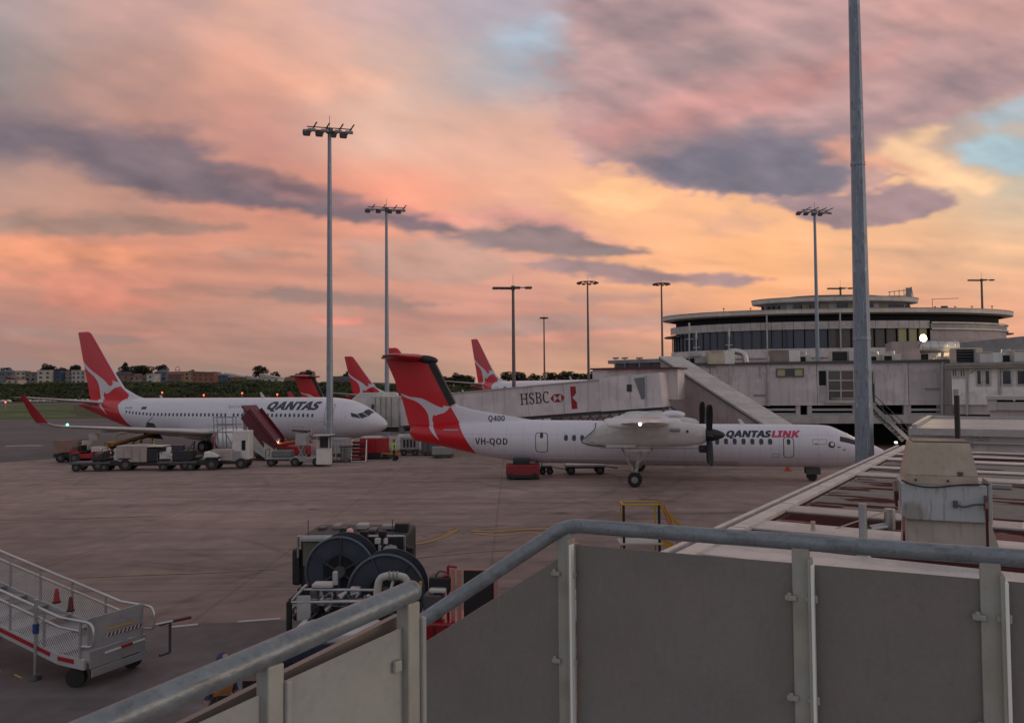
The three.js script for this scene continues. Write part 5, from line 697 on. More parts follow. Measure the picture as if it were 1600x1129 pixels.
// ------------------------------------------------------------------ light masts
const mastT = tex(256, 1024, (u, v) => { const a = fbm(u * 14, v * 10, 4, 0), b = fbm(u * 50, v * 7 + 4, 3, 0), c = fbm(u * 9 + 3, v * 60, 3, 0); const q = 0.74 + 0.10 * (a - 0.5) + 0.10 * sstep(0.58, 0.72, b) * sstep(0.5, 0.7, c) + 0.04 * (c - 0.5); return [q * 0.97, q, q * 1.03]; });
const mastM = new THREE.MeshStandardMaterial({ map: rep(mastT, 0.5, 0.12), roughness: 0.5, metalness: 0.35, name: 'mast_steel' }); mastM.color.setRGB(0.52, 0.56, 0.62);
const mastNearT = tex(512, 1024, (u, v) => { const a = fbm(u * 10, v * 8, 4, 0), b = fbm(u * 40, v * 5 + 4, 3, 0), c = fbm(u * 16 + 3, v * 22, 3, 0); const q = 0.70 + 0.16 * (a - 0.5) + 0.24 * sstep(0.60, 0.72, b) * sstep(0.48, 0.64, c) - 0.10 * sstep(0.62, 0.74, c); return [q * 0.97, q, q * 1.03]; });
const mastNearM = new THREE.MeshStandardMaterial({ map: rep(mastNearT, 0.7, 0.16), roughness: 0.48, metalness: 0.35, name: 'mast_steel_near' }); mastNearM.color.setRGB(0.52, 0.56, 0.62);
const mastD = mat('mastDark', [0.16, 0.14, 0.14], 0.6, { metal: 0.3 });
const MASTS = 'apron light masts';
function mast(label, p, h, r0, r1, head, turn = 0.3, dark = false, style = 0) {
  const t = thing('light_mast', label, 'light mast', p, turn, MASTS), m = dark ? mastD : mastM;
  let pole = new THREE.CylinderGeometry(r1, r0, h, head === 3.71 ? 8 : 12, 8); pole.translate(0, h / 2, 0); if (head === 3.71) { pole = pole.toNonIndexed(); pole.computeVertexNormals(); } mb().add(pole).build('pole', head === 3.71 ? mastNearM : m, t);
  mb().cyl(0, 0.15, 0, r0 * 2.2, r0 * 2.0, 0.3, 12).build('base_plinth', M.concreteWall, t); for (const f of [0.28, 0.56]) mb().cyl(0, h * f, 0, r0 + (r1 - r0) * f + 0.018, r0 + (r1 - r0) * f + 0.014, 0.16, 12).build('pole_joint', m, t);
  if (!head) return t;
  if (style === 0) {
    const W = head, arms = mb().bar([-W / 2, h - 0.1, 0], [W / 2, h - 0.1, 0], 0.06, 8).bar([-W / 2, h + 0.14, 0.1], [W / 2, h + 0.14, 0.1], 0.045, 6); const bars = [-0.42, -0.14, 0.16, 0.4];
    for (const f of bars) arms.bar([f * W, h - 0.02, -0.9], [f * W + 0.5, h + 0.28, 0.9], 0.06, 6); arms.cyl(0, h - 0.1, 0, 0.3, 0.3, 0.34, 12).build('crossarms', M.darksteel, t);
    bars.forEach((f, i) => { for (const s of [-1, 1]) { const lm = mb().rbox(f * W + s * 0.22 - 0.1, h - 0.20 - s * 0.04, s * 0.5, 0.66, 0.26, 0.6, 0.1, 0, s * 0.4).build('floodlight', M.grey, t); mb().box(f * W + s * 0.22 - 0.1, h - 0.34 - s * 0.04, s * 0.55, 0.54, 0.03, 0.46, 0, s * 0.4).build('floodlight_glass', M.darkgrey, lm); } });
    mb().bar([0, h, 0], [0, h + 1.2, 0], 0.02, 5).build('lightning_rod', M.darksteel, t);
  } else if (style === 1) {                                    // broad crossarm with single lamps hung out
    const W = head; mb().bar([-W / 2, h, 0], [W / 2, h, 0], 0.07, 8).bar([0, h - 0.3, 0], [0, h + 0.2, 0], 0.24, 10).build('crossarm', M.darksteel, t);
    for (const f of [-0.47, -0.28, -0.1, 0.1, 0.42]) mb().rbox(f * W, h - 0.06, 0.25 * Math.sign(f), 0.85, 0.28, 0.6, 0.1).build('floodlight', M.darkgrey, t); mb().bar([0, h, 0], [0, h + 1.6, 0], 0.02, 5).build('lightning_rod', M.darksteel, t);
  } else {                                                     // ring head
    mb().torus(0, h, 0, head / 2, 0.08, 0, Math.PI / 2, 24).bar([-head / 2, h, 0], [head / 2, h, 0], 0.06, 6).bar([0, h, -head / 2], [0, h, head / 2], 0.06, 6).build('head_ring', M.darksteel, t);
    for (let i = 0; i < 10; i++) { const a = i / 10 * 6.283; mb().rbox(Math.cos(a) * head / 2, h - 0.16, Math.sin(a) * head / 2, 0.6, 0.28, 0.6, 0.1, -a).build('floodlight', M.darkgrey, t); }
    mb().bar([0, h, 0], [0, h + 1.4, 0], 0.02, 5).build('lightning_rod', M.darksteel, t);
  }
  return t;
}
const topH = (px, py, D) => P(px, py, D).y;
mast('tallest looking light mast at the left, standing by the jet nose', PX(515, 65), topH(507, 203, 65), 0.30, 0.15, 3.7, 0.25);
mast('second light mast from the left, behind the boarding bridge cab', PX(604.5, 93), topH(601, 326, 93), 0.30, 0.15, 4.5, 0.2);
mast('short light mast with a wide dark crossarm in the middle', PX(803, 94), topH(802, 449, 94), 0.26, 0.16, 4.4, 0.1, true, 1);
mast('light mast with ring head right of the middle one', PX(920, 160), topH(919, 441, 160), 0.32, 0.16, 4.0, 0, true, 2);
mast('light mast at the left edge of the round terminal', PX(1036, 164), topH(1036, 443, 164), 0.3, 0.16, 3.2, 0, true, 2);
mast('smallest and farthest light mast, ring head', PX(851, 239), topH(850, 496, 239), 0.34, 0.18, 2.2, 0, true, 2);
mast('light mast standing in front of the round terminal', PX(1279, 97), topH(1274, 330, 97), 0.29, 0.15, 3.7, 0.2);
mast('light mast behind the upper drum of the round terminal', PX(1317, 150), topH(1315, 450, 150), 0.3, 0.18, 4.4, 0.1, true, 1);
mast('light mast behind the right end of the round terminal', PX(1539, 150), topH(1537, 437, 150), 0.3, 0.18, 4.6, 0.1, true, 1);
{ const t = mast('huge blue grey mast pole at the right running out of the picture top', PX(1349, 36), 29, 0.43, 0.21, 3.71, 0.2); mb().rbox(-0.02, 1.1, 0.40, 0.24, 0.7, 0.06, 0.03).build('access_hatch', M.grey, t); mb().box(0.41, 6.3, 0.05, 0.06, 0.5, 0.3).build('cable_box', M.grey, t); for (const y of [7.2, 12.4, 17.2]) mb().cyl(0, y, 0, 0.40 - y * 0.0068, 0.398 - y * 0.0068, 0.06, 12).build('pole_band', M.grey, t); }
{ const p = PX(1279, 96.8); const t = thing('mast_canister', 'white rounded fitting at the foot of the mast before the terminal', 'mast fitting', [p.x, P(1279, 578, 96.8).y, p.z]); mb().add(new THREE.SphereGeometry(0.7, 16, 10).scale(1, 0.5, 1).translate(0, 0.35, 0)).build('dome', M.white, t); mb().cyl(0, -0.25, 0, 0.3, 0.42, 0.9, 12).build('neck', M.darkgrey, t); }

// ------------------------------------------------------------------ people
function sdfMesh(bones, cell, pad = 0.12) {                     // one continuous surface round tapered bones [ax,ay,az,bx,by,bz,ra,rb]
  const mn = [9, 9, 9], mx = [-9, -9, -9]; for (const b of bones) for (let k = 0; k < 3; k++) { mn[k] = Math.min(mn[k], b[k] - b[6], b[k + 3] - b[7]); mx[k] = Math.max(mx[k], b[k] + b[6], b[k + 3] + b[7]); }
  const size = Math.max(mx[0] - mn[0], mx[1] - mn[1], mx[2] - mn[2]) + pad * 2, res = Math.min(90, Math.ceil(size / cell)), c = mn.map((v, k) => (v + mx[k]) / 2);
  const mc = new MarchingCubes(res, new THREE.MeshStandardMaterial(), false, false, 300000); mc.isolation = 0; const half = size / 2;
  const smin = (a, b, k) => { const h = clamp(0.5 + 0.5 * (b - a) / k); return b + (a - b) * h - k * h * (1 - h); };
  for (let z = 0; z < res; z++) for (let y = 0; y < res; y++) for (let x = 0; x < res; x++) {
    const px = c[0] + (x / res * 2 - 1) * half, py = c[1] + (y / res * 2 - 1) * half, pz = c[2] + (z / res * 2 - 1) * half; let d = 9;
    for (const b of bones) { const ex = b[3] - b[0], ey = b[4] - b[1], ez = b[5] - b[2], wx = px - b[0], wy = py - b[1], wz = pz - b[2], t = clamp((wx * ex + wy * ey + wz * ez) / (ex * ex + ey * ey + ez * ez + 1e-9)); const q = Math.hypot(wx - ex * t, wy - ey * t, wz - ez * t) - (b[6] + (b[7] - b[6]) * t); d = smin(d, q, b[8] ?? 0.045); }
    mc.field[x + y * res + z * res * res] = -d;
  }
  mc.update(); const n = mc.count; const g = new THREE.BufferGeometry(), pos = new Float32Array(n * 3); for (let i = 0; i < n; i++) for (let k = 0; k < 3; k++) pos[i * 3 + k] = c[k] + mc.positionArray[i * 3 + k] * half;
  g.setAttribute('position', new THREE.BufferAttribute(pos, 3)); g.setAttribute('normal', new THREE.BufferAttribute(mc.normalArray.slice(0, n * 3), 3)); return g;
}
function person(label, p, turn, pose, vest, hat, cell = 0.035) {  // pose: joints in metres, facing +z
  const t = thing('person', label, 'person', p, turn), j = pose, L = [];
  const B = (a, b, ra, rb, k) => L.push([...j[a], ...j[b], ra, rb, k]);
  B('hip', 'chest', 0.15, 0.165, 0.06); B('chest', 'neck', 0.14, 0.06, 0.06); B('neck', 'head', 0.055, 0.06); L.push([...j.head, j.head[0], j.head[1] + 0.1, j.head[2] + 0.01, 0.095, 0.09]); L.push([j.head[0], j.head[1] + 0.04, j.head[2] + 0.09, j.head[0], j.head[1] + 0.02, j.head[2] + 0.105, 0.016, 0.02, 0.02]);
  for (const s of ['l', 'r']) { B(s + 'sh', s + 'el', 0.062, 0.047); B(s + 'el', s + 'wr', 0.045, 0.034); B('chest', s + 'sh', 0.11, 0.07, 0.06); B(s + 'hp', s + 'kn', 0.095, 0.062, 0.06); B(s + 'kn', s + 'an', 0.062, 0.045); L.push([...j[s + 'an'], j[s + 'an'][0], 0.045, j[s + 'an'][2] + 0.16, 0.05, 0.04]);
    const w = j[s + 'wr'], e = j[s + 'el'], d = V(w[0] - e[0], w[1] - e[1], w[2] - e[2]).normalize(); L.push([...w, w[0] + d.x * 0.08, w[1] + d.y * 0.08, w[2] + d.z * 0.08, 0.034, 0.038, 0.03]); for (let f = -1.5; f <= 1.5; f++) L.push([w[0] + d.x * 0.09, w[1] + d.y * 0.09, w[2] + d.z * 0.09 + f * 0.018, w[0] + d.x * 0.165, w[1] + d.y * 0.165, w[2] + d.z * 0.15 + f * 0.02, 0.011, 0.009, 0.008]); L.push([w[0] + d.x * 0.05, w[1] + d.y * 0.05, w[2] + 0.03, w[0] + d.x * 0.11, w[1] + d.y * 0.11, w[2] + 0.07, 0.012, 0.01, 0.01]); }
  const g = sdfMesh(L, cell), pa = g.attributes.position, col = new Float32Array(pa.count * 3);
  const seg = (q, a, b) => { const A = V(...a), D = V(...b).sub(A), k = clamp(q.clone().sub(A).dot(D) / D.lengthSq()); return q.distanceTo(A.addScaledVector(D, k)); };
  for (let i = 0; i < pa.count; i++) { const q = V(pa.getX(i), pa.getY(i), pa.getZ(i)); let c = [0.42, 0.25, 0.18]; const leg = Math.min(seg(q, j.lhp, j.lkn), seg(q, j.lkn, j.lan), seg(q, j.rhp, j.rkn), seg(q, j.rkn, j.ran)), tor = Math.min(seg(q, j.hip, j.chest), seg(q, j.chest, j.neck)) - 0.08, arm = Math.min(seg(q, j.lsh, j.lel), seg(q, j.rsh, j.rel)), fa = Math.min(seg(q, j.lel, j.lwr), seg(q, j.rel, j.rwr)), hd = seg(q, j.neck, j.head) - 0.03; const m = Math.min(leg - 0.03, tor, arm, fa, hd);
    if (m === hd) c = [0.42, 0.25, 0.18]; else if (m === leg - 0.03) c = q.y < 0.1 ? [0.012, 0.012, 0.012] : [0.018, 0.02, 0.035]; else if (m === fa) c = [0.42, 0.25, 0.18]; else c = [0.03, 0.04, 0.10]; col.set(c, i * 3); }
  g.setAttribute('color', new THREE.BufferAttribute(col, 3)); const bm = new THREE.MeshStandardMaterial({ vertexColors: true, roughness: 0.8, name: 'person_body' }); const body = new THREE.Mesh(g, bm); body.name = 'body'; body.castShadow = body.receiveShadow = true; t.add(body);
  const vb = [[...j.hip, ...j.chest, 0.172, 0.185, 0.06], [...j.chest, ...j.lsh, 0.135, 0.085, 0.06], [...j.chest, ...j.rsh, 0.135, 0.085, 0.06]]; mb().add(sdfMesh(vb, cell * 0.9)).build('vest', vest, t);
  const hip = V(...j.hip), ch = V(...j.chest), up = ch.clone().sub(hip).normalize(), bandC = hip.clone().lerp(ch, 0.45), tg = new THREE.TorusGeometry(0.178, 0.022, 6, 24); tg.rotateX(Math.PI / 2); tg.applyQuaternion(new THREE.Quaternion().setFromUnitVectors(UP, up)); tg.translate(bandC.x, bandC.y, bandC.z); mb().add(tg).build('reflective_band', M.white, t);
  const hg = new THREE.SphereGeometry(0.112, 16, 10, 0, 6.2832, 0, 1.75); hg.translate(j.head[0], j.head[1] + 0.085, j.head[2] - 0.012); const h = mb().add(hg); if (hat) h.add(new THREE.CylinderGeometry(0.10, 0.10, 0.015, 18).scale(0.9, 1, 1).translate(j.head[0], j.head[1] + 0.1, j.head[2] + 0.085)); h.build(hat ? 'cap' : 'hair', hat ?? M.hair, t);
  return t;
}
const standing = (k = 0) => ({ hip: [0, 0.94, 0], chest: [0, 1.30, 0.02 + k], neck: [0, 1.47, 0.02 + k * 1.3], head: [0, 1.60, 0.04 + k * 1.6], lsh: [0.19, 1.38, k], rsh: [-0.19, 1.38, k], lel: [0.25, 1.1, 0.02 + k], rel: [-0.25, 1.1, 0.04 + k], lwr: [0.24, 0.86, 0.14 + k], rwr: [-0.24, 0.88, 0.16 + k], lhp: [0.09, 0.9, 0], rhp: [-0.09, 0.9, 0], lkn: [0.11, 0.5, 0.03], rkn: [-0.11, 0.5, 0.02], lan: [0.12, 0.09, -0.04], ran: [-0.12, 0.09, 0.02] });
const bending = () => ({ hip: [0, 0.88, -0.1], chest: [0, 1.15, 0.2], neck: [0, 1.24, 0.36], head: [0, 1.3, 0.48], lsh: [0.19, 1.2, 0.24], rsh: [-0.19, 1.2, 0.24], lel: [0.24, 0.98, 0.42], rel: [-0.24, 0.98, 0.42], lwr: [0.2, 0.9, 0.64], rwr: [-0.2, 0.92, 0.64], lhp: [0.09, 0.86, -0.1], rhp: [-0.09, 0.86, -0.1], lkn: [0.12, 0.48, 0.06], rkn: [-0.11, 0.48, 0.02], lan: [0.13, 0.09, -0.06], ran: [-0.12, 0.09, -0.12] });
person('worker in yellow green vest bending beneath the yellow belt loader', G(212, 714), 2.4, bending(), M.hivis, null);
person('worker in yellow green vest standing by the rear hold of the jet', G(239, 713), -1.4, standing(0.02), M.hivis, null);
person('worker in yellow vest standing right of the jet nose beside the tow bar', G(615, 720), 1.9, standing(0.0), M.hivis, null);

// ------------------------------------------------------------------ ground equipment in the middle distance
const rimDark = mat('rimDark', [0.10, 0.10, 0.105], 0.6);
const wheels = (t, list, r, w, rim = rimDark) => { for (const [x, z] of list) { const m = mb().cyl(x, r, z, r, r, w, 18, Math.PI / 2).build('wheel', M.rubber, t); mb().cyl(x, r, z, r * 0.45, r * 0.45, w + 0.02, 12, Math.PI / 2).build('rim', rim, m); } };
function tug(label, p, turn, body = M.black, bonnet = M.white, group = 'baggage tugs beside the jet') {
  const t = thing('baggage_tug', label, 'baggage tug', p, turn, group);
  mb().rbox(0, 0.58, 0, 2.8, 0.42, 1.45, 0.06).rbox(0.95, 0.82, 0, 0.9, 0.34, 1.35, 0.06).build('chassis', body, t); for (const [x, z] of [[0.95, 0.68], [-0.95, 0.68], [0.95, -0.68], [-0.95, -0.68]]) mb().rbox(x, 0.9, z, 1.0, 0.1, 0.34, 0.04).build('mudguard', body, t); mb().rbox(-1.1, 1.2, 0.1, 0.5, 0.3, 0.7, 0.08).build('tool_bag', M.darkgrey, t); mb().prism([[0.35, 0.9], [1.36, 0.84], [1.34, 1.05], [0.95, 1.26], [0.4, 1.32]], 1.25, -0.62, 0.03).build('bonnet', bonnet, t);
  mb().rbox(-0.35, 0.92, 0, 0.55, 0.16, 1.1, 0.04).rbox(-0.62, 1.2, 0, 0.12, 0.5, 1.1, 0.04).build('seat', M.black, t); mb().torus(0.14, 1.28, 0.3, 0.18, 0.02, Math.PI / 2 - 0.5).build('steering_wheel', M.black, t);
  mb().rbox(-1.1, 0.92, 0, 0.7, 0.34, 1.3, 0.05).build('rear_deck', body, t); mb().bar([-0.75, 0.9, 0.6], [-0.75, 1.65, 0.6], 0.03).bar([-0.75, 0.9, -0.6], [-0.75, 1.65, -0.6], 0.03).bar([-0.75, 1.65, -0.6], [-0.75, 1.65, 0.6], 0.03).build('roll_bar', M.darksteel, t); wheels(t, [[0.95, 0.66], [0.95, -0.66], [-0.95, 0.66], [-0.95, -0.66]], 0.43, 0.32); mb().box(1.43, 0.75, 0.45, 0.05, 0.14, 0.2).build('headlight', M.lamp, t); mb().box(1.43, 0.75, -0.45, 0.05, 0.14, 0.2).build('headlight', M.lamp, t);
  return t;
}
function dolly(label, p, turn, deck = M.darkgrey, load) {
  const t = thing('baggage_dolly', label, 'baggage dolly', p, turn); mb().rbox(0, 0.62, 0, 2.9, 0.14, 1.5, 0.03).build('deck', deck, t); mb().box(0, 0.48, 0.5, 2.7, 0.14, 0.1).box(0, 0.48, -0.5, 2.7, 0.14, 0.1).build('frame', M.darksteel, t); wheels(t, [[1.0, 0.6], [1.0, -0.6], [-1.0, 0.6], [-1.0, -0.6]], 0.3, 0.2); mb().bar([1.4, 0.5, 0], [2.3, 0.35, 0], 0.04).build('tow_bar', M.darksteel, t); mb().bar([-1.4, 0.6, 0.7], [-1.4, 1.3, 0.7], 0.03).bar([-1.4, 0.6, -0.7], [-1.4, 1.3, -0.7], 0.03).bar([-1.4, 1.3, -0.7], [-1.4, 1.3, 0.7], 0.03).build('end_rail', M.darksteel, t); if (load) load(t); return t;
}
const at2 = (px, py, dz = 0) => { const p = G(px, py); p.z -= dz; return p; };
tug('dark tug with white bonnet, leftmost of the front row beside the jet', at2(180, 734), 0.15); dolly('low dark dolly hitched behind the leftmost front tug', at2(146, 735), 0.1);
tug('dark tug with white bonnet and piled gear in the middle of the front row', at2(315, 733), 0.08);
dolly('dark loaded dolly behind the middle front tug', at2(281, 734), 0.05, M.darkgrey, (t) => { mb().rbox(0.3, 1.1, 0, 1.4, 0.8, 1.2, 0.08).build('black_case', M.black, t); mb().rbox(-0.7, 1.5, 0.3, 0.35, 0.5, 0.3, 0.05).build('white_canister', M.white, t); mb().bar([0.6, 1.4, 0.3], [1.2, 2.2, 0.3], 0.06).bar([0.9, 1.4, -0.2], [1.2, 2.2, 0.3], 0.05).build('rack', M.darksteel, t); mb().rbox(-0.2, 1.65, -0.1, 0.8, 0.5, 0.8, 0.08).build('bag', M.navy, t); });
{ const t = thing('baggage_van', 'boxy pale baggage van with dark cab and white bonnet in the front row', 'van', at2(232, 733), 0.03); mb().rbox(-0.95, 1.25, 0, 2.25, 1.25, 1.7, 0.05).build('cargo_box', mat('cargoTan', [0.40, 0.34, 0.32], 0.6), t); for (const x of [-1.5, -0.9, -0.3]) mb().box(x, 1.25, 0.86, 0.03, 1.1, 0.03).build('panel_rib', M.grey, t); mb().rbox(0.1, 0.48, 0, 4.2, 0.3, 1.4, 0.04).build('chassis', M.black, t); mb().rbox(0.62, 1.15, 0, 0.8, 1.0, 1.5, 0.06).build('cab', M.black, t); mb().rbox(0.6, 1.78, 0, 1.5, 0.08, 1.6, 0.03).build('cab_roof', M.offwhite, t); mb().prism([[1.1, 0.7], [2.15, 0.65], [2.1, 0.95], [1.6, 1.25], [1.12, 1.32]], 1.35, -0.67, 0.03).build('bonnet', M.white, t); for (const [x, z] of [[1.45, 0.66], [-1.5, 0.66]]) mb().rbox(x, 0.78, z, 0.95, 0.14, 0.3, 0.05).build('mudguard', M.black, t); wheels(t, [[1.45, 0.7], [1.45, -0.7], [-1.5, 0.7], [-1.5, -0.7]], 0.38, 0.26, M.lightgrey); mb().rbox(-2.2, 1.2, 0.2, 0.35, 0.9, 0.8, 0.04).build('white_hatch', M.white, t); }
{ const t = thing('baggage_trailer', 'brown box trailer behind the red tractor, farthest left of the equipment', 'trailer', at2(116, 721), 0.05); mb().rbox(-0.2, 1.35, 0, 2.4, 1.0, 1.6, 0.04).build('box', mat('tanBox', [0.30, 0.19, 0.15], 0.7), t); mb().rbox(0.85, 1.4, 0, 0.5, 0.9, 1.6, 0.04).build('pale_end', M.offwhite, t); mb().rbox(0, 0.6, 0, 2.8, 0.3, 1.5, 0.03).build('chassis', M.black, t); wheels(t, [[0.8, 0.66], [0.8, -0.66], [-0.8, 0.66], [-0.8, -0.66]], 0.38, 0.26); }
tug('red tractor coupled to the brown trailer', at2(141, 722), 0.05, M.red, M.offwhite, 'red tractors'); { const p = at2(132, 719, 1.5), t = thing('white_canister', 'small white box standing on the red tractor train', 'box', [p.x, 1.55, p.z]); mb().rbox(0, 0.32, 0, 0.75, 0.64, 0.5, 0.05).build('body', M.white, t); mb().rbox(0, 0.68, 0, 0.5, 0.08, 0.4, 0.03).build('lid', M.offwhite, t); }
dolly('dolly with small dark bags at the tail of the jet', at2(176, 716, 2), 0.0, M.grey, (t) => { for (const [x, z, c] of [[-0.9, 0.2, M.black], [-0.3, -0.2, M.navy], [0.2, 0.3, M.maroon], [0.8, 0, M.black]]) mb().rbox(x, 0.95, z, 0.5, 0.5, 0.7, 0.1).build('suitcase', c, t); });
{ const a = P(176, 695, 71), b = P(243, 678, 74), t = thing('belt_loader', 'yellow belt loader raised to the rear hold of the jet', 'belt loader', [0, 0, 0]); const d = b.clone().sub(a); mb().beam(a, b, 0.9, 0.16).build('belt', M.black, t); for (const s of [-1, 1]) mb().beam(a.clone().add(V(0, 0.05, s * 0.5)), b.clone().add(V(0, 0.05, s * 0.5)), 0.09, 0.28).build('side_rail', M.orange, t); const m = a.clone().lerp(b, 0.35); mb().rbox(m.x + 0.2, 0.62, m.z, 4.2, 0.5, 1.7, 0.06).build('chassis', M.red, t); mb().rbox(m.x - 1.2, 1.1, m.z + 0.4, 0.9, 0.5, 0.8, 0.06).build('driver_cab', M.yellow, t); const q = a.clone().lerp(b, 0.72); mb().bar([q.x - 1.5, 0.8, q.z + 0.4], q.clone().add(V(0, 0, 0.4)), 0.07).bar([q.x - 1.5, 0.8, q.z - 0.4], q.clone().add(V(0, 0, -0.4)), 0.07).build('lift_ram', M.steel, t); for (const [x, z] of [[-1.5, 0.8], [-1.5, -0.8], [1.6, 0.8], [1.6, -0.8]]) mb().cyl(m.x + x, 0.4, m.z + z, 0.4, 0.4, 0.3, 18, Math.PI / 2).build('wheel', M.rubber, t); mb().bar(a.clone().lerp(b, 0.15).add(V(0, 0.1, 0.5)), a.clone().lerp(b, 0.15).add(V(0, 0.75, 0.5)), 0.03).bar(a.clone().lerp(b, 0.15).add(V(0, 0.75, 0.5)), a.clone().lerp(b, 0.6).add(V(0, 0.75, 0.5)), 0.03).build('guard_rail', M.yellow, t); }
// rear hold door of the jet hangs open above the loader
{ const p = P(238, 676, 74), t = thing('hold_hatch', 'black open hold hatch under the rear belly of the jet', 'hatch', p); mb().prism([[-0.9, -0.4], [1.0, -0.6], [0.1, 0.9], [-0.5, 1.0]], 0.08, 0, 0.01).build('panel', M.black, t); mb().bar([-0.6, 0.9, 0], [-0.2, 1.5, -0.4], 0.04).build('hinge_arm', M.darksteel, t); }
{ const t = thing('service_truck', 'white water service truck with tall ladder frame beside the stairs', 'service truck', at2(357, 731), 0.04); mb().rbox(0, 0.5, 0, 3.0, 0.28, 1.5, 0.04).build('chassis', M.black, t); mb().rbox(-0.3, 1.05, 0.25, 1.6, 0.85, 1.1, 0.08).build('tank', mat('tankGrey', [0.42, 0.36, 0.34], 0.55), t); for (const y of [0.95, 1.2]) mb().box(-0.3, y, 0.81, 1.4, 0.03, 0.03).build('tank_rib', M.grey, t);
  mb().rbox(0.95, 1.75, -0.4, 1.25, 2.2, 1.3, 0.05).build('cabinet', M.white, t); mb().box(1.2, 1.75, 0.27, 0.28, 0.75, 0.04).build('cabinet_window', M.void, t); mb().rbox(0.65, 0.95, 0.5, 0.7, 0.75, 0.5, 0.05).build('locker', M.grey, t); wheels(t, [[1.15, 0.66], [1.15, -0.66], [-1.1, 0.66], [-1.1, -0.66]], 0.4, 0.3);
  const f = mb(), y0 = 1.5, y1 = 3.9; for (const x of [-1.0, -0.35, 0.45]) f.bar([x, y0, 0.2], [x - 0.1, y1, 0.2], 0.035).bar([x, y0, -0.6], [x - 0.1, y1, -0.6], 0.035); for (const y of [2.75, 3.3, 3.9]) f.bar([-1.1, y, 0.2], [0.4, y, 0.2], 0.03).bar([-1.1, y, -0.6], [0.4, y, -0.6], 0.03); f.bar([-0.2, 2.7, 0.2], [0.5, 1.5, 0.2], 0.035).bar([-0.9, 2.7, 0.2], [-0.7, 1.5, 0.2], 0.035); f.build('ladder_frame', mat('frameBlue', [0.22, 0.23, 0.28], 0.5, { metal: 0.3 }), t); mb().rbox(-0.35, 2.75, -0.2, 1.6, 0.08, 0.9, 0.02).build('platform', M.grey, t); }
// covered passenger stairs
{ const D = 66.5, t = thing('passenger_stairs', 'passenger stairs with maroon canopy in front of the jet fuselage', 'stairs', [0, 0, 0]); const pa = P(386, 691, D), pb = P(436, 726, D - 1.2), ra = P(380, 634, D), rb = P(424, 690, D - 0.8), w = 1.7, W = V(0.35, 0, -w);
  const dl = pb.clone().sub(pa);
  for (const k of [0, 1]) { const o = W.clone().multiplyScalar(k); mb().beam(pa.clone().add(o), pb.clone().add(o), 0.08, 0.5).build('stringer', M.lightgrey, t); mb().beam(pa.clone().add(o).add(V(0, 1.0, 0)), pb.clone().add(o).add(V(0, 1.0, 0)), 0.05, 0.06).build('handrail', M.steel, t); const g = mb(); const q = [pa, pb].map((p) => p.clone().add(o)); g.beam(q[0].clone().add(V(0, 0.55, 0)), q[1].clone().add(V(0, 0.55, 0)), 0.03, 0.7).build('side_panel', M.offwhite, t); }
  for (let i = 0; i < 12; i++) { const p = pa.clone().lerp(pb, (i + 0.5) / 12).addScaledVector(W, 0.5); mb().box(p.x, p.y + 0.1, p.z, 0.3, 0.05, w - 0.15).build('tread', M.grey, t); }
  const cn = mb(); const e1 = ra, e2 = rb; cn.beam(e1.clone().addScaledVector(W, 0.5), e2.clone().addScaledVector(W, 0.5), w + 0.3, 0.16); cn.build('canopy_roof', M.maroon, t); for (const k of [-0.04, 1.04]) mb().beam(e1.clone().addScaledVector(W, k).add(V(0.22, -0.62, 0)), e2.clone().addScaledVector(W, k).add(V(0.22, -0.62, 0)), 0.1, 1.25).build('canopy_side', M.maroon, t);
  for (const f of [0.04, 0.5, 0.96]) { const p = e1.clone().lerp(e2, f), b = pa.clone().lerp(pb, f * 0.9); mb().bar([b.x, b.y, b.z], [b.x, p.y - 0.6, p.z], 0.05).build('canopy_post', M.lightgrey, t); }
  mb().box(pa.x - 0.9, pa.y, pa.z - w / 2, 1.9, 0.14, w).build('top_platform', M.lightgrey, t); mb().rbox(pa.x - 0.2, (pa.y + 3.6) / 2 + 0.4, pa.z + 0.0, 0.28, 2.6, 0.12, 0.03).rbox(pa.x + 0.35, (pa.y + 3.6) / 2 + 0.4, pa.z, 0.2, 2.6, 0.12, 0.03).build('platform_frame', M.grey, t); for (const [x, z] of [[-1.4, 0], [-1.4, -w], [0.6, 0], [0.6, -w]]) mb().bar([pa.x + x, 0.3, pa.z + z], [pa.x + x * 0.6, pa.y, pa.z + z], 0.06).build('leg', M.grey, t); mb().box(pa.x, 0.45, pa.z - w / 2, 3.6, 0.2, w).build('chassis', M.darkgrey, t); for (const [x, z] of [[-1.3, 0.1], [-1.3, -w - 0.1], [1.3, 0.1], [1.3, -w - 0.1]]) mb().cyl(pa.x + x, 0.34, pa.z + z, 0.34, 0.34, 0.24, 16, Math.PI / 2).build('wheel', M.rubber, t); }
dolly('low grey dolly right of the maroon canopied stairs', at2(446, 727), 0.1, M.grey, (t) => { mb().rbox(-0.2, 0.95, 0, 1.6, 0.5, 1.1, 0.1).build('tarp', mat('tarp', [0.16, 0.17, 0.17], 0.8), t); });
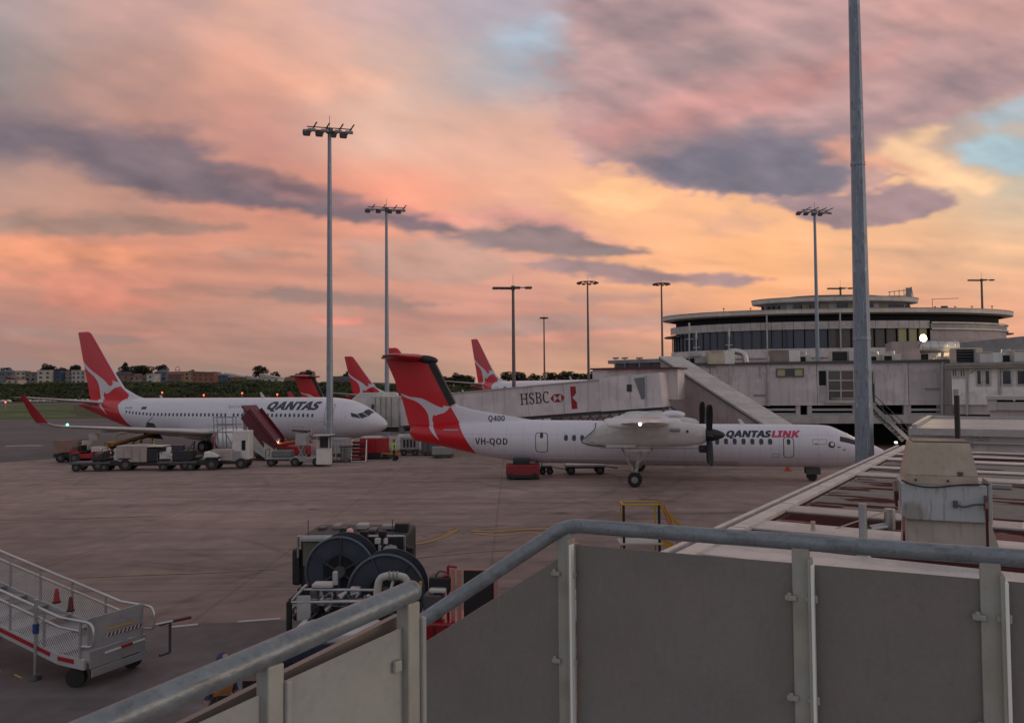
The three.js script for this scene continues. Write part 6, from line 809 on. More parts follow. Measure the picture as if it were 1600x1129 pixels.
{ const t = thing('cargo_loader', 'red loader with slanted belt left of the pale stairs cabin', 'cargo loader', at2(452, 719, 1), 0.05); mb().rbox(0.4, 0.75, 0, 2.0, 0.8, 1.5, 0.06).build('body', M.red, t); mb().beam([-2.0, 1.25, 0.4], [1.6, 1.75, 0.4], 0.5, 0.14).build('belt', M.orange, t); mb().beam([-2.0, 1.1, 0.7], [1.6, 1.6, 0.7], 0.08, 0.24).build('side_rail', M.red, t); wheels(t, [[1.0, 0.66], [1.0, -0.66], [-0.6, 0.66], [-0.6, -0.66]], 0.38, 0.26); mb().rbox(-1.3, 1.6, 0.2, 0.5, 0.4, 0.5, 0.05).build('lamp_box', M.offwhite, t); const s = new THREE.SphereGeometry(0.06, 10, 8); s.translate(-1.2, 1.45, 0.5); mb().add(s).build('lamp', M.glowWhite, t); const l = new THREE.PointLight(new THREE.Color().setRGB(1, 0.85, 0.6), 0.8, 15); l.position.set(-1.2, 1.45, 0.75); t.add(l); }
{ const t = thing('lift_stairs', 'pale lift truck with cabin and black awnings left of the mast foot', 'service truck', at2(490, 727), 0.0); mb().rbox(0.95, 0.75, 0.5, 1.05, 1.2, 0.9, 0.04).build('lower_cabin', M.white, t); for (const [x, z] of [[0.5, 0.9], [1.4, 0.9], [0.5, 0.1], [1.4, 0.1]]) mb().bar([x, 1.3, z], [x, 2.35, z], 0.05).build('cabin_post', M.offwhite, t); mb().rbox(0.95, 2.4, 0.5, 1.5, 0.1, 1.2, 0.03).build('cabin_roof', M.offwhite, t); mb().rbox(1.25, 2.28, 0.8, 1.2, 0.1, 0.9, 0.03, 0, 0, 0.2).build('awning', M.black, t); mb().rbox(0.95, 1.85, 0.2, 0.8, 0.9, 0.06, 0.02).build('cabin_window', M.glass, t);
  mb().rbox(-0.9, 2.1, 0, 0.85, 1.0, 1.0, 0.05).build('upper_box', M.lightgrey, t); mb().rbox(-0.95, 2.75, 0, 1.25, 0.12, 1.2, 0.03, 0, 0, -0.08).build('awning', M.black, t); for (const s of [-0.45, 0.45]) mb().bar([-1.2, 0.5, s], [-0.6, 1.7, s], 0.06).bar([-0.6, 0.5, s], [-1.2, 1.7, s], 0.06).build('scissor_arm', M.grey, t); mb().rbox(-0.2, 0.5, 0, 3.0, 0.3, 1.3, 0.04).build('chassis', M.grey, t); wheels(t, [[-1.3, 0.6], [-1.3, -0.6], [0.4, 0.6], [0.4, -0.6]], 0.34, 0.24); const g = mb(); for (const [x, z] of [[-0.1, 0.4], [-0.1, -0.4], [0.9, -0.4], [1.3, -0.3]]) g.bar([x, 2.4, z], [x, 3.6, z], 0.03); g.bar([-0.1, 3.4, 0.4], [-0.1, 3.4, -0.4], 0.03).bar([-0.1, 3.4, -0.4], [1.3, 3.4, -0.3], 0.03).bar([-0.1, 2.9, -0.4], [1.3, 2.9, -0.3], 0.03).build('guard_rail', M.lightgrey, t); }
{ const t = thing('waste_bin', 'grey ribbed bin between the mast foot and the white steps', 'bin', at2(541, 721), 0.05); mb().add(new THREE.CylinderGeometry(0.62, 0.52, 1.15, 4, 1).rotateY(Math.PI / 4).scale(1, 1, 0.9).translate(0, 0.65, 0)).build('body', M.grey, t); for (let i = 0; i < 4; i++) mb().box(-0.36 + i * 0.24, 0.65, 0.44, 0.04, 1.0, 0.04).build('rib', M.darkgrey, t); mb().rbox(0, 1.28, 0, 1.05, 0.12, 0.95, 0.04).build('lid', M.darkgrey, t); wheels(t, [[0.35, 0.36], [-0.35, 0.36], [0.35, -0.36], [-0.35, -0.36]], 0.1, 0.08); }
{ const t = thing('step_ladder', 'white framed steps with red treads in front of the red loader', 'steps', at2(564, 721), -0.15); for (const s of [-0.62, 0.62]) { mb().beam([s - 0.05, 0.05, 0.5], [s - 0.35, 1.75, -0.6], 0.07, 0.12).build('rail', M.white, t); mb().bar([s - 0.35, 0.1, -0.6], [s - 0.35, 1.7, -0.62], 0.04).build('rear_leg', M.offwhite, t); } for (let i = 0; i < 6; i++) mb().box(-0.1 - i * 0.05, 0.2 + i * 0.28, 0.42 - i * 0.18, 1.18, 0.05, 0.2).box(-0.1 - i * 0.05, 0.1 + i * 0.28, 0.36 - i * 0.18, 1.16, 0.18, 0.02).build('tread', i % 2 ? M.red : M.maroon, t); mb().bar([-0.65, 0.06, 0.5], [0.6, 0.06, 0.5], 0.05).build('foot_bar', M.white, t); }
{ const t = thing('cargo_loader', 'red box loader with black skirt under the jet nose', 'cargo loader', at2(585, 716, 0), -0.05); mb().rbox(0, 1.15, 0, 2.2, 1.25, 1.7, 0.06).build('body', M.red, t); mb().prism([[-1.2, 0.1], [1.5, 0.1], [1.1, 0.6], [-1.2, 0.6]], 1.6, -0.8, 0.02).build('skirt', M.black, t); for (const x of [-0.5, 0.3]) mb().box(x, 1.15, 0.86, 0.03, 1.1, 0.02).build('seam', M.maroon, t); mb().box(-0.2, 1.84, 0, 1.6, 0.1, 1.4).build('top_deck', M.white, t); wheels(t, [[-0.7, 0.72], [0.8, 0.72], [-0.7, -0.72], [0.8, -0.72]], 0.32, 0.24); }
{ const a = G(592, 717), b = G(619, 719), t = thing('tow_bar', 'orange tow bar lying right of the red loader', 'tow bar', [0, 0, 0]); mb().bar([a.x, 0.5, a.z], [b.x, 0.5, b.z], 0.07).build('bar', M.orange, t); mb().cyl(b.x, 0.2, b.z, 0.2, 0.2, 0.14, 14, Math.PI / 2).build('wheel', M.rubber, t); mb().bar([b.x, 0.2, b.z], [b.x, 0.6, b.z], 0.05).build('fork', M.darksteel, t); mb().box(b.x + 0.15, 0.55, b.z, 0.35, 0.2, 0.3).build('head', M.orange, t); }
{ const p = G(655, 706), t = thing('white_van', 'white car parked below the boarding bridge behind the red tail', 'car', p, 0.1); mb().prism([[-2.2, 0.3], [2.2, 0.3], [2.2, 0.8], [1.4, 1.0], [0.8, 1.6], [-1.9, 1.65], [-2.2, 0.9]], 1.7, -0.85, 0.05).build('body', M.white, t); mb().prism([[1.1, 1.05], [0.7, 1.5], [-1.6, 1.52], [-1.8, 1.05]], 1.82, -0.91).build('window_band', M.glass, t); wheels(t, [[1.4, 0.8], [1.4, -0.8], [-1.4, 0.8], [-1.4, -0.8]], 0.34, 0.22); }
{ const t = thing('equipment_rack', 'dark generator trailer below the boarding bridge cab', 'generator', G(640, 711), 0.1); mb().rbox(0, 1.1, 0, 1.6, 1.1, 1.2, 0.06).build('casing', M.grey, t); for (let i = 0; i < 4; i++) mb().box(-0.45 + i * 0.3, 1.1, 0.61, 0.18, 0.7, 0.03).build('louvre', M.black, t); wheels(t, [[0.5, 0.55], [-0.5, 0.55], [0.5, -0.55], [-0.5, -0.55]], 0.28, 0.18); mb().box(0, 0.48, 0, 1.7, 0.14, 1.1).build('frame', M.darksteel, t); }
// service clutter round the jet's nose and below the bridge
{ const cc = (px, py, c, lb, w = 1.5, h = 1.6) => { const t = thing('cargo_container', lb, 'container', at2(px, py, 1), rr(-0.2, 0.2), 'containers by the jet nose'); mb().prism([[-w / 2, 0.32], [w / 2 - 0.3, 0.32], [w / 2, 0.75], [w / 2, h], [-w / 2, h]], 1.45, -0.72, 0.02).build('shell', c, t); for (let i = 0; i < 3; i++) mb().box(-w * 0.3 + i * w * 0.28, h * 0.62, 0.76, 0.04, h * 0.6, 0.03).build('rib', M.grey, t); mb().box(0, 0.22, 0, w, 0.16, 1.4).build('base', M.darksteel, t); wheels(t, [[0.5, 0.6], [-0.5, 0.6]], 0.16, 0.12); };
  cc(527, 714, M.lightgrey, 'pale cargo container half hidden behind the mast foot'); cc(409, 716, M.steel, 'metal cargo container behind the maroon canopied stairs', 1.3, 1.4); cc(672, 712, M.darkgrey, 'dark cargo container under the boarding bridge beside the white car', 1.6, 1.3); cc(690, 716, M.grey, 'low grey container beneath the turboprop tail, right of the white car', 1.8, 0.9);
  const gr = thing('guard_frame', 'pale tubular guard frame between the mast foot and the bin', 'guard frame', at2(524, 722), 0.1), g = mb(); for (const x of [-0.6, 0, 0.6]) g.bar([x, 0, 0], [x, 1.5, 0], 0.03).bar([x, 0, -0.9], [x, 1.5, -0.9], 0.03); for (const y of [0.75, 1.5]) g.bar([-0.6, y, 0], [0.6, y, 0], 0.025).bar([-0.6, y, -0.9], [0.6, y, -0.9], 0.025).bar([-0.6, y, 0], [-0.6, y, -0.9], 0.025); g.build('frame', M.lightgrey, gr); mb().rbox(0, 0.12, -0.45, 1.4, 0.12, 1.1, 0.03).build('base', M.darkgrey, gr); }
// below the turboprop
{ const t = thing('power_unit', 'red ground power cart under the tail of the turboprop', 'power cart', PX(816, 51.5), -0.03); mb().rbox(0, 0.62, 0, 2.2, 0.7, 1.3, 0.07).build('body', mat('cartRed', [0.26, 0.018, 0.03], 0.55), t); mb().rbox(0, 0.2, 0, 2.1, 0.24, 1.36, 0.04).build('skirt', M.black, t); mb().rbox(-0.1, 1.12, 0, 1.1, 0.4, 0.9, 0.1).build('engine_cover', M.black, t); mb().rbox(0.95, 1.0, 0, 0.26, 0.18, 1.2, 0.04).build('end_cap', M.maroon, t); mb().bar([-1.1, 0.4, 0], [-2.1, 0.75, 0], 0.04).bar([-2.1, 0.75, -0.3], [-2.1, 0.75, 0.3], 0.03).build('tow_handle', M.lightgrey, t); wheels(t, [[0.75, 0.58], [0.75, -0.58], [-0.75, 0.58], [-0.75, -0.58]], 0.22, 0.18); }
dolly('flat trolley with white top beyond the belly of the turboprop', PX(912, 54.2), 0.0, M.white); { const t = thing('wheel_chock_set', 'small dark wheeled cart left of the flat trolley', 'cart', PX(852, 54), 0); mb().rbox(0, 0.5, 0, 0.8, 0.2, 0.6, 0.03).build('deck', M.darkgrey, t); wheels(t, [[0.25, 0.28], [-0.25, 0.28]], 0.24, 0.12); mb().bar([0.4, 0.5, 0], [1.4, 0.3, 0], 0.03).build('handle', M.darksteel, t); mb().bar([-0.3, 0.5, 0], [-0.3, 1.1, 0], 0.03).build('post', M.darksteel, t); }
{ const c = thing('traffic_cone', 'orange cone standing nearest, under the front door of the turboprop', 'cone', PX(1229, 55), 0, 'cones beyond the turboprop'); mb().cyl(0, 0.36, 0, 0.2, 0.05, 0.66, 16).build('body', mat('coneRed', [0.75, 0.09, 0.04], 0.5), c); mb().rbox(0, 0.03, 0, 0.46, 0.05, 0.46, 0.02).build('base', M.coneRed, c); mb().cyl(0, 0.42, 0, 0.15, 0.115, 0.12, 16).build('band', M.white, c); copy(c, 'orange cone in the middle of the three below the turboprop', PX(1187, 59)); copy(c, 'orange cone at the left of the three below the turboprop', PX(1160, 60)); }
{ const t = thing('access_stand', 'yellow access stand with handrails beyond the balcony panel', 'access stand', G(1005, 872), 0.0); const y = 1.85, w = 1.22; for (const [x, z] of [[-0.66, 0], [0.58, 0]]) mb().box(x, y / 2, z, 0.08, y, 0.08).build('post', M.black, t); mb().bar([-0.66, y, 0], [0.58, y, 0], 0.03).build('top_rail', M.yellow, t); for (const z of [-0.8]) for (const x of [-0.66, 0.58]) mb().bar([x, 0, z], [x, y, z], 0.03).build('rear_post', M.yellow, t); mb().bar([-0.66, y, -0.8], [0.58, y, -0.8], 0.03).bar([-0.66, y, 0], [-0.66, y, -0.8], 0.03).build('rear_rail', M.yellow, t); mb().rbox(-0.04, 0.5, -0.4, 1.5, 0.1, 0.9, 0.03).build('platform', M.offwhite, t); for (const z of [0, -0.8]) { mb().beam([0.62, y, z], [1.7, 0.7, z], 0.05, 0.08).build('stair_handrail', M.yellow, t); mb().beam([0.62, 0.55, z], [1.6, 0.05, z], 0.05, 0.16).build('stair_stringer', M.yellow, t); mb().bar([0.75, y, z], [1.45, 0.2, z], 0.03).build('stair_post', M.orange, t); } }
// ------------------------------------------------------------------ balcony rails (close to the camera)
const railT = tex(512, 512, (u, v) => { const a = fbm(u * 7, v * 7, 5, 7), b = fbm(u * 30, v * 30, 3, 30), c = fbm(u * 16 + 4, v * 16, 4, 16); let q = 0.68 + 0.16 * (a - 0.5) + 0.07 * (b - 0.5); const k = sstep(0.60, 0.72, c); return mixc([q * 0.97, q, q * 1.02], [q * 0.84, q * 0.82, q * 0.81], k * 0.4); });
const railM = new THREE.MeshStandardMaterial({ map: rep(railT, 4), roughness: 0.42, metalness: 0.35, bumpMap: rep(bumpT, 10), bumpScale: 0.0008, name: 'worn_galvanised' }); railM.color.setRGB(0.50, 0.53, 0.54);
const panelT = tex(512, 512, (u, v) => { const a = fbm(u * 4, v * 4, 4, 4), b = fbm(u * 70, v * 9, 3, 0), c = fbm(u * 110, v * 110, 2, 110); const q = 0.76 + 0.12 * (a - 0.5) - 0.015 * sstep(0.62, 0.8, b) + 0.03 * (c - 0.5) + 0.016 * sstep(0.70, 0.76, fbm(u * 60 + 3, v * 20 + 50, 3, 0)) - 0.018 * sstep(0.70, 0.74, fbm(u * 60, v * 60 + 9, 3, 0)), w = 0.05 * (fbm(u * 3 + 7, v * 3 + 2, 3, 3) - 0.5); return [q * (1 + w), q * 0.985, q * (0.965 - w)]; });
const panelM = new THREE.MeshStandardMaterial({ map: rep(panelT, 0.9), roughness: 0.5, bumpMap: rep(bumpT, 3), bumpScale: 0.0008, name: 'balcony_panel' }); panelM.color.setRGB(0.37, 0.355, 0.34);
const skylitPanelM = new THREE.MeshStandardMaterial({ map: rep(panelT, 0.9), roughness: 0.42, name: 'skylit_panel' }); skylitPanelM.color.setRGB(0.62, 0.67, 0.66);  // panel tone raised: skylight from the left is put into this colour
const postM = new THREE.MeshStandardMaterial({ map: rep(panelT, 3), roughness: 0.5, metalness: 0.1, name: 'post_paint' }); postM.color.setRGB(0.66, 0.67, 0.60);
const railR = 0.024, postEdgeM = mat('postEdge', [0.86, 0.86, 0.80], 0.4, { map: null });
function panelBox(A, B, topA, topB, yBot, thick, u0, u1, name, m, parent) {   // upright sheet from A to B, top edge sloping
  const d = B.clone().sub(A); d.y = 0; const L = d.length(); d.normalize(); const n = V(d.z, 0, -d.x);
  const s = new THREE.Shape([[u0, yBot], [u1, yBot], [u1, topA + (topB - topA) * u1 / L], [u0, topA + (topB - topA) * u0 / L]].map((q) => new THREE.Vector2(...q)));
  const g = new THREE.ExtrudeGeometry(s, { depth: thick, bevelEnabled: true, bevelThickness: 0.001, bevelSize: 0.001, bevelSegments: 1 }); g.translate(0, 0, -thick / 2);
  const mx = new THREE.Matrix4().makeBasis(d, UP, d.clone().cross(UP)); mx.setPosition(A.x, 0, A.z); g.applyMatrix4(mx); return mb().add(g).build(name, m, parent);
}
const YB = 4.40;
{ const t = thing('balcony_railing', 'grey railing with dark metal panels along the right side and down the steps', 'railing', [0, 0, 0]);
  const C = P(885, 820, 2.66), R = P(1720, 881, 2.0), R2 = R.clone().add(R.clone().sub(C).multiplyScalar(0.5)), S = P(650, 976, 2.62), S2 = S.clone().add(S.clone().sub(C).multiplyScalar(0.6));
  const arc = []; for (let i = 0; i <= 10; i++) { const k = i / 10, a = C.clone().lerp(S, 0.10), b = C.clone().lerp(R, 0.04); arc.push(a.multiplyScalar((1 - k) ** 2).addScaledVector(C.clone(), 2 * k * (1 - k)).addScaledVector(b, k * k)); }
  mb().bar(arc[0], S2, railR, 20).add(new THREE.TubeGeometry(new THREE.CatmullRomCurve3(arc), 30, railR, 20)).bar(arc[10], R2, railR, 20).build('top_rail', railM, t);
  // deck side panels between posts, right run
  const along = (px) => { const n = V(-(R.z - C.z), 0, R.x - C.x).normalize(), r = ray(px, 860), k = C.clone().sub(camera.position).dot(n) / r.dot(n), q = r.multiplyScalar(k).add(camera.position).sub(C); return Math.hypot(q.x, q.z) * Math.sign(q.x * (R.x - C.x) + q.z * (R.z - C.z)); };
  const dR = R.clone().sub(C).setY(0), LR = dR.length(); dR.normalize(); const nR = V(dR.z, 0, -dR.x); if (nR.z < 0) nR.negate();
  const gap = 0.064, yC = C.y - gap, yR = R.y - gap;
  const u = [900, 1243, 1263, 1533, 1560, 1760].map(along);
  for (const [a, b] of [[u[0], u[1]], [u[2], u[3]], [u[4], u[5]]]) panelBox(C, R, yC, yR, YB - 0.2, 0.003, a, b, 'panel', panelM, t);
  const post = (base, dir, top, nrm, nm) => {                  // flat bar with a folded bright edge and a rounded shoulder
    const g = mb(), ang = Math.atan2(-dir.z, dir.x), H = top - YB + 0.3; g.rbox(base.x, YB - 0.3 + H / 2, base.z, 0.05, H, 0.012, 0.004, ang); const e = base.clone().addScaledVector(dir, 0.026).addScaledVector(nrm, 0.004); g.rbox(e.x, YB - 0.3 + H / 2 - 0.015, e.z, 0.012, H - 0.03, 0.05, 0.004, ang); g.build('post', postM, t); const ee = base.clone().addScaledVector(dir, 0.034).addScaledVector(nrm, 0.020); return mb().rbox(ee.x, YB - 0.3 + H / 2 - 0.02, ee.z, 0.009, H - 0.05, 0.03, 0.003, ang).build('post_edge', postEdgeM, t); };
  const clip = (p, dir, s) => mb().rbox(p.x + dir.x * 0.028 * s, p.y, p.z + dir.z * 0.028 * s, 0.034, 0.016, 0.022, 0.004, Math.atan2(-dir.z, dir.x)).rbox(p.x + dir.x * 0.036 * s, p.y + 0.004, p.z + dir.z * 0.036 * s + 0.008, 0.012, 0.024, 0.01, 0.003).build('clip', postM, t);
  const pR = [along(884), along(1252), along(1546)];
  pR.forEach((q, i) => { const p = C.clone().lerp(R, q / LR); post(V(p.x, 0, p.z).addScaledVector(nR, 0.012), dR, p.y - 0.012, nR); for (const dy of [0.16, 0.45]) { const c = V(p.x, p.y - dy, p.z).addScaledVector(nR, 0.02); clip(c, dR, 1); clip(c, dR, -1); } });
  // stair run
  const dS = S.clone().sub(C).setY(0).normalize(), LS = Math.hypot(S.x - C.x, S.z - C.z); panelBox(C, S, C.y - 0.095, S.y - 0.075, YB - 0.7, 0.003, 0.03, LS * 1.55, 'panel', panelM, t);
  mb().rbox(R2.x * 0.5 + C.x * 0.5, YB - 0.06, R2.z * 0.5 + C.z * 0.5, R2.distanceTo(C) + 0.2, 0.08, 0.12, 0.01, Math.atan2(-dR.z, dR.x)).build('toe_board', postM, t);
}
{ const t = thing('near_railing', 'nearest railing at the lower left, worn tube with panels coloured pale as skylit', 'railing', [0, 0, 0]);
  const A = P(642, 924, 1.76), B = P(120, 1150, 1.22), B2 = B.clone().add(B.clone().sub(A).multiplyScalar(0.6)), d = B.clone().sub(A); d.y = 0; const L = d.length(); d.normalize(); const n = V(-d.z, 0, d.x); if (n.z < 0) n.negate();
  const cap = new THREE.SphereGeometry(railR * 1.02, 18, 12); cap.translate(A.x, A.y, A.z); mb().bar(A, B2, railR * 1.02, 22).add(cap).build('top_rail', railM, t);
  const a2 = P(622, 968, 1.80), b2 = P(436, 1062, 1.56); mb().beam(a2, b2.clone().add(b2.clone().sub(a2).multiplyScalar(0.9)), 0.016, 0.026).build('under_rail', mat('brownSteel', [0.30, 0.25, 0.22], 0.5, { metal: 0.2 }), t);
  const along = (px, py) => { const r = ray(px, py), k = A.clone().sub(camera.position).dot(n) / r.dot(n), q = r.multiplyScalar(k).add(camera.position).sub(A); return [q.x * d.x + q.z * d.z, q.y + A.y]; };
  const panel = (pts, nm) => { const q = pts.map((p) => along(...p)); const s = new THREE.Shape([[q[0][0], q[0][1]], [q[1][0], q[1][1]], [q[1][0], YB - 0.2], [q[0][0], YB - 0.2]].map((v) => new THREE.Vector2(...v))); const g = new THREE.ExtrudeGeometry(s, { depth: 0.003, bevelEnabled: false }); g.translate(0, 0, -0.0015); const mx = new THREE.Matrix4().makeBasis(d, UP, d.clone().cross(UP)); mx.setPosition(A.x, 0, A.z); g.applyMatrix4(mx); return mb().add(g).build('panel', skylitPanelM, t); };
  panel([[628, 980], [444, 1064]]); panel([[404, 1086], [180, 1189]]);
  const post = (px, py) => { const q = along(px, py), p = A.clone().addScaledVector(d, q[0]); const top = A.y + (B.y - A.y) * q[0] / L - 0.02, H = top - YB + 0.3, ang = Math.atan2(-d.z, d.x); mb().rbox(p.x + d.x * 0.014, YB - 0.3 + H / 2, p.z + d.z * 0.014, 0.036, H, 0.04, 0.004, ang).build('post', postM, t); const e = p.clone().addScaledVector(d, -0.010).addScaledVector(n, 0.022); mb().rbox(e.x, YB - 0.3 + H / 2 - 0.02, e.z, 0.013, H - 0.03, 0.012, 0.004, ang).build('post_edge', skylitPanelM, t);
    for (const dy of [0.13]) mb().rbox(p.x - d.x * -0.045, top - dy, p.z - d.z * -0.045 + 0.012, 0.022, 0.026, 0.012, 0.004, ang).build('clip', postM, t); };
  post(645, 960); post(432, 1050);
}
{ const f = mb(); f.box(0.6, YB - 0.12, -0.9, 6.5, 0.24, 5.0).build('balcony_floor', M.concreteWall).userData.kind = 'structure'; }

// ------------------------------------------------------------------ rusty roof right of the balcony
const RY = 3.5;
const rustT = tex(1024, 1024, (u, v) => { const s = fbm(u * 3 + 2, v * 12, 6, 0), a = fbm(u * 3, v * 3, 4, 3), f = fbm(u * 20, v * 50, 3, 0); const k = sstep(0.455, 0.53, s * 0.7 + a * 0.42 - 0.08); const pale = [0.60 + 0.1 * (f - 0.5), 0.56 + 0.1 * (f - 0.5), 0.53], rust = mixc([0.40, 0.22, 0.17], [0.28, 0.12, 0.10], f); return mixc(pale, rust, k); });
const rustM = new THREE.MeshStandardMaterial({ map: rep(rustT, 1 / 5, 1 / 3), roughness: 0.8, name: 'rusty_sheet' }); rustM.color.setRGB(0.95, 0.92, 0.90);
const rustDarkT = tex(512, 512, (u, v) => { const s = fbm(u * 4 + 12, v * 14, 5, 0), f = fbm(u * 20, v * 50, 3, 0); const k = sstep(0.54, 0.60, s); return mixc(mixc([0.33, 0.11, 0.10], [0.24, 0.08, 0.075], f), [0.58, 0.42, 0.38], k); });
const rustDarkM = new THREE.MeshStandardMaterial({ map: rep(rustDarkT, 1 / 6, 1 / 4), roughness: 0.85, name: 'rust_dark' });
const sheetPaleM = mat('sheetPale', [0.66, 0.61, 0.585], 0.6, { map: grimeT, scale: 1.7 }), sheetDullM = mat('sheetDull', [0.52, 0.46, 0.43], 0.65, { map: grimeT, scale: 1.3 });
{ const n0 = P(1085, 850, 12.2), f0 = P(1406, 696, 30.6); const e = V(f0.x - n0.x, 0, f0.z - n0.z), E = e.length(); e.normalize(); const r = V(-e.z, 0, e.x); if (r.x < 0) r.negate();  // e runs along the gutter (away), r across the roof
  const t = thing('near_roof', 'rust streaked sheet metal roof with pale cap strips right of the balcony', 'roof', [n0.x, RY, n0.z], Math.atan2(-r.z, r.x));  // local +x = r, local -z = e
  const W = 19, back = 7;
  const bands = [-7, -3.5, -2.7, -0.7, 0.3, 1.75, 2.6, 3.9, 4.65, 11, 11.9, 13.3, 13.8, 16.2, 16.9, 18.3, 18.8, 20.3, 20.7, E];
  for (let i = 0; i + 1 < bands.length; i++) { const z0 = -bands[i], z1 = -bands[i + 1], mid = (z0 + z1) / 2, ww = z0 - z1;
    if (i % 2) { const N = 5; for (let k = 0; k < N; k++) { const x0 = 0.38 + k * (W - 0.4) / N + 0.5 * hash(i, k) * (k > 0), x1 = 0.38 + (k + 1) * (W - 0.4) / N + 0.5 * hash(i, k + 1); mb().rbox((x0 + x1) / 2, 0.05 + (k % 2) * 0.006, mid + 0.02 * (hash(k, i) - 0.5), x1 - x0 + 0.05, 0.04, ww, 0.012).build('cap_sheet', hash(i, k + 9) < 0.3 ? sheetDullM : sheetPaleM, t); } }
    else { const m = [0, 6, 14].includes(i) ? rustDarkM : i === 4 ? rustDarkM : rustM; mb().box(W / 2 + 0.2, -0.02, mid, W - 0.4, 0.04, ww).flat().build('roof_sheet', m, t); const n = Math.floor(ww / 0.13), c = mb(); for (let k = 0; k < n; k++) c.add(new THREE.CylinderGeometry(0.026, 0.026, W - 0.5, 5).rotateZ(Math.PI / 2).scale(1, 0.7, 1).translate(W / 2 + 0.25, 0.002, z0 - (k + 0.5) * ww / n)); if (n) c.flat().build('corrugation', m, t); } }
  mb().rbox(0.24, 0.07, (back - E) / 2, 0.26, 0.10, E + back, 0.02).build('edge_flashing', sheetPaleM, t); mb().box(0.05, -0.02, (back - E) / 2, 0.12, 0.05, E + back).build('gutter_trough', M.darkgrey, t); mb().rbox(-0.06, 0.05, (back - E) / 2, 0.09, 0.14, E + back, 0.015).build('gutter_lip', sheetPaleM, t);
  for (let k = 0; k < 14; k++) mb().box(0.05, 0.03, 4 - k * 1.9, 0.16, 0.02, 0.04).build('gutter_strap', M.grey, t);
  for (let k = 0; k < 9; k++) mb().box(0.24, 0.122, 4.8 - k * 3.1, 0.27, 0.006, 0.025).build('flashing_joint', M.grey, t);
  mb().box(0.02, -1.75, (back - E) / 2, 0.2, 3.4, E + back).build('eaves_wall', M.concreteWall, t); mb().box(W / 2, -1.8, -E - 0.02, W, 3.3, 0.2).build('end_wall', M.concreteWall, t);
  // vent pipes and stays on the roof
  const loc = (px, py) => t.worldToLocal(G(px, py, RY + 0.06)); t.updateMatrixWorld(true);
  const a = loc(1350, 868); mb().cyl(a.x, 0.35, a.z, 0.055, 0.055, 0.9, 14).cyl(a.x, 0.12, a.z, 0.1, 0.06, 0.14, 14).build('vent_pipe', M.galv, t);
  const b = loc(1391, 822); mb().cyl(b.x, 0.18, b.z, 0.09, 0.09, 0.36, 14).bar([b.x - 0.02, 0.06, b.z], [b.x - 0.28, 0.02, b.z + 0.25], 0.07, 12).build('vent_pipe', M.steel, t); mb().bar([b.x + 0.05, 0.36, b.z], [b.x - 0.75, 0.06, b.z + 0.75], 0.012, 6).build('stay_wire', M.cream, t);
  const c = loc(1271, 829); mb().cyl(c.x, 0.12, c.z, 0.04, 0.035, 0.2, 10).build('roof_stub', M.cream, t); const c2 = loc(1562, 761); mb().rbox(c2.x, 0.08, c2.z, 0.5, 0.1, 0.2, 0.02).build('lead_flashing', M.grey, t);
  const d1 = loc(1093, 843); mb().tube([[d1.x + 0.2, 0.14, d1.z], [d1.x + 0.45, 0.16, d1.z + 0.12], [d1.x + 0.6, 0.15, d1.z - 0.05], [d1.x + 0.9, 0.13, d1.z + 0.02]], 0.012, 24, 6).build('loose_cable', M.darkgrey, t);
}
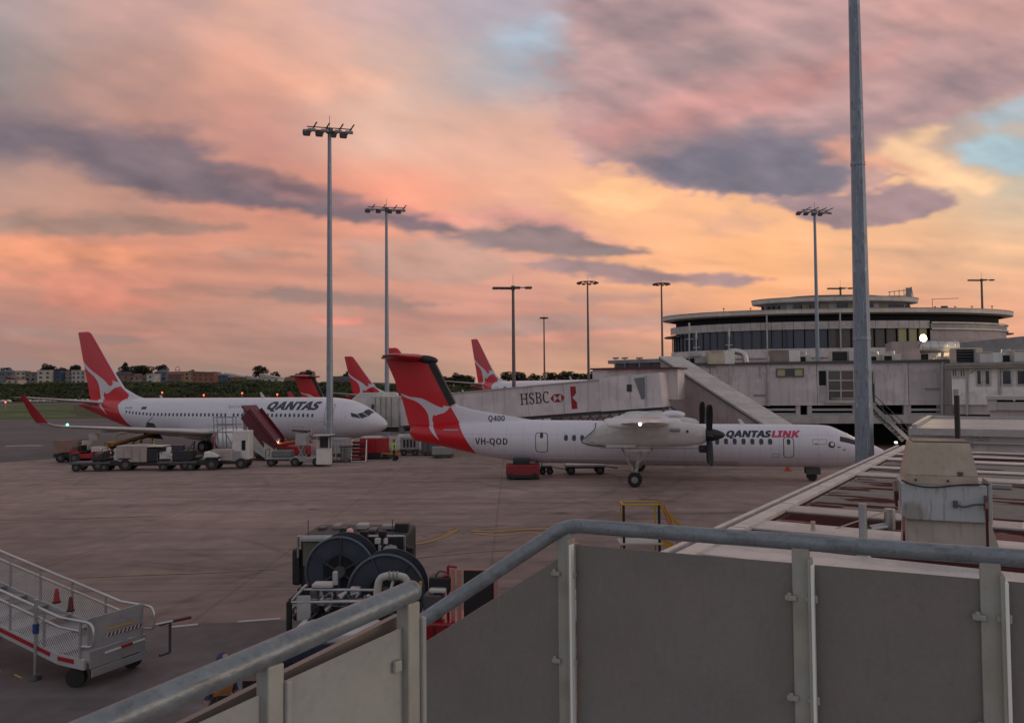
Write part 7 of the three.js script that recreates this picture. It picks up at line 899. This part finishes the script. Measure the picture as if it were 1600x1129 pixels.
{ const D = 11.6, c = PX(1470, D, RY), s = D / FOC * 0.885, th = thing('roof_cowl', 'cream extractor cowl on a grey stained box standing on the rusty roof', 'extractor vent', [c.x, RY, c.z], -0.40); const y = (py) => P(1470, py, D).y - RY, x = (px) => (px - 1470) * s;
  // pedestal, flared
  const ped = (x0, x1, x2, x3, y0, y1, dep0, dep1, m, nm) => { const q = [[x0, y0, dep0], [x1, y0, dep0], [x1, y0, -dep0], [x0, y0, -dep0], [x2, y1, dep1], [x3, y1, dep1], [x3, y1, -dep1], [x2, y1, -dep1]].map((v) => V(...v)); const f = [[0, 1, 5, 4], [1, 2, 6, 5], [2, 3, 7, 6], [3, 0, 4, 7], [4, 5, 6, 7], [3, 2, 1, 0]]; const pos = f.flatMap(([a, b, c2, d]) => [a, b, c2, a, c2, d].flatMap((i) => q[i].toArray())); const g = new THREE.BufferGeometry(); g.setAttribute('position', new THREE.Float32BufferAttribute(pos, 3)); g.computeVertexNormals(); return mb().add(g).build(nm, m, th); };
  const boxT = tex(512, 512, (u, v) => { const a = fbm(u * 5, v * 5, 4, 5), s1 = sstep(0.16, 0.05, Math.hypot((u - 0.62) * 1.0, (v - 0.5) * 1.1) - 0.05) * 0.6, b = fbm(u * 40, v * 5, 3, 0); let q = 0.70 + 0.1 * (a - 0.5) - 0.1 * sstep(0.6, 0.8, b); return mixc([q * 0.96, q * 0.99, q], [q * 0.74, q * 0.72, q * 0.66], s1); });
  const boxM = new THREE.MeshStandardMaterial({ map: rep(boxT, 0.8, 0.8), roughness: 0.5, name: 'stained_box' }); boxM.color.setRGB(1.05, 1.03, 1.02);
  const hoodM = mat('hoodCream', [0.50, 0.43, 0.34], 0.55, { map: grimeT, scale: 1.5 }), pedM = mat('pedGrey', [0.40, 0.37, 0.34], 0.7, { map: runT, scale: 1.6 });
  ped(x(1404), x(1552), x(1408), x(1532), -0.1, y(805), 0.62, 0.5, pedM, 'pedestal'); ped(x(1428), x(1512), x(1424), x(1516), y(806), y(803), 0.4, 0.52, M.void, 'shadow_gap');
  mb().rbox((x(1400) + x(1527)) / 2, (y(805) + y(750)) / 2, 0, x(1527) - x(1400), y(750) - y(805), 1.15, 0.02).build('fan_box', boxM, th);
  ped(x(1406), x(1516), x(1407), x(1514), y(750), y(737), 0.58, 0.58, hoodM, 'hood_rim'); ped(x(1407.5), x(1515), x(1418), x(1506), y(736.5), y(689), 0.56, 0.42, hoodM, 'hood'); mb().box(0 - 0.05, y(688), 0, x(1506) - x(1420), 0.02, 0.7).build('hood_cap', M.darkgrey, th);
  mb().rbox(x(1535), (y(810) + y(745)) / 2, 0.1, 0.05, y(745) - y(810), 0.5, 0.01).build('side_plate', M.lightgrey, th); mb().bar([x(1524), -0.05, 0.66], [x(1524), y(772), 0.66], 0.018).build('rust_pipe', rustDarkM, th); mb().bar([x(1402), -0.05, 0.6], [x(1402), y(800), 0.6], 0.016).build('rust_pipe', rustDarkM, th); mb().cyl(x(1402), 0.02, 0.6, 0.05, 0.03, 0.12, 8).build('pipe_foot', M.black, th);
  mb().tube([[x(1479), y(778), 0.6], [x(1492), y(781), 0.63], [x(1508), y(777), 0.63], [x(1526), y(776), 0.62]], 0.014, 24, 8).rbox(x(1480), y(778), 0.6, 0.06, 0.1, 0.05, 0.01).rbox(x(1524), y(774), 0.6, 0.04, 0.2, 0.06, 0.01).build('conduit', M.darkgrey, th); mb().tube([[x(1400), y(745), 0.6], [x(1420), y(752), 0.61], [x(1450), y(754), 0.61], [x(1490), y(749), 0.61], [x(1530), y(747), 0.6]], 0.012, 40, 6).build('cable', M.black, th);
  for (const px of [1422, 1470]) mb().cyl(x(px), y(744), 0.59, 0.016, 0.016, 0.03, 8, Math.PI / 2).build('bolt', M.black, th); mb().rbox(x(1489), y(733), 0.56, 0.07, 0.05, 0.05, 0.01).build('latch', M.darkgrey, th); mb().bar([x(1394), y(790), 0.3], [x(1390), y(750), 0.3], 0.02).rbox(x(1394), y(765), 0.25, 0.06, 0.3, 0.1, 0.01).build('side_bracket', rustM, th);
}
{ const D = 15, c = PX(1495, D, RY), t = thing('flue_pipe', 'black flue pipe with pale cap rising behind the cream cowl', 'pipe', [c.x, RY, c.z]), h = P(1495, 616, D).y - RY; mb().cyl(0, h / 2, 0, 0.05, 0.05, h, 16).build('pipe', M.black, t); mb().cyl(0, h + 0.04, 0, 0.055, 0.055, 0.12, 14).build('cap', M.galv, t); mb().cyl(0, 0.04, 0, 0.14, 0.06, 0.1, 14).build('collar', M.galv, t); }

// ------------------------------------------------------------------ hydrant hose truck below the balcony
{ const base = PX(548, 17.2), t = thing('hose_reel_truck', 'dark fuelling truck with two large blue grey hose reels seen from behind', 'fuel truck', base, -0.03);
  const Y = (px, py, D) => P(px, py, D).y, X = (px, D) => PX(px, D).x - base.x, Z = (D) => -D - base.z;
  mb().box(0, 0.75, 0.2, 2.3, 0.25, 6.2).build('chassis', M.black, t);
  // cab seen from behind
  { const D = 19.6, x0 = X(462, D), x1 = X(628, D), yt = Y(545, 838, D), z = Z(D); mb().rbox((x0 + x1) / 2, (yt + 0.9) / 2, z - 0.9, x1 - x0, yt - 0.9, 1.7, 0.08).build('cab', mat('cabDark', [0.03, 0.032, 0.04], 0.75), t); for (let i = 0; i < 7; i++) mb().rbox(x0 + 0.3 + i * 0.36, yt + rr(0.02, 0.10), z - rr(0.3, 1.4), rr(0.15, 0.4), rr(0.08, 0.24), rr(0.2, 0.5), 0.03).build('roof_box', [M.darkgrey, M.grey, M.black, M.lightgrey][i % 4], t); mb().box((x0 + x1) / 2, yt - 0.45, z - 0.04, (x1 - x0) * 0.82, 0.5, 0.03).build('cab_rear_window', M.glass, t); mb().rbox(x0 + 0.42, yt - 0.42, z + 0.05, 0.62, 0.62, 0.12, 0.04).build('tail_locker', mat('olive', [0.14, 0.14, 0.10], 0.6), t); mb().rbox(x0 + 0.42, yt - 0.04, z + 0.1, 0.72, 0.1, 0.2, 0.02).build('locker_lid', M.lightgrey, t);
    mb().bar([x0, yt + 0.02, z + 0.1], [x1, yt + 0.02, z + 0.1], 0.03).bar([x0, yt - 0.5, z + 0.1], [x0, yt + 0.02, z + 0.1], 0.03).bar([x1, yt - 1.0, z + 0.1], [x1, yt + 0.02, z + 0.1], 0.03).build('roll_frame', M.steel, t);
    for (const [a, b] of [[0.28, 0.46], [0.72, 0.84]]) mb().rbox(x0 + (x1 - x0) * (a + b) / 2, yt - 0.1, z + 0.08, (x1 - x0) * (b - a), 0.14, 0.12, 0.02).build('white_beacon_bar', M.white, t); mb().tube([[x0 + 0.62, yt - 0.45, z + 0.15], [x0 + 0.66, yt - 0.08, z + 0.15], [x0 + 0.95, yt - 0.04, z + 0.15], [x0 + 1.1, yt - 0.35, z + 0.15]], 0.06, 20, 10).build('hose_bend', M.lightgrey, t);
    const rb = new THREE.SphereGeometry(0.09, 14, 8); rb.translate(x0 + 1.30, yt + 0.14, z + 0.1); mb().add(rb).build('rotating_beacon', mat('beacon', [0.7, 0.4, 0.36], 0.3, { map: null }), t); for (const px of [565, 594]) { const x = X(px, D); mb().rbox(x, yt + 0.08, z + 0.1, 0.2, 0.16, 0.14, 0.03).bar([x, yt, z + 0.1], [x - 0.05, yt - 0.9, z + 0.2], 0.05).build('work_lamp', M.black, t); }
    for (let i = 0; i < 5; i++) mb().cyl(x0 + 1.35 + i * 0.24, yt - 0.33, z + 0.12, 0.07, 0.06, 0.3, 10).build('valve_body', i % 2 ? M.lightgrey : M.steel, t); mb().rbox(x1 - 0.35, yt - 0.55, z + 0.15, 0.35, 0.7, 0.3, 0.08).build('filter_canister', M.grey, t); mb().rbox(x1 - 0.75, yt - 0.6, z + 0.2, 0.24, 0.6, 0.2, 0.08).build('black_canister', M.black, t);
    for (const [px, s] of [[458, -1], [634, 1]]) { const x = X(px, D); mb().rbox(x, yt - (s > 0 ? 0.62 : 0.75), z, 0.22, s > 0 ? 0.75 : 0.9, 0.12, 0.06).build('mirror', M.black, t); mb().bar([x, yt - 0.3, z], [s < 0 ? x0 : x1, yt - 0.2, z], 0.025).bar([x, yt - 1.0, z], [s < 0 ? x0 : x1, yt - 1.1, z], 0.025).build('mirror_arm', M.darksteel, t); }
    for (const px of [476, 608]) { const x = X(px, D); mb().bar([x, yt, z], [x, yt + 0.42, z], 0.012, 5).build('aerial', M.darksteel, t); } }
  // reels: solid blue flanges with ribs
  const reelM = mat('reelBlue', [0.055, 0.07, 0.10], 0.5, { metal: 0.2, scale: 1.4 });
  function reel(px, py, D, r, ph) { const c = V(X(px, D), Y(px, py, D), Z(D)); const q = mb(); q.add(new THREE.CylinderGeometry(r, r, 0.03, 48).rotateX(Math.PI / 2).translate(c.x, c.y, c.z)); const m = q.build('hose_reel', reelM, t); mb().torus(c.x, c.y, c.z + 0.03, r, 0.035, 0, 0, 56).build('rim', mat('reelRim', [0.10, 0.125, 0.16], 0.45, { metal: 0.3 }), m); mb().add(new THREE.CylinderGeometry(r * 0.45, r * 0.45, 0.04, 30).rotateX(Math.PI / 2).translate(c.x, c.y, c.z + 0.012)).build('hub_recess', M.void, m);
    for (let k = 0; k < 6; k++) { const a = ph + k * Math.PI / 3; mb().beam([c.x + Math.cos(a) * r * 0.12, c.y + Math.sin(a) * r * 0.12, c.z + 0.05], [c.x + Math.cos(a) * r * 0.98, c.y + Math.sin(a) * r * 0.98, c.z + 0.04], 0.045, 0.04).build('rib', reelM, m); const b = a + Math.PI / 3; mb().beam([c.x + Math.cos(a) * r * 0.58, c.y + Math.sin(a) * r * 0.58, c.z + 0.045], [c.x + Math.cos(b) * r * 0.58, c.y + Math.sin(b) * r * 0.58, c.z + 0.045], 0.03, 0.03).build('cross_rib', reelM, m); }
    mb().add(new THREE.CylinderGeometry(r * 0.16, r * 0.2, 0.14, 20).rotateX(Math.PI / 2).translate(c.x, c.y, c.z + 0.06)).build('hub', M.darkgrey, m); mb().add(new THREE.CylinderGeometry(r * 0.8, r * 0.8, 0.6, 36).rotateX(Math.PI / 2).translate(c.x, c.y, c.z - 0.33)).build('wound_hose', M.rubber, m); mb().add(new THREE.CylinderGeometry(r, r, 0.03, 48).rotateX(Math.PI / 2).translate(c.x, c.y, c.z - 0.66)).build('rear_flange', reelM, m); return c; }
  const c1 = reel(529, 893, 18.0, 0.78, 0.5), c2 = reel(604, 926, 16.6, 0.80, 0.9);
  for (const c of [c1, c2]) mb().box(c.x, c.y / 2 + 0.3, c.z - 0.3, 0.3, c.y - 0.5, 0.2).build('reel_stand', M.black, t);
  // rear pipework
  { const D = 15.6, z = Z(D), g = (px, py, dz = 0) => V(X(px, D), Y(px, py, D), z + dz);
    mb().bar(g(478, 921), g(592, 921), 0.025).bar(g(456, 941), g(600, 938), 0.035).bar(g(458, 940), g(482, 914), 0.03).bar(g(592, 921), g(600, 938), 0.025).build('pipe_rail', M.steel, t); mb().bar(g(455, 940), g(455, 1000), 0.06).bar(g(482, 918, -0.2), g(455, 940), 0.05).build('corner_post', M.black, t);
    mb().tube([g(592, 928), g(596, 906), g(608, 899), g(632, 900), g(640, 908)], 0.075, 30, 12).build('white_hose_arm', M.offwhite, t); mb().bar(g(613, 924), g(618, 902), 0.03).build('arm_strut', M.white, t); for (let i = 0; i < 3; i++) mb().torus(g(612 + i * 6, 900).x, g(612, 899).y, z, 0.085, 0.015, Math.PI / 2).build('hose_clamp', M.grey, t);
    mb().rbox(g(507, 915).x, g(507, 915).y, z - 0.1, 0.42, 0.08, 0.3, 0.03).rbox(g(525, 905).x, g(525, 905).y, z - 0.1, 0.1, 0.28, 0.1, 0.03).build('meter_head', M.lightgrey, t);
    for (let i = 0; i < 46; i++) { const px = rr(462, 596), py = rr(926, 972), p = g(px, py, rr(-0.5, -0.05)); const k = i % 4, m = [M.black, M.darksteel, M.lightgrey, M.steel][k]; const q = mb(); if (i % 3 === 0) q.cyl(p.x, p.y, p.z, rr(0.03, 0.09), rr(0.03, 0.08), rr(0.1, 0.3), 10, rr(-1, 1), rr(-1, 1)); else if (i % 3 === 1) q.tube([p, p.clone().add(V(rr(-0.2, 0.2), rr(-0.2, 0.1), rr(0, 0.1))), p.clone().add(V(rr(-0.3, 0.3), rr(-0.35, 0), 0.05))], rr(0.015, 0.03), 14, 6); else q.rbox(p.x, p.y, p.z, rr(0.08, 0.24), rr(0.08, 0.22), rr(0.08, 0.2), 0.02); q.build(['valve', 'hose', 'fitting'][i % 3], m, t); }
    mb().rbox(g(540, 990).x, g(530, 985).y + 0.06, z + 0.55, 1.55, 0.42, 0.9, 0.06).build('rear_bonnet', M.white, t); mb().rbox(g(478, 960).x, g(478, 950).y, z, 0.28, 0.5, 0.06, 0.02).build('side_panel', M.lightgrey, t); mb().tube([g(500, 955, 0.1), g(488, 968, 0.3), g(486, 985, 0.35), g(500, 992, 0.3)], 0.022, 24, 8).build('loop_hose', M.black, t); mb().tube([g(460, 985, 0.1), g(446, 995, 0.3), g(436, 1010, 0.4)], 0.03, 20, 8).build('trailing_hose', M.maroon, t); mb().rbox(g(575, 968).x + 0.3, g(575, 960).y, z + 0.1, 0.9, 0.14, 0.1, 0.03).build('amber_marker', M.black, t); mb().cyl(g(660, 912).x, g(660, 912).y, z, 0.03, 0.03, 0.12, 10).build('amber_lamp', M.yellow, t);
    mb().box(g(470, 1060).x + 0.6, 0.9, z + 0.7, 1.9, 0.3, 1.2).build('rear_bumper', M.black, t); mb().rbox(g(540, 1050).x, 1.15, z + 1.25, 2.2, 0.5, 0.08, 0.03).build('tail_board', M.navy, t); }
  for (const [x, z] of [[-0.95, 2.3], [0.95, 2.3], [-0.95, -1.9], [0.95, -1.9]]) mb().cyl(x, 0.45, z, 0.45, 0.45, 0.32, 20, 0, Math.PI / 2).build('wheel', M.rubber, t);
}
{ const D = 16.2, base = PX(718, D), t = thing('red_equipment_trolley', 'red trolley with pink lit posts and tall black panel beside the fuel truck', 'trolley', base, -0.1), X = (px) => PX(px, D).x - base.x, Y = (py) => P(718, py, D).y;
  mb().rbox(-0.1, 0.9, -0.2, 1.2, 0.7, 1.0, 0.05).build('body', M.red, t); for (let i = 0; i < 4; i++) mb().box(-0.5 + i * 0.26, 0.9, 0.31, 0.05, 0.6, 0.03).build('rib', M.maroon, t); const pink = mat('pinkLitRed', [0.52, 0.24, 0.20], 0.6);  // pink light on the posts and panel top is put into their colour
  for (const px of [706, 716, 773]) mb().box(X(px), (Y(888) + 0.6) / 2, 0.05, 0.07, Y(888) - 0.6, 0.07).build('post', pink, t); mb().bar([X(698), 0.6, 0], [X(698), Y(884), 0], 0.03).bar([X(698), Y(884), 0], [X(712), Y(886), 0], 0.025).bar([X(690), Y(900), 0.05], [X(700), Y(898), 0.05], 0.03).build('red_rail', M.red, t); mb().rbox(X(746), (Y(890) + 1.0) / 2, 0, 0.62, Y(890) - 1.0, 0.06, 0.02).build('black_panel', M.black, t); mb().bar([X(724), Y(889), 0.03], [X(768), Y(889), 0.03], 0.025).build('panel_top', pink, t);
  mb().rbox(X(686), Y(912), -0.1, 0.46, 0.3, 0.4, 0.04).build('black_box', M.black, t); mb().tube([[X(676), Y(905), 0], [X(684), Y(893), 0], [X(698), Y(895), 0]], 0.02, 16, 6).build('handle_hoop', M.darksteel, t); mb().rbox(X(684), Y(920), 0.1, 0.36, 0.1, 0.2, 0.04).build('white_pipe', M.white, t); mb().bar([X(670), Y(940), 0.1], [X(678), Y(918), 0.1], 0.03).build('strut', M.white, t); mb().rbox(X(676), Y(945), 0, 0.4, 0.5, 0.4, 0.05).build('pump', M.darkgrey, t);
  for (const [x, z] of [[-0.5, 0.3], [0.45, 0.3], [-0.5, -0.6], [0.45, -0.6]]) mb().cyl(x, 0.26, z, 0.26, 0.26, 0.18, 16, 0, Math.PI / 2).build('wheel', M.rubber, t); mb().box(0, 0.5, -0.15, 1.3, 0.12, 1.1).build('frame', M.black, t); }

// ------------------------------------------------------------------ aluminium boarding ramp at the lower left
{ const t = thing('boarding_ramp', 'aluminium boarding ramp with mesh sides and a red stripe, lower left', 'ramp', [0, 0, 0]);
  const u = V(-0.90, 0, -0.44), v = V(0.50, 0, -0.866), W = 1.35, O = G(132, 1078); O.y = 0; const L = 7.2, rise = 0.17;
  const at = (a, w, y) => O.clone().addScaledVector(u, a).addScaledVector(v, w).add(V(0, y + (a > 0.8 ? (a - 0.8) * rise : 0), 0));
  const fy = 0.55;                                            // floor height at the low end
  const mesh = (w, a0, a1, y0, y1, nm) => { const g = mb(), st = 0.085; for (let a = a0 - (y1 - y0); a < a1; a += st) { const b0 = Math.max(a, a0), b1 = Math.min(a + (y1 - y0), a1); if (b1 > b0) g.bar(at(b0, w, y0 + (b0 - a)), at(b1, w, y0 + (b1 - a)), 0.008, 4); const c0 = Math.max(a, a0), c1 = Math.min(a + (y1 - y0), a1); if (c1 > c0) g.bar(at(c0, w + 0.012, y1 - (c0 - a)), at(c1, w + 0.012, y1 - (c1 - a)), 0.005, 4); } g.build('mesh_panel', M.alu, t); };
  for (const w of [0, W]) {
    const nm = w ? 'far' : 'near';
    mb().beam(at(0.0, w, fy - 0.05), at(0.8, w, fy - 0.05), 0.06, 0.2).beam(at(0.8, w, fy - 0.05), at(L, w, fy - 0.05), 0.06, 0.2).build('side_beam', M.lightgrey, t); if (!w) mb().beam(at(0.3, w - 0.035, fy - 0.02), at(0.8, w - 0.035, fy - 0.02), 0.01, 0.085).beam(at(1.05, w - 0.035, fy - 0.02), at(L, w - 0.035, fy - 0.02), 0.01, 0.085).build('red_stripe', M.red, t);
    mb().bar(at(0.15, w, fy + 0.80), at(0.8, w, fy + 0.80), 0.03).bar(at(0.8, w, fy + 0.80), at(L, w, fy + 0.80), 0.03).build('top_rail', M.alu, t); mb().bar(at(0.15, w, fy + 0.60), at(0.8, w, fy + 0.60), 0.024).bar(at(0.8, w, fy + 0.60), at(L, w, fy + 0.60), 0.024).build('mid_rail', M.alu, t);
    for (let i = 0; i <= 6; i++) mb().bar(at(0.15 + i * 1.15, w, fy), at(0.15 + i * 1.15, w, fy + 0.80), 0.028).build('rail_post', M.alu, t);
    for (let i = 0; i < 6; i++) mesh(w, 0.2 + i * 1.15, 0.2 + i * 1.15 + 1.05, fy + 0.06, fy + 0.54);
    mb().tube([at(0.15, w, fy + 0.80), at(-0.15, w, fy + 0.78), at(-0.25, w, fy + 0.62), at(-0.22, w, fy + 0.36), at(0.1, w, fy + 0.30)], 0.028, 30, 10).build('end_hoop', M.alu, t);
  }
  for (let i = 0; i < 9; i++) { const a0 = i * L / 9, a1 = (i + 1) * L / 9 - 0.02, m = (a0 + a1) / 2, c = at(m, W / 2, fy - 0.02); const g = new THREE.BoxGeometry(a1 - a0, 0.04, W - 0.1); g.rotateZ(0); const mx = new THREE.Matrix4().makeBasis(u, UP, u.clone().cross(UP)); g.applyMatrix4(mx); g.translate(c.x, c.y, c.z); mb().add(g).build('floor_plate', M.grey, t); }
  // end gate and flap
  const gate = (a, y0, y1, m, nm, tilt = 0) => { const g = new THREE.BoxGeometry(0.03, y1 - y0, W - 0.06); const mx = new THREE.Matrix4().makeBasis(u, UP, u.clone().cross(UP)); g.applyMatrix4(mx); const c = O.clone().addScaledVector(u, a).addScaledVector(v, W / 2); g.translate(c.x, (y0 + y1) / 2, c.z); return mb().add(g).build(nm, m, t); };
  const gm = mat('gateGrey', [0.36, 0.37, 0.40], 0.5, { metal: 0.2 }); gate(0.02, fy + 0.22, fy + 0.86, gm, 'end_gate'); gate(-0.06, fy - 0.12, fy + 0.21, M.alu, 'flap_panel'); gate(-0.12, fy - 0.28, fy - 0.13, M.grey, 'flap_lip');
  const stripT = adTex(256, 32, (x, w, h) => { x.fillStyle = '#b8b4b4'; x.fillRect(0, 0, w, h); x.fillStyle = '#5a2028'; for (let i = 0; i < 14; i++) { x.beginPath(); x.moveTo(i * 20, h); x.lineTo(i * 20 + 10, h); x.lineTo(i * 20 + 18, 0); x.lineTo(i * 20 + 8, 0); x.fill(); } }); const sm = new THREE.MeshStandardMaterial({ map: stripT, roughness: 0.6, name: 'hazard_tape' });
  const tape = (y, h, m, nm, k0, k1) => { const g = new THREE.PlaneGeometry(W * (k1 - k0), h); const mx = new THREE.Matrix4().makeBasis(v.clone(), UP, v.clone().cross(UP)); g.applyMatrix4(mx); const c = O.clone().addScaledVector(u, -0.012).addScaledVector(v, W * (k0 + k1) / 2); g.translate(c.x, y, c.z); const q = new THREE.Mesh(g, m); q.name = nm; t.add(q); q.castShadow = q.receiveShadow = true; };
  sm.side = THREE.DoubleSide; tape(fy + 0.42, 0.07, sm, 'hazard_tape', 0.08, 0.92); tape(fy + 0.54, 0.035, M.yellow, 'yellow_tape', 0.1, 0.78); const wt = O.clone().addScaledVector(u, -0.1); mb().beam(at(-0.1, 0.35, fy + 0.10), at(-0.1, W - 0.1, fy + 0.14), 0.02, 0.035).build('white_bar', M.white, t); mb().beam(at(-0.115, 0.7, fy + 0.12), at(-0.115, W - 0.4, fy + 0.13), 0.02, 0.05).build('red_marker', M.red, t); mb().bar(at(-0.25, W, fy + 0.42), at(-0.55, W + 0.5, fy + 0.46), 0.025).build('tow_handle', M.alu, t); mb().bar(at(-0.45, W + 0.3, fy + 0.45), at(-0.62, W + 0.62, fy + 0.47), 0.035).build('red_grip', M.maroon, t);
  mb().bar(at(-0.3, W + 0.1, fy - 0.25), at(-0.3, W + 0.35, fy - 0.25), 0.03).bar(at(-0.3, W + 0.35, fy - 0.25), at(-0.3, W + 0.35, fy + 0.4), 0.03).bar(at(-0.3, W + 0.35, fy + 0.4), at(-0.3, W + 0.1, fy + 0.4), 0.03).build('side_hoop', M.darksteel, t);
  for (const [a, w] of [[0.35, 0.06], [0.35, W - 0.06], [5.2, 0.06], [5.2, W - 0.06]]) { const c = O.clone().addScaledVector(u, a).addScaledVector(v, w); mb().cyl(c.x, 0.2, c.z, 0.2, 0.2, 0.12, 18, Math.PI / 2).build('wheel', M.rubber, t); mb().bar([c.x, 0.2, c.z], at(a, w, fy - 0.1), 0.045).build('castor_fork', M.darksteel, t); }
  const jk = at(1.5, -0.05, 0); mb().bar([jk.x, 0.1, jk.z], [jk.x, fy + 1.1, jk.z], 0.035).build('jack_post', M.alu, t); mb().cyl(jk.x, fy + 0.5, jk.z, 0.06, 0.06, 0.2, 12).build('blue_collar', M.blue, t); mb().cyl(jk.x, 0.05, jk.z, 0.12, 0.1, 0.08, 14).build('jack_foot', M.darksteel, t); mb().bar(at(2.6, -0.05, -0.5), at(1.0, -0.05, -0.35), 0.03).bar(at(1.7, -0.1, -0.2), at(2.1, -0.1, -0.2), 0.02).build('yellow_lock', M.yellow, t); mb().bar(at(1.2, -0.05, -0.35), at(L, -0.05, -0.4), 0.04).build('lower_tube', M.alu, t); mb().bar(at(3.2, -0.06, fy + 0.78), at(3.2, -0.06, -0.45), 0.045).build('near_post', M.alu, t);
}
for (const [i, [px, py, m, lb]] of [[88, 925, 'red', 'red cap end on the ramp rail, left of the dark one'], [110, 938, 'maroon', 'dark red cone on the ramp rail beside the tall post']].entries()) { const p = P(px, py, 16.3), t = thing('ramp_marker', lb, 'marker', [p.x, p.y - 0.2, p.z], 0, 'markers on the boarding ramp'); mb().cyl(0, 0.14, 0, 0.065, 0.03, 0.28, 14).build('cone', M[m], t); mb().cyl(0, 0.0, 0, 0.08, 0.08, 0.03, 14).build('base', M.black, t); }
// person and black case behind the near rail
{ const p = PX(343, 12.75); const ps = standing(0.06); person('person in navy cap and orange yellow vest half hidden by the near railing', p, 0.9, ps, mat('vestOrange', [0.50, 0.19, 0.05], 0.8, { map: null }), mat('navyCap', [0.03, 0.04, 0.11], 0.7, { map: null }), 0.028);
  const c = PX(361, 12.4), t = thing('black_case', 'black upright case beside the person behind the near railing', 'case', [c.x, 0, c.z], 0.1); mb().rbox(0, 0.62, 0, 0.62, 1.05, 0.45, 0.04).build('body', M.black, t); for (const s of [-0.2, 0.2]) mb().cyl(s, 0.08, 0.15, 0.08, 0.08, 0.06, 12, 0, Math.PI / 2).build('wheel', M.rubber, t); mb().bar([-0.2, 1.1, 0], [-0.2, 1.22, 0], 0.015).bar([0.2, 1.1, 0], [0.2, 1.22, 0], 0.015).bar([-0.2, 1.22, 0], [0.2, 1.22, 0], 0.015).build('handle', M.darksteel, t); }
// small debris and fittings on the apron
renderer.render(scene, camera);
